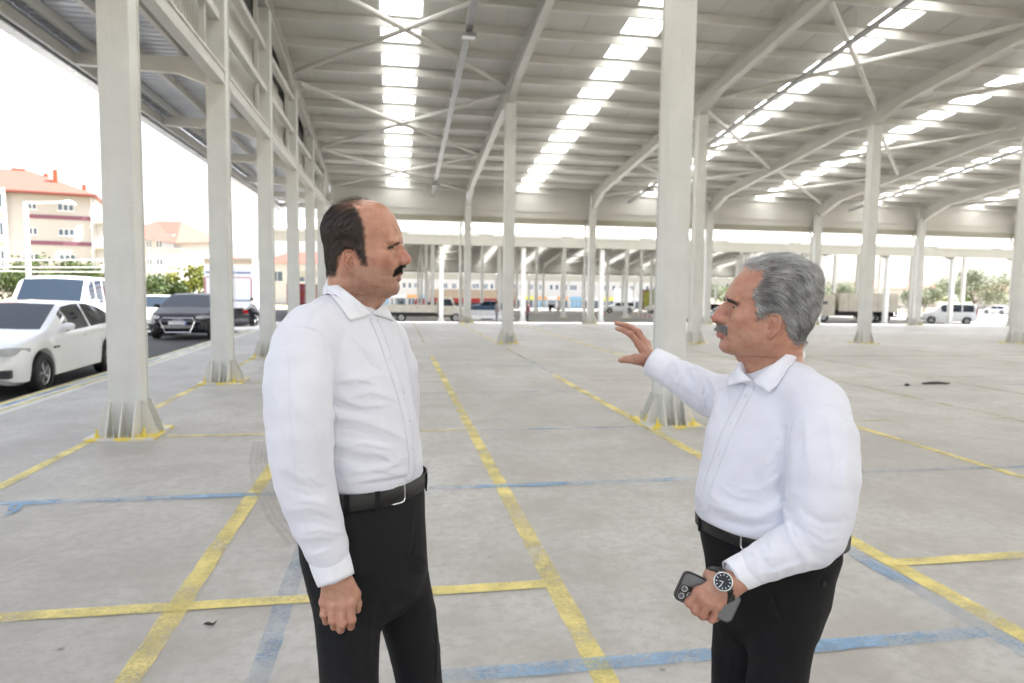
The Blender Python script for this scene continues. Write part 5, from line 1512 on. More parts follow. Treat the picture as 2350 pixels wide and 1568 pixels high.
def man2_body():
    root = man2; D0 = D2
    T = [(846,1788,.060,.065,.08),(864,1788,.074,.08,.10),(895,1788,.094,.10,.14),(945,1784,.122,.12,.156),(1000,1776,.146,.128,.158),(1070,1770,.158,.130,.158),(1140,1760,.169,.130,.160),(1190,1760,.164,.126,.162),(1235,1766,.150,.120,.166),(1270,1770,.142,.116,.168)]
    lf = loft_fn(T, D0, fd2)
    ap, ar = chain_px([(1868,935,1.565,.063),(1888,1005,1.515,.074),(1888,1105,1.485,.077),(1878,1185,1.48,.070),(1870,1238,1.475,.060),(1800,1266,1.465,.048),(1740,1296,1.458,.039),(1700,1313,1.455,.031)])
    fp, fr = chain_px([(1716,925,1.82,.066),(1672,918,1.86,.066),(1632,908,1.90,.060),(1585,880,1.95,.054),(1545,857,1.99,.046),(1515,842,2.015,.038)])
    ua, ur = smooth_chain(ap[:4], ar[:4], 7); la, lar = smooth_chain(ap[3:], ar[3:], 8); fp, fr = smooth_chain(fp, fr, 9)
    yoke0, yoke1 = W(1798, 868, 1.66), W(1872, 935, 1.56); yk0, yk1 = W(1765, 876, 1.72), W(1716, 925, 1.82)
    tz0, tz1 = W(1812, 862, 1.66), W(1884, 955, 1.54)
    zb = W(1690, 1232, 1.60)[2] + .002; zs = W(1870, 935, 1.56)[2]
    def base(P):
        d = lf(P)
        d = smin(d, d_cone(P, yoke0, yoke1, .050, .066), .035); d = smin(d, d_cone(P, yk0, yk1, .050, .064), .035)
        body = smax(d, F32(zb + .012) - P[:, 2], .012)
        kk = (.003 + .022 * np.clip((P[:, 2] - F32(zs - .10)) / .12, 0, 1)).astype(F32)
        body = smin(body, d_chain(P, ua, ur, .003), kk); body = smin(body, d_chain(P, fp, fr, .003), .022)
        return smin(body, d_chain(P, la, lar, .003), .006)
    n0, n1 = xf(MH2, [[0, .010, .03]])[0], xf(MH2, [[0, -.004, -.13]])[0]
    def rough(P):
        d = base(P); d = smax(d, -d_cone(P, n0, n1, .060, .062), .010)
        return d - (wobble(P, 19, 41) * F32(.0012) + wobble(P * _v([1, 1, 1.6]), 70, 42) * F32(.00035))
    folds = [([(1800,1060),(1790,1120),(1805,1180)], -0.0086, .010), ([(1795,1090),(1740,1130),(1690,1125)], 0.0057, .012), ([(1800,1130),(1745,1165),(1680,1160)], -0.0057, .010), ([(1805,1160),(1740,1190),(1660,1185)], 0.0065, .012),
             ([(1790,1200),(1720,1212),(1640,1190)], -0.0050, .010), ([(1740,1228),(1690,1225),(1640,1205)], 0.0034, .009), ([(1625,1130),(1650,1155),(1700,1165)], 0.0042, .012), ([(1700,930),(1740,960),(1790,970)], 0.0029, .015),
             ([(1815,1185),(1835,1235),(1875,1285)], -0.0068, .009), ([(1800,1175),(1815,1235),(1850,1290)], 0.0071, .010), ([(1830,1200),(1870,1250),(1915,1265)], 0.0050, .012), ([(1840,1150),(1880,1180),(1930,1180)], 0.0042, .016),
             ([(1760,1230),(1775,1270),(1770,1320)], 0.0034, .009), ([(1785,1215),(1800,1265),(1795,1325)], -0.0034, .009), ([(1735,1255),(1752,1295),(1752,1330)], -0.0066, .007), ([(1850,1000),(1860,1080),(1850,1150)], 0.0029, .016), ([(1930,1000),(1935,1080),(1920,1150)], 0.0029, .016),
             # far sleeve
             ([(1556,842),(1570,872),(1566,905)], 0.0071, .012), ([(1574,846),(1590,880),(1588,915)], -0.0071, .011), ([(1592,852),(1610,890),(1606,930)], 0.0100, .012), ([(1612,862),(1626,900),(1622,945)], -0.0100, .011), ([(1630,868),(1645,905),(1640,955)], 0.0086, .012), ([(1545,870),(1590,900),(1630,940)], 0.0042, .010), ([(1660,880),(1668,920),(1655,965)], -0.0071, .010),
             # seams
             ([z4(850,415), z4(905,418), z4(985,440), z4(1050,490)], -0.0027, .005), ([z4(850,415), z4(790,490), z4(775,560), z4(780,650)], -0.0027, .005), ([z4(800,290), z4(840,350), z4(852,412)], -.0014, .005), ([z4(855,425), z4(905,428), z4(985,450), z4(1045,498)], .0012, .004)]
    folds += [([(1790,1010),(1770,1060),(1735,1085)], 0.0064, .006), ([(1800,1035),(1785,1085),(1755,1115)], -.0040, .005), ([(1700,1120),(1740,1128),(1785,1112)], 0.0056, .006), ([(1655,1120),(1690,1142),(1730,1146)], 0.0056, .006), ([(1640,1165),(1690,1178),(1750,1172)], 0.0056, .006),
              ([(1845,965),(1850,1010),(1846,1060)], 0.0048, .006), ([(1900,965),(1912,1040),(1906,1110)], 0.0040, .007), ([(1940,985),(1944,1050),(1932,1120)], 0.0040, .006), ([(1850,1215),(1890,1240),(1925,1235)], 0.0072, .006), ([(1845,1180),(1890,1205),(1935,1200)], -0.0056, .006), ([(1720,1262),(1745,1282),(1790,1280)], .0035, .005), ([(1730,1300),(1775,1305),(1830,1285)], -.0035, .005), ([(1740,1320),(1790,1312),(1850,1290)], .0035, .005),
              ([(1552,838),(1560,862),(1552,885)], 0.0064, .006), ([(1583,848),(1597,872),(1592,900)], 0.0080, .006), ([(1602,858),(1618,885),(1612,925)], -0.0096, .006), ([(1636,880),(1652,915),(1640,950)], 0.0096, .007)]
    f = with_folds(rough, folds)
    lo, hi = bounds(np.array(ap), np.array(fp), [W(1605, 1140, 1.6)], [W(1790, 830, 1.69)], pad=.10)
    v, fc = sdf_mesh(f, lo, hi, .0040, 2)
    link('shirt', np_mesh('shirt', v, fc, M_SHIRT, ORIG[root]), root)
    Fz = [(1012,880,1.728),(996,915,1.685),(950,965,1.648),(880,1022,1.625),(800,1085,1.612),(720,1148,1.615),(640,1205,1.65)]
    Lz = [(1078,985,1.745),(1074,1008,1.698),(1040,1055,1.65),(985,1115,1.615),(920,1178,1.595),(850,1240,1.585),(770,1303,1.59)]
    collar_mesh(root, [(*zc2(a, b), D) for a, b, D in Fz], [(*zc2(a, b), D) for a, b, D in Lz], f)
    strip(root, 'placket', f, [(1722,885),(1711,908),(1694,940),(1677,973),(1662,1008),(1650,1042),(1637,1075),(1624,1109),(1616,1145),(1615,1176),(1622,1212)], .032, M_SHIRT)
    for p in ((605,382),(543,497),(495,622),(445,742),(432,862)): disc(root, 'button', f, *z4(*p), .0044, .0018, M_BUTTON, .0014)
    patch(root, 'pocket', f, [z4(583,515), z4(690,590), z4(660,740), z4(530,712)], 14, 16, M_SHIRT, .0013, .0004, lambda s: np.array([0, 9.0 * max(0, 1 - abs(s - .6) / .45)]))
    strip(root, 'pocket_hem', f, [z4(582,521), z4(636,558), z4(689,597)], .016, M_SHIRT, .0021, .0004, 16)
    for nm, px_, w_ in (('armhole_seam', [z4(790,760), z4(780,650), z4(776,560), z4(792,490), z4(850,415), z4(905,418), z4(985,440), z4(1050,490), z4(1065,520)], .0045), ('shoulder_seam', [z4(786,282), z4(815,315), z4(840,355), z4(852,414)], .0035)):
        strip(root, nm, f, px_, w_, M_SHIRT, .0005, .0004)
    cuff(root, W(1735,1299,1.462), W(1677,1324,1.455), .0365, .033, 1.0)
    cuff(root, W(1543,856,1.995), W(1495,829.5,2.03), .046, .042)
    # ---- near hand, holding the phone
    def q(x, y, dd=0.0, D=1.425): u, v_ = z6(x, y); return W(u, v_, D + dd)
    fing = [(q(398,1030,.0), q(304,1135,.008), q(330,1165,.045), q(400,1120,.062)), (q(452,1092,-.006), q(372,1212,.004), q(405,1235,.045), q(470,1190,.062)),
            (q(512,1130,-.006), q(442,1262,.002), q(480,1275,.044), q(540,1230,.060)), (q(588,1168,-.002), q(540,1302,.006), q(575,1300,.042), q(625,1250,.056))]
    thumb = (q(615,875,.018), q(525,862,.034), q(475,920,.056), q(420,960,.064))
    fh, pts = hand_sdf(q(690,950,.012), q(830,890,.026), fing, thumb, 1.0, .0108, (.0245, .026), .009)
    hm = hand_mesh(fh, pts, SK2, [c[0] for c in fing] + [c[1] for c in fing], (.50, .21, .165))
    # ---- far hand, raised and open
    def r(x, y, dd=0.0, D=2.035): u, v_ = z7(x, y); return W(u, v_, D + dd)
    fing2 = [(r(545,560,.0), r(432,425,-.012), r(335,372,-.006), r(250,350,.004)), (r(610,545,.022), r(498,385,.012), r(385,312,.014), r(240,272,.022)),
             (r(650,560,.044), r(545,400,.040), r(440,330,.040), r(340,300,.042)), (r(675,600,.062), r(590,470,.066), r(510,410,.066), r(440,390,.064))]
    thumb2 = (r(640,800,-.010), r(500,770,-.028), r(395,772,-.034), r(298,783,-.034))
    fh2, pts2 = hand_sdf(r(710,795,.012), r(860,880,.0), fing2, thumb2, .98, .0125, (.026, .030))
    hm2 = hand_mesh(fh2, pts2, SK2, [c[0] for c in fing2] + [c[1] for c in fing2], (.50, .22, .17), [(r(290,760,-.042), .006), (r(255,335,-.004), .006)])
    # ---- watch
    wP, _ = trace(fh, [z6(652, 918)], .9, 1.6); wn = grad_of(fh, wP)[0] * .6 + (CAM_P - wP[0]) / np.linalg.norm(CAM_P - wP[0]) * .4; wn /= np.linalg.norm(wn); wc = wP[0] + wn * .005
    Rw = Vector((0, 0, 1)).rotation_difference(Vector(wn)).to_matrix()
    def wpart(name, mb, mat, par):
        mb.v = [tuple(Rw @ Vector(p) + Vector(wc)) for p in mb.v]; return part(name, mb, mat, par, smooth=False)
    watch = part('wristwatch', MB(), M_CHROME, root)
    me = MB().lathe([(.0165, -.004), (.0195, -.003), (.0200, .000), (.0195, .0035), (.0180, .0048), (.0172, .0045), (.0172, .003)], 40)
    me.v = [tuple(Rw @ Vector(p) + Vector(wc)) for p in me.v]
    watch.data = me.mesh('wristwatch', M_CHROME, ORIG[root], True)
    M_DIAL = simple('black_dial', (.008, .009, .012), .18, var=.1)
    wpart('dial', MB().lathe([(.0171, .0026), (.0171, .0032), (.001, .0033)], 40), M_DIAL, watch)
    mk = MB()
    for k in range(12):
        a = math.pi * k / 6; c, s = math.cos(a), math.sin(a); x0, x1, w_ = .0115, .0152, .0006
        mk.hexa([(c*x0 - s*w_, s*x0 + c*w_, .0034), (c*x0 + s*w_, s*x0 - c*w_, .0034), (c*x1 + s*w_, s*x1 - c*w_, .0034), (c*x1 - s*w_, s*x1 + c*w_, .0034),
                 (c*x0 - s*w_, s*x0 + c*w_, .0038), (c*x0 + s*w_, s*x0 - c*w_, .0038), (c*x1 + s*w_, s*x1 - c*w_, .0038), (c*x1 - s*w_, s*x1 + c*w_, .0038)])
    wpart('hour_marks', mk, M_CHROME, watch)
    for nm, a, L in (('hour_hand', 2.6, .0075), ('minute_hand', 3.75, .012)):
        c, s = math.cos(a), math.sin(a); w_ = .0006
        wpart(nm, MB().hexa([(-s*w_, c*w_, .0038), (s*w_, -c*w_, .0038), (c*L + s*w_, s*L - c*w_, .0038), (c*L - s*w_, s*L + c*w_, .0038),
                             (-s*w_, c*w_, .0042), (s*w_, -c*w_, .0042), (c*L + s*w_, s*L - c*w_, .0042), (c*L - s*w_, s*L + c*w_, .0042)]), M_CHROME, watch)
    # strap round the wrist
    a0, a1 = np.array(q(690,950,.012)), np.array(q(830,890,.026)); t = (a1 - a0) / np.linalg.norm(a1 - a0); c0 = wc - wn * .024; c0 = a0 + t * ((c0 - a0) @ t)
    e1 = wn - t * (wn @ t); e1 /= np.linalg.norm(e1); e2 = np.cross(t, e1); vs = []
    n_ = 48
    for k in range(n_):
        a = 2 * math.pi * k / n_
        dv = e1 * math.cos(a) + e2 * math.sin(a); ss = np.linspace(.012, .05, 60); fv = fh((c0 + dv * ss[:, None]).astype(F32)); rr_ = ss[np.argmax(fv > .0008)] if (fv > .0008).any() else .03
        for o_ in (-.009, 0, .009): vs.append(c0 + t * o_ + dv * rr_)
    so_ = link('strap', np_mesh('strap', np.array(vs), grid_faces(n_, 3, True, False), M_LEATHER, ORIG[root]), watch)
    mo = so_.modifiers.new('solid', 'SOLIDIFY'); mo.thickness = .003; mo.offset = 1
    # ---- trousers
    HP = [(1222,1768,.142,.116,.172),(1250,1768,.140,.116,.170),(1300,1764,.130,.118,.156),(1360,1760,.122,.118,.148),(1420,1756,.10,.10,.13),(1460,1752,.07,.07,.09)]
    lh = loft_fn(HP, D0, fd2)
    nl, nr = chain_px([(1802,1330,1.62,.080),(1802,1450,1.61,.073),(1782,1568,1.605,.064),(1765,1700,1.60,.066),(1770,2150,1.62,.054)])
    ll, lr = chain_px([(1718,1330,1.745,.084),(1706,1450,1.745,.078),(1698,1568,1.75,.068),(1698,1700,1.75,.066),(1705,2080,1.77,.054)])
    nl[-1][2] = .06; ll[-1][2] = .06
    nl, nr = smooth_chain(nl, nr, 10); ll, lr = smooth_chain(ll, lr, 10)
    def tb(P):
        d = smin(lh(P), d_chain(P, nl, nr, .003), .024); d = smin(d, d_chain(P, ll, lr, .003), .02)
        d = smax(d, P[:, 2] - F32(zb + .020), .004); d = smax(d, F32(.045) - P[:, 2], .004)
        return d - wobble(P * _v([1, 1, .7]), 24, 51) * F32(.0022)
    tf = [([z6(1140,1030), z6(1220,1240), z6(1310,1420)], -0.0041, .005), ([z6(1330,1090), z6(1340,1260), z6(1310,1420)], -0.0027, .005), ([z6(1510,965), z6(1600,960), z6(1690,920)], -0.0054, .005), ([z6(600,1370), z6(640,1460), z6(660,1568)], 0.0054, .006), ([(1800,1440),(1830,1460),(1870,1440)], 0.0034, .014), ([(1700,1480),(1740,1500),(1790,1490)], 0.0034, .014)]
    ft = with_folds(tb, tf)
    lo, hi = bounds(np.array(nl), np.array(ll), [W(1620, 1250, 1.65), W(1900, 1330, 1.75)], pad=.10); lo[2] = .02
    v, fc = sdf_mesh(ft, lo, hi, .0055, 2)
    link('trousers', np_mesh('trousers', v, fc, M_BLACKT, ORIG[root]), root)
    disc(root, 'pocket_button', ft, *z6(1692, 935), .006, .003, M_LEATHER, .001)
    belt = belt_ring(root, lh, lambda th: zb, .037, .006, M_LEATHER)
    th0 = .30; c = ring_pt(lh, zb, th0, .012); n_ = ring_pt(lh, zb, th0, .03) - c
    frame_on(root, c, n_, E_U, .040, .044, .003, M_CHROME, 'buckle', belt, .006)
    for th in (.62, 1.5, -.7, 2.4):
        c = ring_pt(lh, zb - .002, th, .0115); n_ = ring_pt(lh, zb, th, .03) - ring_pt(lh, zb, th, .01); n_ = n_ / np.linalg.norm(n_); s_ = np.cross(E_U, n_); w_ = .006
        part('belt_loop', MB().hexa([c + s_*w_*i + n_*k*.002 + E_U*j*.024 for k in (-1, 1) for j, i in ((-1, -1), (-1, 1), (1, 1), (1, -1))]), M_BLACKT, belt, fix=True)
    shoe(root, nl[-1] * [1, 1, 0] - .06 * fd2, nl[-1] * [1, 1, 0] + .22 * fd2); shoe(root, ll[-1] * [1, 1, 0] - .06 * fd2, ll[-1] * [1, 1, 0] + .22 * fd2)
    def bd(P):
        d = smin(smax(lf(P), F32(zb + .06) - P[:, 2], .02), smin(d_chain(P, ap, [x - .008 for x in ar], .03), d_chain(P, fp, [x - .008 for x in fr], .03), .02), .02)
        d = smin(d, lh(P), .03); d = smin(d, smin(d_chain(P, nl, [x - .008 for x in nr], .03), d_chain(P, ll, [x - .008 for x in lr], .03), .02), .03)
        return d + F32(.021)
    lo, hi = bounds(np.array(nl), np.array(ll), np.array(ap), np.array(fp), pad=.12)
    bv, bf = sdf_mesh(bd, lo, hi, .014, 1)
    join_body(root, [(hw2, hf2, hc2), hm, hm2, (bv, bf, np.ones((len(bv), 3)) * np.array(SK2))])
    # ---- phone, held between palm and fingers
    tl, bl, br, tr_ = q(226, 792, .016), q(168, 1080, .016), q(742, 1362, .018), q(825, 1055, .018)
    c = (tl + bl + br + tr_) / 4; ex = ((tr_ - tl) + (br - bl)); ex /= np.linalg.norm(ex); ey = (tl - bl) + (tr_ - br); ey -= ex * (ex @ ey); ey /= np.linalg.norm(ey); ez = np.cross(ex, ey)
    if ez @ (CAM_P - c) < 0: ez = -ez
    Lx, Ly, th = .134, .065, .0085
    ph = thing('phone', 'smartphone in a dark-edged clear case held low in the grey-haired man\'s hand', 'phone', c)
    M3 = np.stack([ex, ey, ez], 1)
    def place(mb): mb.v = [tuple(M3 @ np.array(p) + c) for p in mb.v]; return mb
    def rrect(lx, ly, r_, n=6):
        out = []
        for cx_, cy2, a0_ in ((lx/2 - r_, ly/2 - r_, 0), (-lx/2 + r_, ly/2 - r_, 90), (-lx/2 + r_, -ly/2 + r_, 180), (lx/2 - r_, -ly/2 + r_, 270)):
            for k in range(n + 1): a = rad(a0_ + 90 * k / n); out.append((cx_ + r_ * math.cos(a), cy2 + r_ * math.sin(a)))
        return out
    M_CASE = simple('dark_phone_bumper', (.02, .02, .022), .35, var=.1); M_PHB = simple('grey_phone_back', (.20, .20, .21), .14, .3, var=.12, scale=14); M_LENS = simple('camera_lens', (.10, .10, .13), .05, 0, spec=.8)
    part('bumper', place(MB().prism(rrect(Lx, Ly, .012), 'z', -th/2, th/2)), M_CASE, ph, fix=True)
    part('back_panel', place(MB().prism(rrect(Lx - .006, Ly - .006, .010), 'z', th/2 + .0002, th/2 + .0008)), M_PHB, ph, fix=True)
    part('screen', place(MB().prism(rrect(Lx - .006, Ly - .006, .010), 'z', -th/2 - .0008, -th/2 - .0002)), M_LENS, ph, fix=True)
    cx_, cy2 = -Lx/2 + .021, -Ly/2 + .021
    isl = part('camera_island', place(MB().add(*(lambda m: (m.v, m.f))(MB().prism([(x + cx_, y + cy2) for x, y in rrect(.034, .034, .009)], 'z', th/2 + .0009, th/2 + .0022)))), M_CASE, ph, fix=True)
    for dx, dy in ((-.008, -.008), (-.008, .008), (.008, 0.0)):
        mb = MB().lathe([(.0065, .0), (.0065, .0016), (.0052, .0016), (.0048, .0012)], 20, (cx_ + dx, cy2 + dy, th/2 + .0022)); part('lens_ring', place(mb), M_CHROME, isl)
        mb = MB().lathe([(.0047, .0), (.0047, .0014), (.001, .0015)], 20, (cx_ + dx, cy2 + dy, th/2 + .0023)); part('lens', place(mb), M_LENS, isl)
man1_body()
man2_body()
# ================================================================ vehicles
def car_paint(name, col, rough=.18, metal=0.0):
    t = NT(name); n = t.noise(t.coord('Object'), 3, 3)
    m = t.set(t.ramp(n, [(.3, tuple(c * .96 for c in col)), (.7, col)]), rough, metal, None, .5 if col[0] > .02 else .25)
    t.b.inputs['Coat Weight'].default_value = .8 if col[0] > .05 else .0; t.b.inputs['Coat Roughness'].default_value = .06
    return m
M_GLASS = NT('car_glass').set((.010, .018, .030), .02, 0, None, .5)
M_TYRE_R = simple('tyre_rubber', (.018, .018, .019), .75, var=.15, scale=20)
M_RIM = simple('alloy_rim', (.45, .46, .47), .28, .8, var=.06)
M_HEADL = NT('headlight_lens').set((.55, .57, .60), .06, .35, None, .8)
M_TAIL = NT('tail_lens').set((.35, .01, .012), .1, 0, None, .7)
M_PLATE = simple('plate_white', (.75, .75, .75), .4); M_PLATEB = simple('plate_blue', (.03, .09, .45), .4); M_BLKPL = simple('black_plastic', (.02, .02, .021), .5)
M_ORANGE = NT('orange_lens').set((.75, .22, .02), .2)
def wheel_meshes(r, wd, spokes=5):
    ty = MB().lathe([(r*.64, -wd/2), (r*.92, -wd/2), (r, -wd*.36), (r, wd*.36), (r*.92, wd/2), (r*.64, wd/2)], 28, axis='y', cap=False)
    rim = MB().lathe([(r*.645, -wd*.42), (r*.645, wd*.30), (r*.60, wd*.40), (r*.57, wd*.34), (r*.56, wd*.05), (r*.1, wd*.0)], 28, axis='y')
    for k in range(spokes):
        a = 2*math.pi*k/spokes
        for da in (-.16, .16):
            c, s = math.cos(a + da), math.sin(a + da); c2, s2 = math.cos(a + da*.45), math.sin(a + da*.45); w_ = r*.045
            p0, p1 = (c2*r*.12, s2*r*.12), (c*r*.6, s*r*.6); nx, nz = -s*w_, c*w_
            rim.hexa([(p0[0]-nx, wd*.10, p0[1]-nz), (p1[0]-nx, wd*.10, p1[1]-nz), (p1[0]+nx, wd*.10, p1[1]+nz), (p0[0]+nx, wd*.10, p0[1]+nz),
                      (p0[0]-nx, wd*.36, p0[1]-nz), (p1[0]-nx, wd*.36, p1[1]-nz), (p1[0]+nx, wd*.36, p1[1]+nz), (p0[0]+nx, wd*.36, p0[1]+nz)])
    rim.lathe([(r*.14, wd*.1), (r*.14, wd*.40), (r*.05, wd*.42)], 14, axis='y')
    return shared('tyre', ty, M_TYRE_R, True), shared('rim', rim, M_RIM, False)
_wm = {}
def car(label, pos, heading, paint, P, group=None, name='car', cat='car', extras=None):
    """P: length, width, top/belt/width tables along x (front positive), window ranges"""
    root = thing(name, label, cat, pos, group, local=True); root.rotation_euler = (0, 0, heading)
    L, wd = P['L'], P['W'] / 2; xf_, xr_ = P['axles']; R = P['R']
    xs_ = sorted(set(np.round(np.concatenate([np.linspace(-L/2, L/2, 30), [x + R * 1.13 * math.cos(a) for x in (xf_, xr_) for a in np.linspace(0, math.pi, 11)], np.array(P['cuts'])]), 3)))
    xs_ = [x for i, x in enumerate(xs_) if i == 0 or x - xs_[i-1] > .012]
    T = lambda k, x: float(np.interp(x, *zip(*sorted(P[k]))))
    rows = []
    for x in xs_:
        zt, zb, w_ = T('top', x), T('belt', x), wd * T('plan', x); wt = w_ * T('tumble', x)
        zl = T('low', x)
        for ax in (xf_, xr_):
            d = R * 1.13; q = d*d - (x - ax)**2
            if q > 0: zl = max(zl, R + math.sqrt(q) - .01)
        zl = min(zl, zb - .06)
        h = zt - zb
        hs = [(w_*.86, zl), (w_*.975, zl + min(.05, (zb-zl)*.2)), (w_, zl + (zb-zl)*.5), (w_*.99, zb - (zb-zl)*.12), (w_*.955, zb),
              (w_*.955 + (wt - w_*.955)*.55, zb + h*.5), (wt, zb + h*.88), (wt*.88, zb + h*.975), (wt*.5, zb + h*1.0), (0.0, zb + h*1.0 + .012)]
        rows.append([(x, y, z) for y, z in hs] + [(x, -y, z) for y, z in hs[-2::-1]])
    n = len(rows[0]); V = [p for r_ in rows for p in r_]
    cats = {}
    def add(cat_, f): cats.setdefault(cat_, []).append(f)
    for i in range(len(xs_) - 1):
        xm = (xs_[i] + xs_[i+1]) / 2
        for j in range(n - 1):
            f = (i*n + j, (i+1)*n + j, (i+1)*n + j + 1, i*n + j + 1); k = min(j, n - 2 - j)
            c = 'body'
            if k in (4, 5):
                for wi, (a, b) in enumerate(P['side']):
                    if a < xm < b: c = ('side', wi, j < n/2)
            if k >= 7 or k == 6:
                if P['screen'][0] < xm < P['screen'][1] and k >= 7: c = ('screen',)
                if P.get('rear') and P['rear'][0] < xm < P['rear'][1] and k >= 7: c = ('rear',)
            add(c, f)
    add('body', tuple(range(n))); add('body', tuple((len(xs_)-1)*n + j for j in range(n))[::-1])
    # underside
    for i in range(len(xs_) - 1): add('under', (i*n, i*n + n - 1, (i+1)*n + n - 1, (i+1)*n))
    def sub(fs, mat, nm, par, smooth=True, push=0.0):
        used = sorted({v for f in fs for v in f}); mp = {v: i for i, v in enumerate(used)}
        me = bpy.data.meshes.new(nm); me.from_pydata([V[v] for v in used], [], [tuple(mp[v] for v in f) for f in fs]); me.materials.append(mat)
        fix_normals(me); me.polygons.foreach_set('use_smooth', [smooth]*len(me.polygons)); me.update()
        o = link(nm, me, par)
        return o
    body = sub(cats['body'], paint, 'body', root)
    m_ = body.modifiers.new('es', 'EDGE_SPLIT'); m_.split_angle = rad(38)
    sub(cats['under'], M_BLKPL, 'underside', root)
    for c, fs in cats.items():
        if isinstance(c, tuple): sub(fs, M_GLASS, {'side': 'side_window', 'screen': 'windscreen', 'rear': 'rear_window'}[c[0]], root)
    key = (R, P.get('spokes', 5))
    if key not in _wm: _wm[key] = wheel_meshes(R, .21, key[1])
    for ax in (xf_, xr_):
        for sy in (1, -1):
            w_ = put('wheel', shared('wheel', MB().lathe([(.05, -.1), (.05, .02)], 10, axis='y'), M_BLKPL), root, (ax, sy * (wd - .115), R), (0, 0, 0 if sy > 0 else math.pi))
            put('tyre', _wm[key][0], w_); put('rim', _wm[key][1], w_)
    zf = T('belt', L/2 - .05); zl = T('low', L/2 - .1)
    for sy in (1, -1):
        hx = L/2 - .16
        hl = MB(); a = [(hx - .34, wd*.965*T('plan', hx-.34)), (hx + .02, wd*.955*T('plan', hx+.02)), (hx + .14, wd*.72)]
        zc = P.get('lamp_z', zf - .12)
        vs = []
        for (x, y), hh in zip(a, (.035, .07, .065)): vs += [(x, sy*(y + .012), zc - hh + .02), (x, sy*(y + .012), zc + hh)]
        hl.add(vs + [(hx + .155, sy*wd*.55, zc - .03), (hx + .155, sy*wd*.55, zc + .045)], [(0, 2, 3, 1), (2, 4, 5, 3), (4, 6, 7, 5)])
        o = part('headlight', hl, M_HEADL, root, fix=True); mm_ = o.modifiers.new('s', 'SOLIDIFY'); mm_.thickness = .04; mm_.offset = 0
        tl = MB().box(-L/2 - .012, -L/2 + .06, sy*wd*.80 - .12, sy*wd*.80 + .10, P.get('tail_z', .78) - P.get('tail_h', .07), P.get('tail_z', .78) + P.get('tail_h', .07))
        part('tail_light', tl, M_TAIL, root)
        mx = P['mirror']
        mb = MB().lathe([(.0, -.10), (.05, -.09), (.075, -.03), (.075, .04), (.05, .09), (.0, .10)], 10, axis='y')
        mb.v = [(x*.8 + mx, y + sy*(wd + .06), z*.9 + T('belt', mx) + .10) for x, y, z in mb.v]; mb.box(mx - .03, mx + .03, min(sy*(wd-.1), sy*(wd+.02)), max(sy*(wd-.1), sy*(wd+.02)), T('belt', mx) + .02, T('belt', mx) + .06)
        part('mirror', mb, paint, root, smooth=True)
        for hx_ in P.get('handles', ()):
            part('door_handle', MB().box(hx_ - .09, hx_ + .09, min(sy*wd*.985, sy*(wd*.985+.03)), max(sy*wd*.985, sy*(wd*.985+.03)), T('belt', hx_) - .13, T('belt', hx_) - .10), paint, root)
    gw = P.get('grille_w', .45)
    if gw:
        g = MB(); x0 = L/2 - .02
        g.box(x0, x0 + .035, -gw, gw, zl + .16, zf - .14)
        gr = part('grille', g, M_BLKPL, root)
        for k in range(7):
            z = zl + .18 + k * (zf - .14 - zl - .2) / 6.5
            part('grille_bar', MB().box(x0 + .036, x0 + .05, -gw + .02, gw - .02, z, z + .018), M_CHROME if P.get('bars') else M_BLKPL, gr)
    pl = part('number_plate', MB().box(L/2 + .035, L/2 + .05, -.26, .26, zl + .22, zl + .33), M_PLATE, root)
    part('plate_band', MB().box(L/2 + .0505, L/2 + .053, .215, .257, zl + .222, zl + .328), M_PLATEB, pl)
    part('number_plate', MB().box(-L/2 - .025, -L/2 - .012, -.26, .26, P.get('rplate', .55), P.get('rplate', .55) + .11), M_PLATE, root)
    for sy in (1, -1): part('fog_lamp_recess', MB().box(L/2 - .10, L/2 + .012, sy*wd*.72 - .13, sy*wd*.72 + .13, zl + .10, zl + .22), M_BLKPL, root)
    if extras: extras(root, P)
    return root
SEDAN = dict(L=4.63, W=1.81, R=.325, axles=(1.42, -1.29), screen=(.30, 1.12), rear=(-1.95, -1.30), mirror=.72, handles=(-.18, -1.02), lamp_z=.72, tail_z=.85, cuts=[.30, 1.12, -1.30, -1.95, .28, .22, -.42, -.50, -1.55],
    top=[(-2.315,.86),(-2.25,1.00),(-1.95,1.06),(-1.30,1.34),(-.9,1.42),(-.3,1.445),(.30,1.40),(1.12,1.00),(1.5,.93),(2.0,.82),(2.25,.70),(2.315,.58)],
    belt=[(-2.315,.82),(-2.25,.95),(-1.9,.99),(-1,.98),(.6,.93),(1.12,.92),(1.6,.86),(2.05,.76),(2.28,.64),(2.315,.54)],
    plan=[(-2.315,.80),(-2.1,.93),(-1.6,1.0),(1.4,1.0),(2.0,.93),(2.2,.84),(2.315,.72)], tumble=[(-2.315,.9),(-1.9,.88),(-1.2,.73),(.2,.74),(1.0,.86),(1.4,.9),(2.315,.9)],
    low=[(-2.315,.36),(-2.0,.24),(-1.0,.20),(1.0,.20),(2.1,.20),(2.315,.28)], side=[(-1.55,-.50),(-.42,.62)])
BIGSEDAN = dict(SEDAN, L=4.95, W=1.89, axles=(1.55, -1.37), grille_w=.50, bars=True, lamp_z=.72)
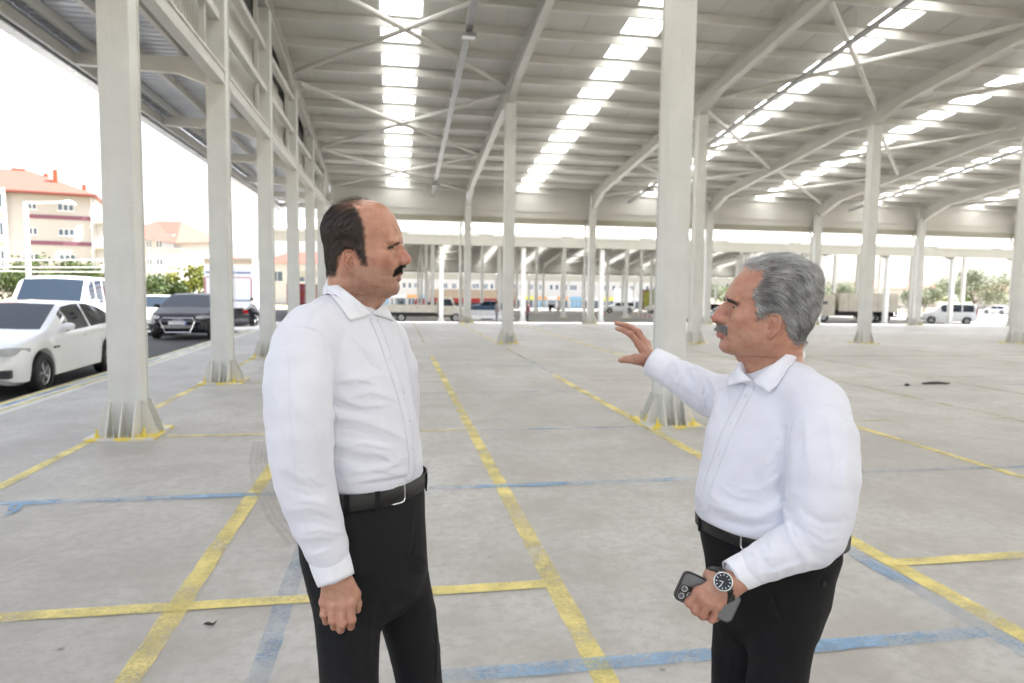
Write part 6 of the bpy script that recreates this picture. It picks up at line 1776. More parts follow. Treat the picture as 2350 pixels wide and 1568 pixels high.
HATCH = dict(SEDAN, L=4.05, W=1.72, axles=(1.22, -1.20), screen=(.20, .95), rear=(-1.98, -1.62), side=[(-1.45,-.45),(-.38,.5)], cuts=[.20,.95,-1.62,-1.98,-.45,-.38,-1.45],
    top=[(-2.02,.9),(-1.98,1.0),(-1.62,1.38),(-1.2,1.43),(-.3,1.45),(.2,1.40),(.95,.99),(1.4,.92),(1.8,.80),(2.02,.60)], belt=[(-2.02,.86),(-1.6,.95),(.5,.92),(.95,.90),(1.5,.84),(1.85,.72),(2.02,.54)],
    plan=[(-2.02,.86),(-1.8,.95),(-1.4,1),(1.2,1),(1.7,.93),(1.92,.84),(2.02,.74)], tumble=[(-2.02,.86),(-1.6,.8),(-1,.76),(.1,.76),(.9,.86),(2.02,.9)], low=[(-2.02,.36),(-1.7,.22),(1.8,.2),(2.02,.28)], mirror=.6, handles=(-.1,-.9))
WAGON = dict(HATCH, L=4.2, W=1.66, axles=(1.25, -1.25), screen=(.25, .80), rear=(-2.1, -1.9), side=[(-1.9,-1.15),(-1.05,-.32),(-.24,.45)], cuts=[.25,.8,-1.9,-1.15,-1.05,-.32,-.24],
    top=[(-2.1,1.0),(-1.95,1.36),(-1.6,1.41),(-.3,1.43),(.25,1.39),(.80,1.0),(1.2,.96),(1.9,.88),(2.1,.7)], belt=[(-2.1,.9),(-1.5,.93),(.5,.91),(.8,.92),(1.5,.9),(1.95,.8),(2.1,.6)])
MPV = dict(HATCH, L=4.2, W=1.83, R=.31, axles=(1.35, -1.35), screen=(.55, 1.15), rear=(-2.1, -2.02), side=[(-1.85,-1.0),(-.92,-.1),(0.0,.7)], cuts=[.55,1.15,-2.02,-1.85,-1.0,-.92,-.1,0.0], tail_z=1.05, tail_h=.32, rplate=.7,
    top=[(-2.1,1.1),(-2.05,1.72),(-1.9,1.80),(0,1.82),(.55,1.74),(1.15,1.16),(1.6,1.04),(2.0,.86),(2.1,.7)], belt=[(-2.1,1.0),(-1.9,1.10),(.6,1.06),(1.15,1.05),(1.6,.96),(2.0,.8),(2.1,.6)], tumble=[(-2.1,.88),(.2,.86),(1.1,.9),(2.1,.9)], lamp_z=.82)
VAN = dict(MPV, L=5.3, W=1.96, R=.34, axles=(1.75, -1.65), screen=(1.05, 1.85), rear=None, side=[(-2.3,-.9),(-.75,.35),(.45,1.25)], cuts=[1.05,1.85,-2.3,-.9,-.75,.35,.45,1.25], mirror=1.3, handles=(.55,-.6),
    top=[(-2.65,1.2),(-2.6,1.85),(-2.4,1.93),(.4,1.95),(1.05,1.86),(1.85,1.20),(2.2,1.06),(2.55,.92),(2.65,.7)], belt=[(-2.65,1.1),(-2.4,1.15),(1.2,1.12),(1.85,1.10),(2.3,1.0),(2.55,.86),(2.65,.6)],
    plan=[(-2.65,.9),(-2.4,1),(1.8,1),(2.3,.93),(2.55,.84),(2.65,.74)], tumble=[(-2.65,.88),(1,.86),(1.8,.9),(2.65,.9)], low=[(-2.65,.4),(-2.3,.26),(2.4,.22),(2.65,.3)])
PWHITE = car_paint('white_car_paint', (.78, .79, .80)); PBLACK = car_paint('black_car_paint', (.004, .004, .005), .3); PBLUE = car_paint('blue_car_paint', (.035, .085, .17)); PSILV = car_paint('silver_car_paint', (.42, .43, .44), .25, .5); PRED = car_paint('dark_red_paint', (.16, .015, .02)); PGREY = car_paint('pale_grey_paint', (.55, .56, .57))
def gpos(u, v, z):
    p = gnd(u, v, z); return (p[0], p[1], z)
ZR_ = -.134
# white saloon by the kerb: placed from its two near wheels
_fw, _rw = gnd(93, 902, ZR_), gnd(238, 855, ZR_); _d = (_fw - _rw); _d[2] = 0; _hd = math.atan2(_d[1], _d[0]); _d /= np.linalg.norm(_d)
_left = np.array([-_d[1], _d[0], 0]); _c = _fw - _d * 1.42 - _left * .80; _c[2] = ZR_
def saloon_extra(root, P):
    part('side_blade', MB().box(.95, 1.13, .905, .925, .70, .725), M_BLKPL, root)
    lo_ = MB().box(2.22, 2.30, -.62, .62, .24, .40); part('lower_grille', lo_, M_BLKPL, root)
car('white saloon car parked at the painted kerb beside the nearest left column', tuple(_c), _hd, PWHITE, SEDAN, 'cars at the left roadside', extras=saloon_extra)
car('white minibus with dark windows parked behind the white saloon', tuple(gpos(150, 782, ZR_)), rad(-78), PWHITE, VAN, name='van', cat='van')
def rings(root, P):
    em = None
    for k in range(4):
        pts = [(BIGSEDAN['L']/2 + .06, (k - 1.5) * .075 + .048*math.cos(a), .62 + .048*math.sin(a)) for a in np.linspace(0, 2*math.pi, 17)]
        part('badge_ring', MB().tube(pts, .006, 5, cap=False), M_CHROME, root)
    fr = [(BIGSEDAN['L']/2 + .04, y, z) for y, z in ((-.50, .60), (-.42, .70), (.42, .70), (.50, .60), (.36, .26), (-.36, .26), (-.50, .60))]
    part('grille_frame', MB().tube(fr, .018, 6), M_CHROME, root)
_p = gnd(412, 781, ZR_); _h = rad(-86); _f = np.array([math.cos(_h), math.sin(_h), 0]); _c = _p - _f * 2.3; _c[2] = ZR_
car('black saloon car with chrome slatted grille facing the camera on the road', tuple(_c), _h, PBLACK, BIGSEDAN, 'cars at the left roadside', extras=rings)
car('pale grey car half hidden behind the black saloon', (_c[0] - 2.2, _c[1] + 3.2, gh(-8, 27) + .006), rad(-84), PGREY, HATCH, 'cars at the left roadside')
# vehicles beyond the halls
def far_pos(u, D, dz=0.0):
    p = at_depth(u, 700, D); return (p[0], p[1], gh(p[0], p[1]) + .005 + dz)
car('dark blue saloon car seen side-on beyond the white pickup', far_pos(1116, 74), rad(170), PBLUE, SEDAN, 'cars in the far yard')
car('old white estate car parked far away between the thin columns', far_pos(1418, 88), rad(176), PWHITE, WAGON, 'cars in the far yard')
car('white car at the right of the old estate car, partly behind the tall column', far_pos(1516, 92), rad(150), PWHITE, HATCH, 'cars in the far yard')
car('silver hatchback seen just in front of the grey-haired man\'s nose', far_pos(1655, 55), rad(178), PSILV, HATCH, 'cars in the far yard')
car('dark red car standing behind the silver hatchback', far_pos(1630, 72), rad(120), PRED, HATCH, 'cars in the far yard')
car('white people carrier with red tail lights on the far right', far_pos(2178, 62), rad(142), PWHITE, MPV, name='van', cat='van')
car('white car far behind at the right edge of the yard', far_pos(2290, 110), rad(100), PWHITE, HATCH, 'cars in the far yard')
# ---- lorries
def lorry_wheels(root, xs_, wd, R):
    key = (R, 4)
    if key not in _wm: _wm[key] = wheel_meshes(R, .28, 4)
    for x in xs_:
        for sy in (1, -1):
            w_ = put('wheel', shared('wheel', MB().lathe([(.06, -.12), (.06, .02)], 10, axis='y'), M_BLKPL), root, (x, sy*(wd - .16), R), (0, 0, 0 if sy > 0 else math.pi)); put('tyre', _wm[key][0], w_); put('rim', _wm[key][1], w_)
M_WBOX = simple('white_box_panel', (.74, .75, .77), .4, var=.03, dirt=((.5, .48, .44), .8, .2)); M_TARP = simple('beige_tarpaulin', (.42, .34, .26), .8, var=.08, scale=1.5, bump=.5, bscale=4); M_REDP = simple('red_lorry_panel', (.26, .018, .02), .4, var=.1); M_PINK = simple('red_edge_tape', (.40, .07, .11), .5); M_BLUEP = simple('blue_lorry_band', (.10, .16, .32), .5); M_DIRTYW = simple('dirty_white_paint', (.55, .51, .43), .5, var=.1, scale=2, dirt=((.28, .2, .13), 3, .55)); M_ALU = simple('dull_aluminium', (.5, .51, .52), .4, .6)
def box_lorry(label, pos, heading, L, wd, z0, z1, mat, top=None, cab=None, tail=True, gr=None, th=.35, marks=True):
    r = thing('lorry', label, 'lorry', pos, gr, local=True); r.rotation_euler = (0, 0, heading); w2 = wd/2
    part('chassis', MB().box(-L/2, L/2 + (2.2 if cab else 0), -.45, .45, .55, z0 - .01), M_BLKPL, r)
    n = 6; seg = L / n
    for k in range(n):
        for sy in (1, -1): part('side_panel', MB().box(-L/2 + k*seg + .02, -L/2 + (k+1)*seg - .02, min(sy*w2, sy*(w2 - .05)), max(sy*w2, sy*(w2 - .05)), z0, z1), mat, r)
    part('front_wall', MB().box(L/2 - .05, L/2 - .003, -w2 + .06, w2 - .06, z0, z1), mat, r)
    part('roof', MB().box(-L/2, L/2, -w2 + .01, w2 - .01, z1 + .002, z1 + (th if top else .05)), top or mat, r)
    part('load_floor', MB().box(-L/2, L/2, -w2 + .06, w2 - .06, z0 + .001, z0 + .08), M_BLKPL, r)
    for sy in (1, -1):
        d = part('rear_door', MB().box(-L/2 - .04, -L/2 - .004, min(sy*.01, sy*(w2 - .03)), max(sy*.01, sy*(w2 - .03)), z0, z1), mat, r)
        part('locking_bar', MB().tube([(-L/2 - .06, sy*.35, z0 + .05), (-L/2 - .06, sy*.35, z1 - .05)], .02, 6), M_ALU, d)
        for k, (za, zb_, mt) in enumerate(() if not marks else ((.80, .84, M_BLUEP), (.70, .72, M_PINK), (.16, .19, M_BLUEP))):
            part('door_stripe', MB().box(-L/2 - .046, -L/2 - .0405, min(sy*.06, sy*(w2 - .1)), max(sy*.06, sy*(w2 - .1)), z0 + (z1-z0)*za, z0 + (z1-z0)*zb_), mt, d)
        if marks: part('edge_tape', MB().box(-L/2 - .05, -L/2 - .041, min(sy*(w2-.10), sy*(w2-.03)), max(sy*(w2-.10), sy*(w2-.03)), z0 + .05, z0 + (z1-z0)*.7), M_PINK, r)
        part('tail_light', MB().box(-L/2 - .06, -L/2 - .02, sy*(w2 - .3) - .2, sy*(w2 - .3) + .2, z0 - .28, z0 - .10), M_TAIL, r); part('indicator', MB().box(-L/2 - .06, -L/2 - .02, sy*(w2 - .3) - .2, sy*(w2 - .3) + .2, z0 - .095, z0 - .01), M_ORANGE, r)
        part('mudguard', MB().box(-L/2 + .3, -L/2 + 2.9, min(sy*(w2-.05), sy*(w2-.45)), max(sy*(w2-.05), sy*(w2-.45)), 1.02, 1.05), M_BLKPL, r)
    part('bumper_bar', MB().box(-L/2 - .08, -L/2 + .04, -w2 + .05, w2 - .05, .5, .66), M_BLKPL, r)
    if cab:
        cb = MB().prism([(L/2 + .35, .55), (L/2 + 2.2, .55), (L/2 + 2.25, 1.3), (L/2 + 2.1, z1 - .5), (L/2 + 1.9, z1 - .2), (L/2 + .35, z1 - .2)], 'y', -w2, w2); part('cab', cb, cab, r, fix=True)
        part('windscreen', MB().add([(L/2 + 2.27, -w2 + .12, 1.45), (L/2 + 2.27, w2 - .12, 1.45), (L/2 + 2.135, w2 - .12, z1 - .6), (L/2 + 2.135, -w2 + .12, z1 - .6)], [(0, 1, 2, 3)]), M_GLASS, r)
        for sy in (1, -1): part('side_window', MB().box(L/2 + 1.0, L/2 + 1.9, min(sy*w2, sy*(w2+.01)), max(sy*w2, sy*(w2+.01)), 1.6, z1 - .7), M_GLASS, r)
    lorry_wheels(r, [-L/2 + 1.0, -L/2 + 2.2] + ([L/2 + 1.3] if cab else [L/2 - 1.2]), w2, .48)
    return r
p = at_depth(503, 700, 36.5); box_lorry('white box lorry seen from behind, beyond the black saloon', (p[0] + .2, p[1] + 4.0, gh(-7, 40)), rad(94), 7.8, 2.45, 1.05, 3.35, M_WBOX, M_TARP, M_WBOX)
p = at_depth(682, 700, 62); box_lorry('red lorry with a load of white-speckled red crates behind the left columns', (p[0], p[1] + 4.0, gh(-8, 64)), rad(94), 7.0, 2.45, 1.05, 2.9, M_REDP, None, M_WBOX)
p = at_depth(1085, 690, 104); box_lorry('long red trailer with beige tarpaulin top parked far across the yard', (p[0], p[1], gh(9, 104)), rad(178), 13.0, 2.5, 1.1, 1.75, M_REDP, M_TARP, M_REDP, th=1.35)
p = at_depth(2024, 715, 60); box_lorry('beige lorry box standing behind the right-hand columns', (p[0], p[1] + 2.5, gh(40, 60)), rad(164), 5.0, 2.3, 1.0, 2.6, M_DIRTYW, None, M_DIRTYW, marks=False)
# ---- white pickup with drop-side bed
def pickup(pos, heading):
    r = thing('pickup_truck', 'old rust-stained white pickup with a drop-side cargo bed', 'pickup truck', pos, local=True); r.rotation_euler = (0, 0, heading)
    part('chassis', MB().box(-3.1, 2.4, -.4, .4, .42, .62), M_BLKPL, r); part('bed_floor', MB().box(-3.15, .55, -.93, .93, .74, .82), M_DIRTYW, r)
    part('under_skirt', MB().box(-2.9, .5, -.75, .75, .50, .735), M_BLKPL, r)
    for sy in (1, -1):
        for k in range(3):
            x0 = -3.15 + k*1.233; part('side_board', MB().box(x0 + .015, x0 + 1.218, min(sy*.95, sy*.91), max(sy*.95, sy*.91), .74, 1.28), M_DIRTYW, r)
            part('board_latch', MB().box(x0 + 1.19, x0 + 1.245, min(sy*.955, sy*.99), max(sy*.955, sy*.99), .80, 1.24), M_ALU, r)
    part('tailboard', MB().box(-3.19, -3.155, -.93, .93, .74, 1.28), M_DIRTYW, r); part('headboard', MB().box(.56, .60, -.93, .93, .74, 1.62), M_DIRTYW, r)
    cab = MB().prism([(.66, .55), (2.85, .55), (2.9, .95), (2.75, 1.08), (2.05, 1.16), (1.72, 1.86), (1.5, 1.92), (.80, 1.92), (.66, 1.80)], 'y', -.86, .86)
    o = part('cab', cab, M_DIRTYW, r, fix=True); bevel(o, .05, 3)
    for sy in (1, -1):
        part('side_window', MB().prism([(.92, 1.25), (1.80, 1.25), (1.58, 1.76), (.95, 1.76)], 'y', min(sy*.862, sy*.872), max(sy*.862, sy*.872)), M_GLASS, r, fix=True)
        part('headlight', MB().box(2.86, 2.93, sy*.68 - .13, sy*.68 + .13, .80, .96), M_HEADL, r); part('mirror', MB().box(1.86, 1.94, min(sy*.9, sy*1.06), max(sy*.9, sy*1.06), 1.3, 1.52), M_BLKPL, r)
    part('windscreen', MB().add([(2.075, -.74, 1.19), (2.075, .74, 1.19), (1.775, .70, 1.80), (1.775, -.70, 1.80)], [(0, 1, 2, 3)]), M_GLASS, r)
    part('bumper', MB().box(2.9, 3.0, -.84, .84, .45, .66), M_BLKPL, r)
    lorry_wheels(r, [-2.1, 2.0], .90, .35)
pickup(far_pos(985, 52.5), rad(-2))
# ---- scooter
def scooter(pos, heading):
    r = thing('motor_scooter', 'dark motor scooter parked in front of the far shop fronts', 'scooter', pos, local=True); r.rotation_euler = (0, 0, heading)
    for x in (-.62, .62):
        w_ = part('wheel', MB().lathe([(.12, -.05), (.21, -.05), (.24, -.02), (.24, .02), (.21, .05), (.12, .05)], 18, (x, 0, .24), 'y'), M_TYRE_R, r)
    part('rear_body', MB().prism([(-.85, .5), (-.1, .36), (.0, .6), (-.15, .78), (-.9, .80)], 'y', -.16, .16), PBLACK, r, fix=True)
    part('seat', MB().box(-.88, -.1, -.15, .15, .80, .90), M_BLKPL, r); part('foot_board', MB().box(-.1, .42, -.18, .18, .28, .36), PBLACK, r)
    part('front_shield', MB().prism([(.36, .30), (.52, .30), (.62, .95), (.50, 1.02)], 'y', -.20, .20), PGREY, r, fix=True); part('handlebar', MB().tube([(.46, -.34, 1.08), (.54, 0, 1.04), (.46, .34, 1.08)], .02, 6), M_BLKPL, r); part('fork', MB().tube([(.62, 0, .24), (.52, 0, 1.0)], .03, 6), M_ALU, r)
scooter(far_pos(1272, 97), rad(8))
# ================================================================ buildings round the market
M_CREAM = simple('cream_render', (.46, .43, .40), .85, var=.04, scale=.4); M_WHITEB = simple('white_render', (.54, .525, .50), .85, var=.04, scale=.4); M_MAROON = simple('maroon_band', (.19, .075, .11), .7); M_TILE = simple('terracotta_tile', (.17, .052, .038), .8, var=.12, scale=3, bump=.4, bscale=14); M_CHIM = simple('orange_brick_chimney', (.33, .085, .04), .85); M_ORANGEW = simple('orange_render', (.50, .17, .035), .85); M_WFRAME = simple('white_window_frame', (.72, .72, .74), .5); M_PANE = NT('window_pane').set((.09, .12, .15), .08, 0, None, .7); M_GREYB = simple('grey_balcony_panel', (.42, .44, .48), .7); M_SIGNO = simple('orange_shop_sign', (.70, .36, .14), .6); M_SIGNB = simple('blue_shop_glass', (.22, .42, .58), .3); M_YELS = simple('yellow_shop_sign', (.72, .66, .10), .6)
M_GREENS = simple('green_poster', (.22, .36, .12), .6)
class Facade:
    """local frame: x along the facade, y out of it towards the viewer, z up"""
    def __init__(s, root): s.r = root
    def box(s, name, x0, x1, y0, y1, z0, z1, mat, par=None): return part(name, MB().box(x0, x1, y0, y1, z0, z1), mat, par or s.r)
    def window(s, x0, x1, z0, z1, panes=2, y=0.0, sill=True):
        f = part('window', MB().box(x0, x1, y - .10, y + .015, z0, z1), M_WFRAME, s.r); w_ = (x1 - x0) / panes
        for k in range(panes): part('pane', MB().box(x0 + k*w_ + .06, x0 + (k+1)*w_ - .06, y + .012, y + .022, z0 + .07, z1 - .07), M_PANE, f)
        if sill: part('sill', MB().box(x0 - .1, x1 + .1, y + .016, y + .12, z0 - .08, z0 - .002), M_WFRAME, f)
        return f
def building(label, u, D, z0, cat='building', name='apartment_building', yaw=0.0):
    p = at_depth(u, 700, D); ax = E_A; r = thing(name, label, cat, (p[0], p[1], z0), local=True)
    r.rotation_euler = (0, 0, math.atan2(-E_A[1], -E_A[0]) + yaw)    # local y points back at the camera
    return r
# local x runs to the LEFT in the picture (facade turned to face the camera)
def block_left():
    D = 78.0; s = D / F_PX; r = building('cream four-storey apartment block with maroon bands and red hipped roof', 100, D, -.2, yaw=rad(24)); F = Facade(r)
    X = lambda u: (100 - u) * s; Z = lambda v: (647 - v) * s + 1.65 + .2
    F.box('wall', X(206), X(-200), -10, 0, 0, Z(447), M_CREAM)
    for v0, v1 in ((496, 505), (555, 564), (613, 620)): F.box('band', X(205), X(70), .003, .06, Z(v1), Z(v0), M_MAROON)
    for vt, vb in ((467, 485), (526, 542), (584, 600)):
        F.window(X(94), X(68), Z(vb), Z(vt), 3); F.window(X(166), X(134), Z(vb), Z(vt), 3)
    # glazed balcony tower on the left
    F.box('bay', X(40), X(-60), .003, 1.6, Z(640), Z(444), M_WHITEB)
    for vt, vb in ((455, 487), (519, 548), (580, 606)):
        for a, b in ((38, 22), (20, 4), (2, -14)): F.window(X(a), X(b), Z(vb), Z(vt), 2, 1.6, False)
        F.box('balcony_front', X(43), X(-62), 1.62, 1.75, Z(vb + 15), Z(vb + 2), M_GREYB)
    # open balconies on the right end
    for v in (496, 555, 613):
        b = F.box('balcony', X(238), X(208), -3.0, .9, Z(v + 13), Z(v + 10), M_WHITEB); F.box('balcony_front', X(239), X(207), .91, 1.0, Z(v + 12), Z(v - 2), M_GREYB, b)
    F.box('wall', X(236), X(206.3), -10, -1.2, 0, Z(470), M_WHITEB)
    F.box('downpipe', X(203), X(200), .065, .15, 0, Z(448), M_WFRAME)
    # hipped roof
    ez = Z(446); rz = Z(386); x0, x1, y0, y1 = X(215), X(-215), 1.0, -11.0; ym = (y0 + y1)/2
    rf = part('roof', MB().add([(x0, y0, ez), (x1, y0, ez), (x1, y1, ez), (x0, y1, ez), (X(62), ym, rz), (X(-80), ym, rz), (x0, y0, ez - .25), (x1, y0, ez - .25), (x1, y1, ez - .25), (x0, y1, ez - .25)],
            [(0, 1, 5, 4), (1, 2, 5), (2, 3, 4, 5), (3, 0, 4), (0, 6, 7, 1), (1, 7, 8, 2), (2, 8, 9, 3), (3, 9, 6, 0), (6, 9, 8, 7)]), M_TILE, r, fix=True)
    for u0, u1, vt, vb, yy in ((121, 130, 388, 425, -1.8), (97, 105, 394, 415, -3.5), (179, 187, 419, 440, -1.5), (30, 56, 383, 396, -4.8)):
        ch = F.box('chimney', X(u1), X(u0), yy - .45, yy, Z(vb) - .6, Z(vt), M_CHIM, rf)
    return r
block_left()
def house_row():
    D = 112.0; s = D / F_PX; r = building('orange-topped house with red roof beyond the road trees', 440, D, -1.6, 'house', 'house'); F = Facade(r); X = lambda u: (440 - u) * s; Z = lambda v: (651 - v) * s + 1.65 + 1.6
    F.box('wall', X(520), X(388), -9, 0, 0, Z(620), M_CREAM); F.box('upper_wall', X(520), X(389), -9, .05, Z(620) + .002, Z(598), M_ORANGEW)
    F.window(X(428), X(412), Z(616), Z(603), 2, .05); F.window(X(462), X(448), Z(614), Z(605), 2, .05); F.window(X(430), X(414), Z(660), Z(640), 2, 0); F.window(X(470), X(452), Z(660), Z(640), 2, 0)
    ez = Z(598); rz = Z(574)
    rf = part('roof', MB().add([(X(530), 1, ez), (X(372), 1, ez), (X(372), -10, ez), (X(530), -10, ez), (X(470), -4.5, rz), (X(410), -4.5, rz), (X(450), -4.5, ez - .3)], [(0, 1, 5, 4), (1, 2, 5), (2, 3, 4, 5), (3, 0, 4), (0, 3, 2, 1)]), M_TILE, r, fix=True)
    F.box('chimney', X(452), X(449), -3.2, -2.6, Z(590), Z(572), M_CHIM, rf)
    D = 92.0; s = D / F_PX; r = building('white apartment block with grey balconies just right of the nearest left column', 372, D, -1.2); F = Facade(r); X = lambda u: (372 - u) * s; Z = lambda v: (650 - v) * s + 1.65 + 1.2
    F.box('wall', X(402), X(300), -12, 0, 0, Z(540), M_WHITEB)
    for v in (560, 600, 640):
        b = F.box('balcony', X(412), X(386), -2, 1.1, Z(v + 14), Z(v + 11), M_WHITEB); F.box('balcony_front', X(412), X(386), 1.11, 1.2, Z(v + 13), Z(v), M_GREYB, b); F.window(X(376), X(362), Z(v + 10), Z(v - 6), 2); F.window(X(352), X(340), Z(v + 10), Z(v - 6), 2)
    ez = Z(540); part('roof', MB().add([(X(424), 2, ez - 1.2), (X(290), 2, ez - .2), (X(290), -13, ez), (X(424), -13, ez), (X(380), -5, ez + 2.2), (X(320), -5, ez + 2.2)], [(0, 1, 5, 4), (1, 2, 5), (2, 3, 4, 5), (3, 0, 4), (0, 3, 2, 1)]), M_TILE, r, fix=True)
house_row()
def shops():
    D = 150.0; s = D / F_PX; r = building('long white two-storey shop building with rows of windows behind the halls', 1300, D, gh(20, 150), 'shop building', 'shop_building'); F = Facade(r); X = lambda u: (1300 - u) * s; g0 = gh(20, 150); Z = lambda v: (664 - v) * s + 1.65 - g0
    F.box('wall', X(1610), X(860), -12, 0, 0, Z(600), M_WHITEB); F.box('parapet', X(1612), X(858), -12.2, .3, Z(600) + .003, Z(594), M_CREAM)
    rr = random.Random(4); u = 866
    while u < 1600:
        wn = rr.choice((7, 10, 16)); F.window(X(u + wn), X(u), Z(668), Z(655), max(1, int(wn/5))); u += wn + rr.choice((6, 10, 14))
    u = 866; k = 0
    while u < 1600:
        wn = rr.choice((22, 30, 38)); mt = (M_SIGNO, M_WFRAME, M_SIGNO, M_SIGNB, M_WFRAME, M_YELS)[k % 6]
        F.box('shop_sign', X(u + wn - 1), X(u), .003, .25, Z(690), Z(683), mt)
        sw = F.box('shop_window', X(u + wn - 3), X(u + 2), .003, .05, Z(713), Z(692), M_PANE if k % 3 else M_SIGNB); n_ = 3
        for q in range(n_ + 1):
            xx = X(u + 2) + (X(u + wn - 3) - X(u + 2)) * q / n_; F.box('mullion', xx - .06, xx + .06, .051, .09, Z(713), Z(692), M_WFRAME, sw)
        u += wn; k += 1
    # hoarding with green ground print
    b = building('pale poster hoarding with a green strip standing behind the old estate car', 1428, 118, gh(20, 118), 'hoarding', 'hoarding'); F = Facade(b); s = 118 / F_PX
    for q in (-1.0, 1.0): F.box('post', q - .08, q + .08, -.2, -.05, 0, 2.6, M_ALU)
    F.box('panel', -1.5, 1.5, -.04, .04, .9, 3.9, M_WFRAME); F.box('green_strip', -1.49, 1.49, .041, .05, .92, 1.4, M_GREENS)
    b = building('tall dark-framed shop poster with a yellow-green image near the far building', 1489, 128, gh(20, 128), 'poster', 'poster_stand'); F = Facade(b)
    F.box('post', -.8, -.65, -.2, -.05, 0, 2.0, M_ALU); F.box('post', .65, .8, -.2, -.05, 0, 2.0, M_ALU); F.box('frame', -1.2, 1.2, -.04, .04, .2, 4.0, M_MAROON); F.box('image', -1.0, 1.0, .041, .05, .4, 3.8, simple('yellow_green_image', (.32, .33, .05), .6, var=.5, scale=1.2))
shops()
def small_house(label, u, D, w_, h, ridge, wall):
    r = building(label, u, D, gh(30, min(D, 300)), 'house', 'house'); F = Facade(r)
    F.box('wall', -w_/2, w_/2, -8, 0, 0, h, wall)
    for k in range(3): F.window(-w_/2 + w_*(k + .3)/3, -w_/2 + w_*(k + .7)/3, h*.55, h*.8, 2)
    part('roof', MB().add([(-w_/2 - .5, .6, h), (w_/2 + .5, .6, h), (w_/2 + .5, -8.6, h), (-w_/2 - .5, -8.6, h), (-w_/4, -4, h + ridge), (w_/4, -4, h + ridge)], [(0, 1, 5, 4), (1, 2, 5), (2, 3, 4, 5), (3, 0, 4), (0, 3, 2, 1)]), M_TILE, r, fix=True)
small_house('small red-roofed white house far right behind the beige lorry', 2030, 190, 16, 5.5, 2.6, M_WHITEB)
small_house('red-roofed pale house far right, left of the people carrier', 2100, 210, 14, 6.0, 2.8, M_CREAM)
small_house('low red-roofed white house behind the rightmost trees', 2330, 200, 15, 5.0, 2.4, M_WHITEB)
small_house('red-roofed house seen through the far left posts above the red lorry', 700, 150, 18, 9.0, 2.6, M_WHITEB)

# ================================================================ trees
def leaf_mat(name, a, b):
    t = NT(name); oi = t.n('ShaderNodeAttribute', _attribute_name='tint'); sep = t.n('ShaderNodeSeparateColor'); t.l(oi.outputs[0], sep.inputs[0])
    c = t.mix(sep.outputs[0], a, b); m = t.set(c, .6, 0, None, .3)
    tr = t.n('ShaderNodeBsdfTranslucent'); t.l(c, tr.inputs[0]); mx = t.n('ShaderNodeMixShader'); mx.inputs[0].default_value = .35
    t.l(t.b.outputs[0], mx.inputs[1]); t.l(tr.outputs[0], mx.inputs[2]); t.l(mx.outputs[0], t.out.inputs[0]); return m
M_LEAF = leaf_mat('leaves', (.03, .05, .016), (.09, .125, .04)); M_LEAFP = leaf_mat('haze_pale_leaves', (.12, .14, .09), (.24, .26, .18)); M_LEAFY = leaf_mat('yellow_green_leaves', (.09, .11, .02), (.24, .24, .05)); M_BARK = simple('bark', (.10, .075, .055), .9, var=.2, scale=8, bump=.5, bscale=20)  # M_LEAFP: distance haze painted into the leaf colour of the far trees
def tree(label, pos, h, w_, seed, mat, n=2600, leaf=.16, trunk_h=.35, group='roadside trees'):
    r_ = np.random.RandomState(seed); t = thing('tree', label, 'tree', pos, group, local=True)
    tb = MB(); top = Vector((r_.normal()*.1*w_, r_.normal()*.1*w_, h*.75)); tb.tube([(0, 0, 0), (0.02*w_, 0, h*trunk_h*.5), tuple(top*.6), tuple(top)], [h*.028, h*.022, h*.014, h*.004], 8)
    cl = []
    for k in range(9):
        a = r_.uniform(0, 6.28); q = r_.uniform(.25, .5) * w_; z = h * r_.uniform(trunk_h + .05, .9); cl.append((q*math.cos(a), q*math.sin(a), z, r_.uniform(.16, .27) * w_))
        b0 = Vector((0, 0, max(h*trunk_h*.7, z - h*.25))); tb.tube([tuple(b0), tuple((b0 + Vector(cl[-1][:3]))/2 + Vector((0, 0, h*.03))), cl[-1][:3]], [h*.010, h*.007, h*.002], 5)
    cl.append((top.x, top.y, h*.84, .24*w_))
    part('trunk', tb, M_BARK, t, smooth=True)
    k = r_.randint(0, len(cl), n); C = np.array(cl)[k]; d = r_.normal(size=(n, 3)); d /= np.linalg.norm(d, axis=1, keepdims=True); rr = C[:, 3:4] * r_.uniform(.35, 1.08, (n, 1))
    P = C[:, :3] + d * rr * np.array([1, 1, .85]); u = r_.normal(size=(n, 3)); u /= np.linalg.norm(u, axis=1, keepdims=True); v = np.cross(u, r_.normal(size=(n, 3))); v /= np.linalg.norm(v, axis=1, keepdims=True)
    sz = leaf * r_.uniform(.6, 1.4, (n, 1)); q = np.stack([P - u*sz, P - v*sz*.5, P + u*sz, P + v*sz*.5], 1).reshape(-1, 3)
    tint = np.repeat(np.clip(r_.uniform(0, 1, n)*.6 + .4*r_.uniform(0, 1, len(cl))[k], 0, 1), 4)
    link('crown', np_mesh('crown', q, np.arange(4*n).reshape(-1, 4), mat, (0, 0, 0), False, np.repeat(tint[:, None], 3, 1)), t)
    return t
def tpos(u, D): p = at_depth(u, 690, D); return (p[0], p[1], gh(p[0], p[1]) - .02)
tree('bushy green tree in front of the apartment block, at the left edge of the picture', tpos(10, 62), 3.6, 5.0, 1, M_LEAF)
tree('green tree in front of the maroon-banded facade, right of the lamp post', tpos(105, 64), 5.2, 6.0, 2, M_LEAF)
tree('loose green tree near the right end of the apartment block', tpos(165, 60), 4.4, 4.5, 3, M_LEAF)
tree('low green bush-like tree left of the white estate of houses', tpos(362, 58), 3.2, 4.2, 4, M_LEAF)
tree('yellow-green tree in front of the orange-topped house', tpos(432, 60), 4.6, 3.6, 5, M_LEAFY)
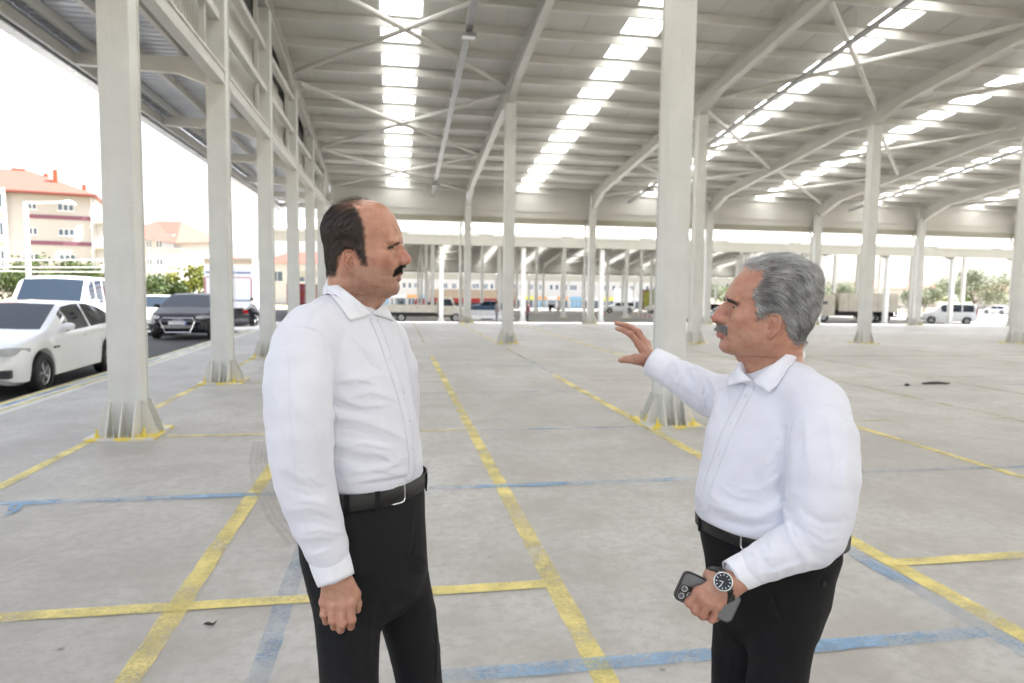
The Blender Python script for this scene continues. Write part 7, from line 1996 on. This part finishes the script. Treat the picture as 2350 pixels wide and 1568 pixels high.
tree('large pale green tree far right behind the people carrier', tpos(2235, 150), 9.0, 12.0, 6, M_LEAFP, 3000, .3, group='trees on the far right')
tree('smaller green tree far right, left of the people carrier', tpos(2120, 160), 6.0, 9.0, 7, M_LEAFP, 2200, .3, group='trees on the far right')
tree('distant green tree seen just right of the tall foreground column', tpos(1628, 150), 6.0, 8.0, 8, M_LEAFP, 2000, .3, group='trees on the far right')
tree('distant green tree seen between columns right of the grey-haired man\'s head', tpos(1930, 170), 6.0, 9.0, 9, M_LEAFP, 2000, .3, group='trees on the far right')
# a wooded strip on the horizon that reads as one mass
def far_wood():
    r_ = np.random.RandomState(77); n = 9000; a = r_.uniform(-1.2, 1.25, n); R_ = r_.uniform(420, 520, n); hz = r_.uniform(0, 1, n)**1.3 * (7 + 4*np.sin(a*23) + 3*np.sin(a*61))
    yaw0 = math.atan2(E_B[0], E_B[1]); P = np.stack([R_*np.sin(a + yaw0), R_*np.cos(a + yaw0), hz - 3], 1)
    u = r_.normal(size=(n, 3)); u /= np.linalg.norm(u, axis=1, keepdims=True); v = np.cross(u, r_.normal(size=(n, 3))); v /= np.linalg.norm(v, axis=1, keepdims=True); sz = r_.uniform(1.2, 2.6, (n, 1))
    q = np.stack([P - u*sz, P - v*sz*.6, P + u*sz, P + v*sz*.6], 1).reshape(-1, 3)
    o = link('far_wood', np_mesh('far_wood', q, np.arange(4*n).reshape(-1, 4), M_LEAF, (0, 0, 0), False, np.repeat(np.repeat(r_.uniform(0, 1, n), 4)[:, None], 3, 1)), None, 'stuff'); tag(o, 'distant wooded strip along the horizon', 'woodland')
far_wood()

# ================================================================ street furniture
def lamp_post():
    D = 30.0; b = at_depth(68, 700, D); s = D / F_PX; z0 = gh(b[0], b[1]); t = thing('street_lamp', 'white street lamp with a long horizontal arm in front of the apartment block', 'street lamp', (b[0], b[1], z0)); zt = at_depth(62, 467, D)[2]
    part('pole', MB().tube([(b[0], b[1], z0), (b[0], b[1], (z0+zt)/2), (b[0], b[1], zt)], [.12, .10, .085], 12), M_WFRAME, t, smooth=True); part('collar', MB().tube([(b[0], b[1], 2.8), (b[0], b[1], 2.95)], .16, 12), M_WFRAME, t)
    e = b + E_A * (98 * s); part('arm', MB().tube([(b[0], b[1], zt - .02), (e[0], e[1], zt + .02)], .05, 10), M_WFRAME, t, smooth=True)
    hd = MB().tube([tuple(np.array([e[0], e[1], zt + .02]) - E_A*.3), (e[0], e[1], zt + .02), tuple(np.array([e[0], e[1], zt - .06]) + E_A*.3)], [.07, .12, .05], 10); part('lamp_head', hd, M_WFRAME, t, smooth=True)
lamp_post()
for k, (v0, v1) in enumerate(((588, 592), (604, 610), (612, 622))):
    D = 54 + k; a, b = at_depth(-260, v0, D), at_depth(420, v1, D); mid_ = (a + b)/2 - np.array([0, 0, .25])
    o = link('overhead_cable', MB().tube([tuple(a), tuple((a+mid_)/2 - np.array([0, 0, .06])), tuple(mid_), tuple((b+mid_)/2 - np.array([0, 0, .06])), tuple(b)], .035, 6).mesh('overhead_cable', M_WFRAME))
    tag(o, ['topmost', 'middle', 'lowest'][k] + ' of the three pale cables strung across the trees on the left', 'cable', 'overhead cables')
def tape(u0, u1, D, v, lab):
    t = NT('red_white_tape'); co = t.coord('Object'); sep = t.n('ShaderNodeSeparateXYZ'); t.l(co, sep.inputs[0]); fr = t.math('FRACT', t.math('MULTIPLY', sep.outputs[0], 2.2)); m = t.set(t.mix(t.math('GREATER_THAN', fr, .5), (.75, .72, .70), (.60, .07, .06)), .5)
    a, b = at_depth(u0, v, D), at_depth(u1, v, D); mb = MB(); n_ = 12
    P = [(a + (b - a)*i/n_) - np.array([0, 0, .25*math.sin(math.pi*i/n_)]) for i in range(n_ + 1)]
    mb.add([tuple(p) for p in P] + [tuple(p + np.array([0, .004, -.09])) for p in P], [(i, i+1, n_+2+i, n_+1+i) for i in range(n_)])
    o = link('barrier_tape', mb.mesh('barrier_tape', m)); mm_ = o.modifiers.new('s', 'SOLIDIFY'); mm_.thickness = .004; tag(o, lab, 'tape', 'red and white barrier tapes')
tape(1352, 1395, 70, 716, 'red and white tape left of the old estate car'); tape(1450, 1525, 70, 719, 'red and white tape right of the old estate car')
def barrier(u, D, lab):
    p = far_pos(u, D); r = thing('concrete_barrier', lab, 'barrier', p, local=True); r.rotation_euler = (0, 0, rad(-8))
    o = part('block', MB().prism([(-.3, 0), (.3, 0), (.28, .18), (.12, .35), (.09, .8), (-.09, .8), (-.12, .35), (-.28, .18)], 'x', -1.6, 1.6), M_WFRAME, r, fix=True); part('lifting_slot', MB().box(-.5, .5, -.31, -.302, .02, .09), M_BLKPL, r)
barrier(1118, 57, 'long white concrete barrier block in front of the blue saloon')
def fence(u0, u1, D):
    a, b = at_depth(u0, 700, D), at_depth(u1, 700, D); t = thing('yard_fence', 'low dark railing fence across the yard on the far right', 'fence', (a[0], a[1], gh(a[0], a[1])), local=False); n_ = 40
    for k in range(n_ + 1):
        p = a + (b - a)*k/n_; z = gh(p[0], p[1]); part('post', MB().box(p[0]-.05, p[0]+.05, p[1]-.05, p[1]+.05, z, z + 1.3), M_DARK, t)
    for h in (.35, .8, 1.25):
        za, zb_ = gh(a[0], a[1]) + h, gh(b[0], b[1]) + h; part('rail', MB().tube([(a[0], a[1]-.08, za), (b[0], b[1]-.08, zb_)], .05, 6), M_DARK, t)
fence(1900, 2500, 125)
# bits lying on the floor
def debris(u, v, L, lab, seed, wd=.05):
    p = gnd(u, v); r_ = random.Random(seed); mb = MB(); pts = []
    for k in range(6): pts.append((p[0] + (k/5 - .5)*L, p[1] + r_.uniform(-.02, .02), .012 + r_.uniform(0, .012)))
    mb.tube(pts, [wd*.1, wd*.3, wd*.4, wd*.32, wd*.25, wd*.08], 6)
    o = link('scrap', mb.mesh('scrap', M_DARKS, (p[0], p[1], 0), True)); o.location = (p[0], p[1], 0); tag(o, lab, 'scrap', 'scraps on the floor')
M_DARKS = simple('dark_scrap', (.045, .04, .036), .8, var=.3, scale=30)
debris(2148, 882, .62, 'long dark strip of scrap lying on the floor at the far right', 1, .09); debris(2083, 886, .10, 'small dark lump on the floor left of the long scrap strip', 2, .08)
debris(482, 1438, .055, 'brown dry leaf scrap on the floor beside the yellow line crossing', 3, .022)

# ================================================================ distant people
def figure(label, u, D, h, shirt, trousers, hair, face, pose='stand', z=None):
    p = at_depth(u, 700, D); z0 = gh(p[0], p[1]) if z is None else z; r = thing('person', label, 'person', (p[0], p[1], z0)); s = h / 1.75
    fwd = E_A * face; lat = E_B
    def Q(f, l, zz): return np.array([p[0], p[1], z0]) + (fwd*f + lat*l + np.array([0, 0, zz])) * s
    if pose == 'stand':
        hip, sh, hd = .92, 1.43, 1.62; legs = [[Q(0, sg*.09, .90), Q(.02, sg*.10, .48), Q(-.02, sg*.11, .06)] for sg in (1, -1)]
        arms = [[Q(0, sg*.19, 1.40), Q(-.03, sg*.23, 1.12), Q(.16, sg*.16, 1.02)] for sg in (1, -1)]; toe = [Q(.14, sg*.11, .04) for sg in (1, -1)]
        torso = [Q(0, 0, .95), Q(0, 0, 1.2), Q(-.01, 0, 1.38)]; head = Q(.03, 0, 1.62); neck = Q(0, 0, 1.45)
    else:
        legs = [[Q(-.12, sg*.10, .30), Q(.32, sg*.14, .48), Q(.18, sg*.12, .07)] for sg in (1, -1)]; toe = [Q(.32, sg*.12, .04) for sg in (1, -1)]
        arms = [[Q(.12, sg*.20, .78), Q(.34, sg*.22, .56), Q(.56, sg*.10, .50)] for sg in (1, -1)]; torso = [Q(-.12, 0, .34), Q(-.02, 0, .58), Q(.10, 0, .78)]; head = Q(.22, 0, .96); neck = Q(.15, 0, .84)
    M_S, M_T = simple('figure_shirt', shirt, .85), simple('figure_trousers', trousers, .85)
    def mk(name, f, pts, mat, cols=None, hh=.028):
        lo, hi = bounds(np.array(pts), pad=.2); v, fc = sdf_mesh(f, lo, hi, hh, 1)
        c = None
        if cols is not None:
            c = np.ones((len(v), 3))*np.array((.30, .16, .11)); top = np.linalg.norm(v - (head + np.array([0, 0, .06*s]) - fwd*.03*s), axis=1) < .115*s; c[top] = hair
        return link(name, np_mesh(name, v, fc, mat, ORIG[r], True, c), r)
    def body(P):
        d = d_ell(P, head, (.085*s, .085*s, .12*s)); d = smin(d, d_cone(P, neck, head, .055*s, .055*s), .03)
        d = smin(d, d_chain(P, torso, [.10*s, .10*s, .11*s], .04), .04)
        for a in arms: d = smin(d, d_chain(P, a, [.045*s, .04*s, .035*s], .02), .02); d = smin(d, d_sphere(P, a[2] + (a[2]-a[1])*.2, .045*s), .02)
        for l in legs: d = smin(d, d_chain(P, l, [.075*s, .05*s, .035*s], .02), .02)
        return d
    mk('body', body, [head] + torso + arms[0] + arms[1] + legs[0] + legs[1], M_SKIN, True, .024)
    def sh_(P):
        d = d_chain(P, torso, [.135*s, .14*s, .13*s], .05); d = smin(d, d_cone(P, arms[0][0], arms[1][0], .075*s, .075*s), .05)
        for a in arms: d = smin(d, d_chain(P, a[:2] + [a[1] + (a[2]-a[1])*(.75 if pose != 'stand' else .1)], [.075*s, .06*s, .055*s], .02), .03)
        return d
    mk('shirt', sh_, torso + arms[0] + arms[1], M_S)
    def tr_(P):
        d = d_ell(P, torso[0], (.14*s, .14*s, .10*s))
        for l in legs: d = smin(d, d_chain(P, l, [.105*s, .075*s, .06*s], .03), .04)
        return d
    mk('trousers', tr_, [torso[0]] + legs[0] + legs[1], M_T)
    for l, t_ in zip(legs, toe): mk('shoe', lambda P, l=l, t_=t_: d_cone(P, l[2] - np.array([0, 0, .01]), t_, .055*s, .045*s), [l[2], t_], M_SHOE)
    return r
figure('man in dark red top and black trousers standing under the far eave', 1212, 47.0, 1.78, (.055, .012, .018), (.012, .012, .014), (.01, .008, .007), -1)
figure('person in grey work clothes standing behind the second-row column', 1140, 50.5, 1.72, (.16, .165, .17), (.15, .155, .16), (.05, .045, .04), 1)
figure('person with a blue cap standing behind the pickup bed', 921, 60.0, 1.70, (.05, .06, .09), (.03, .03, .035), (.02, .16, .42), 1)
figure('man in a white shirt crouching at the roadside behind the left columns', 590, 31.5, 1.75, (.70, .70, .73), (.012, .012, .016), (.01, .008, .007), -1, 'crouch', z=.0)
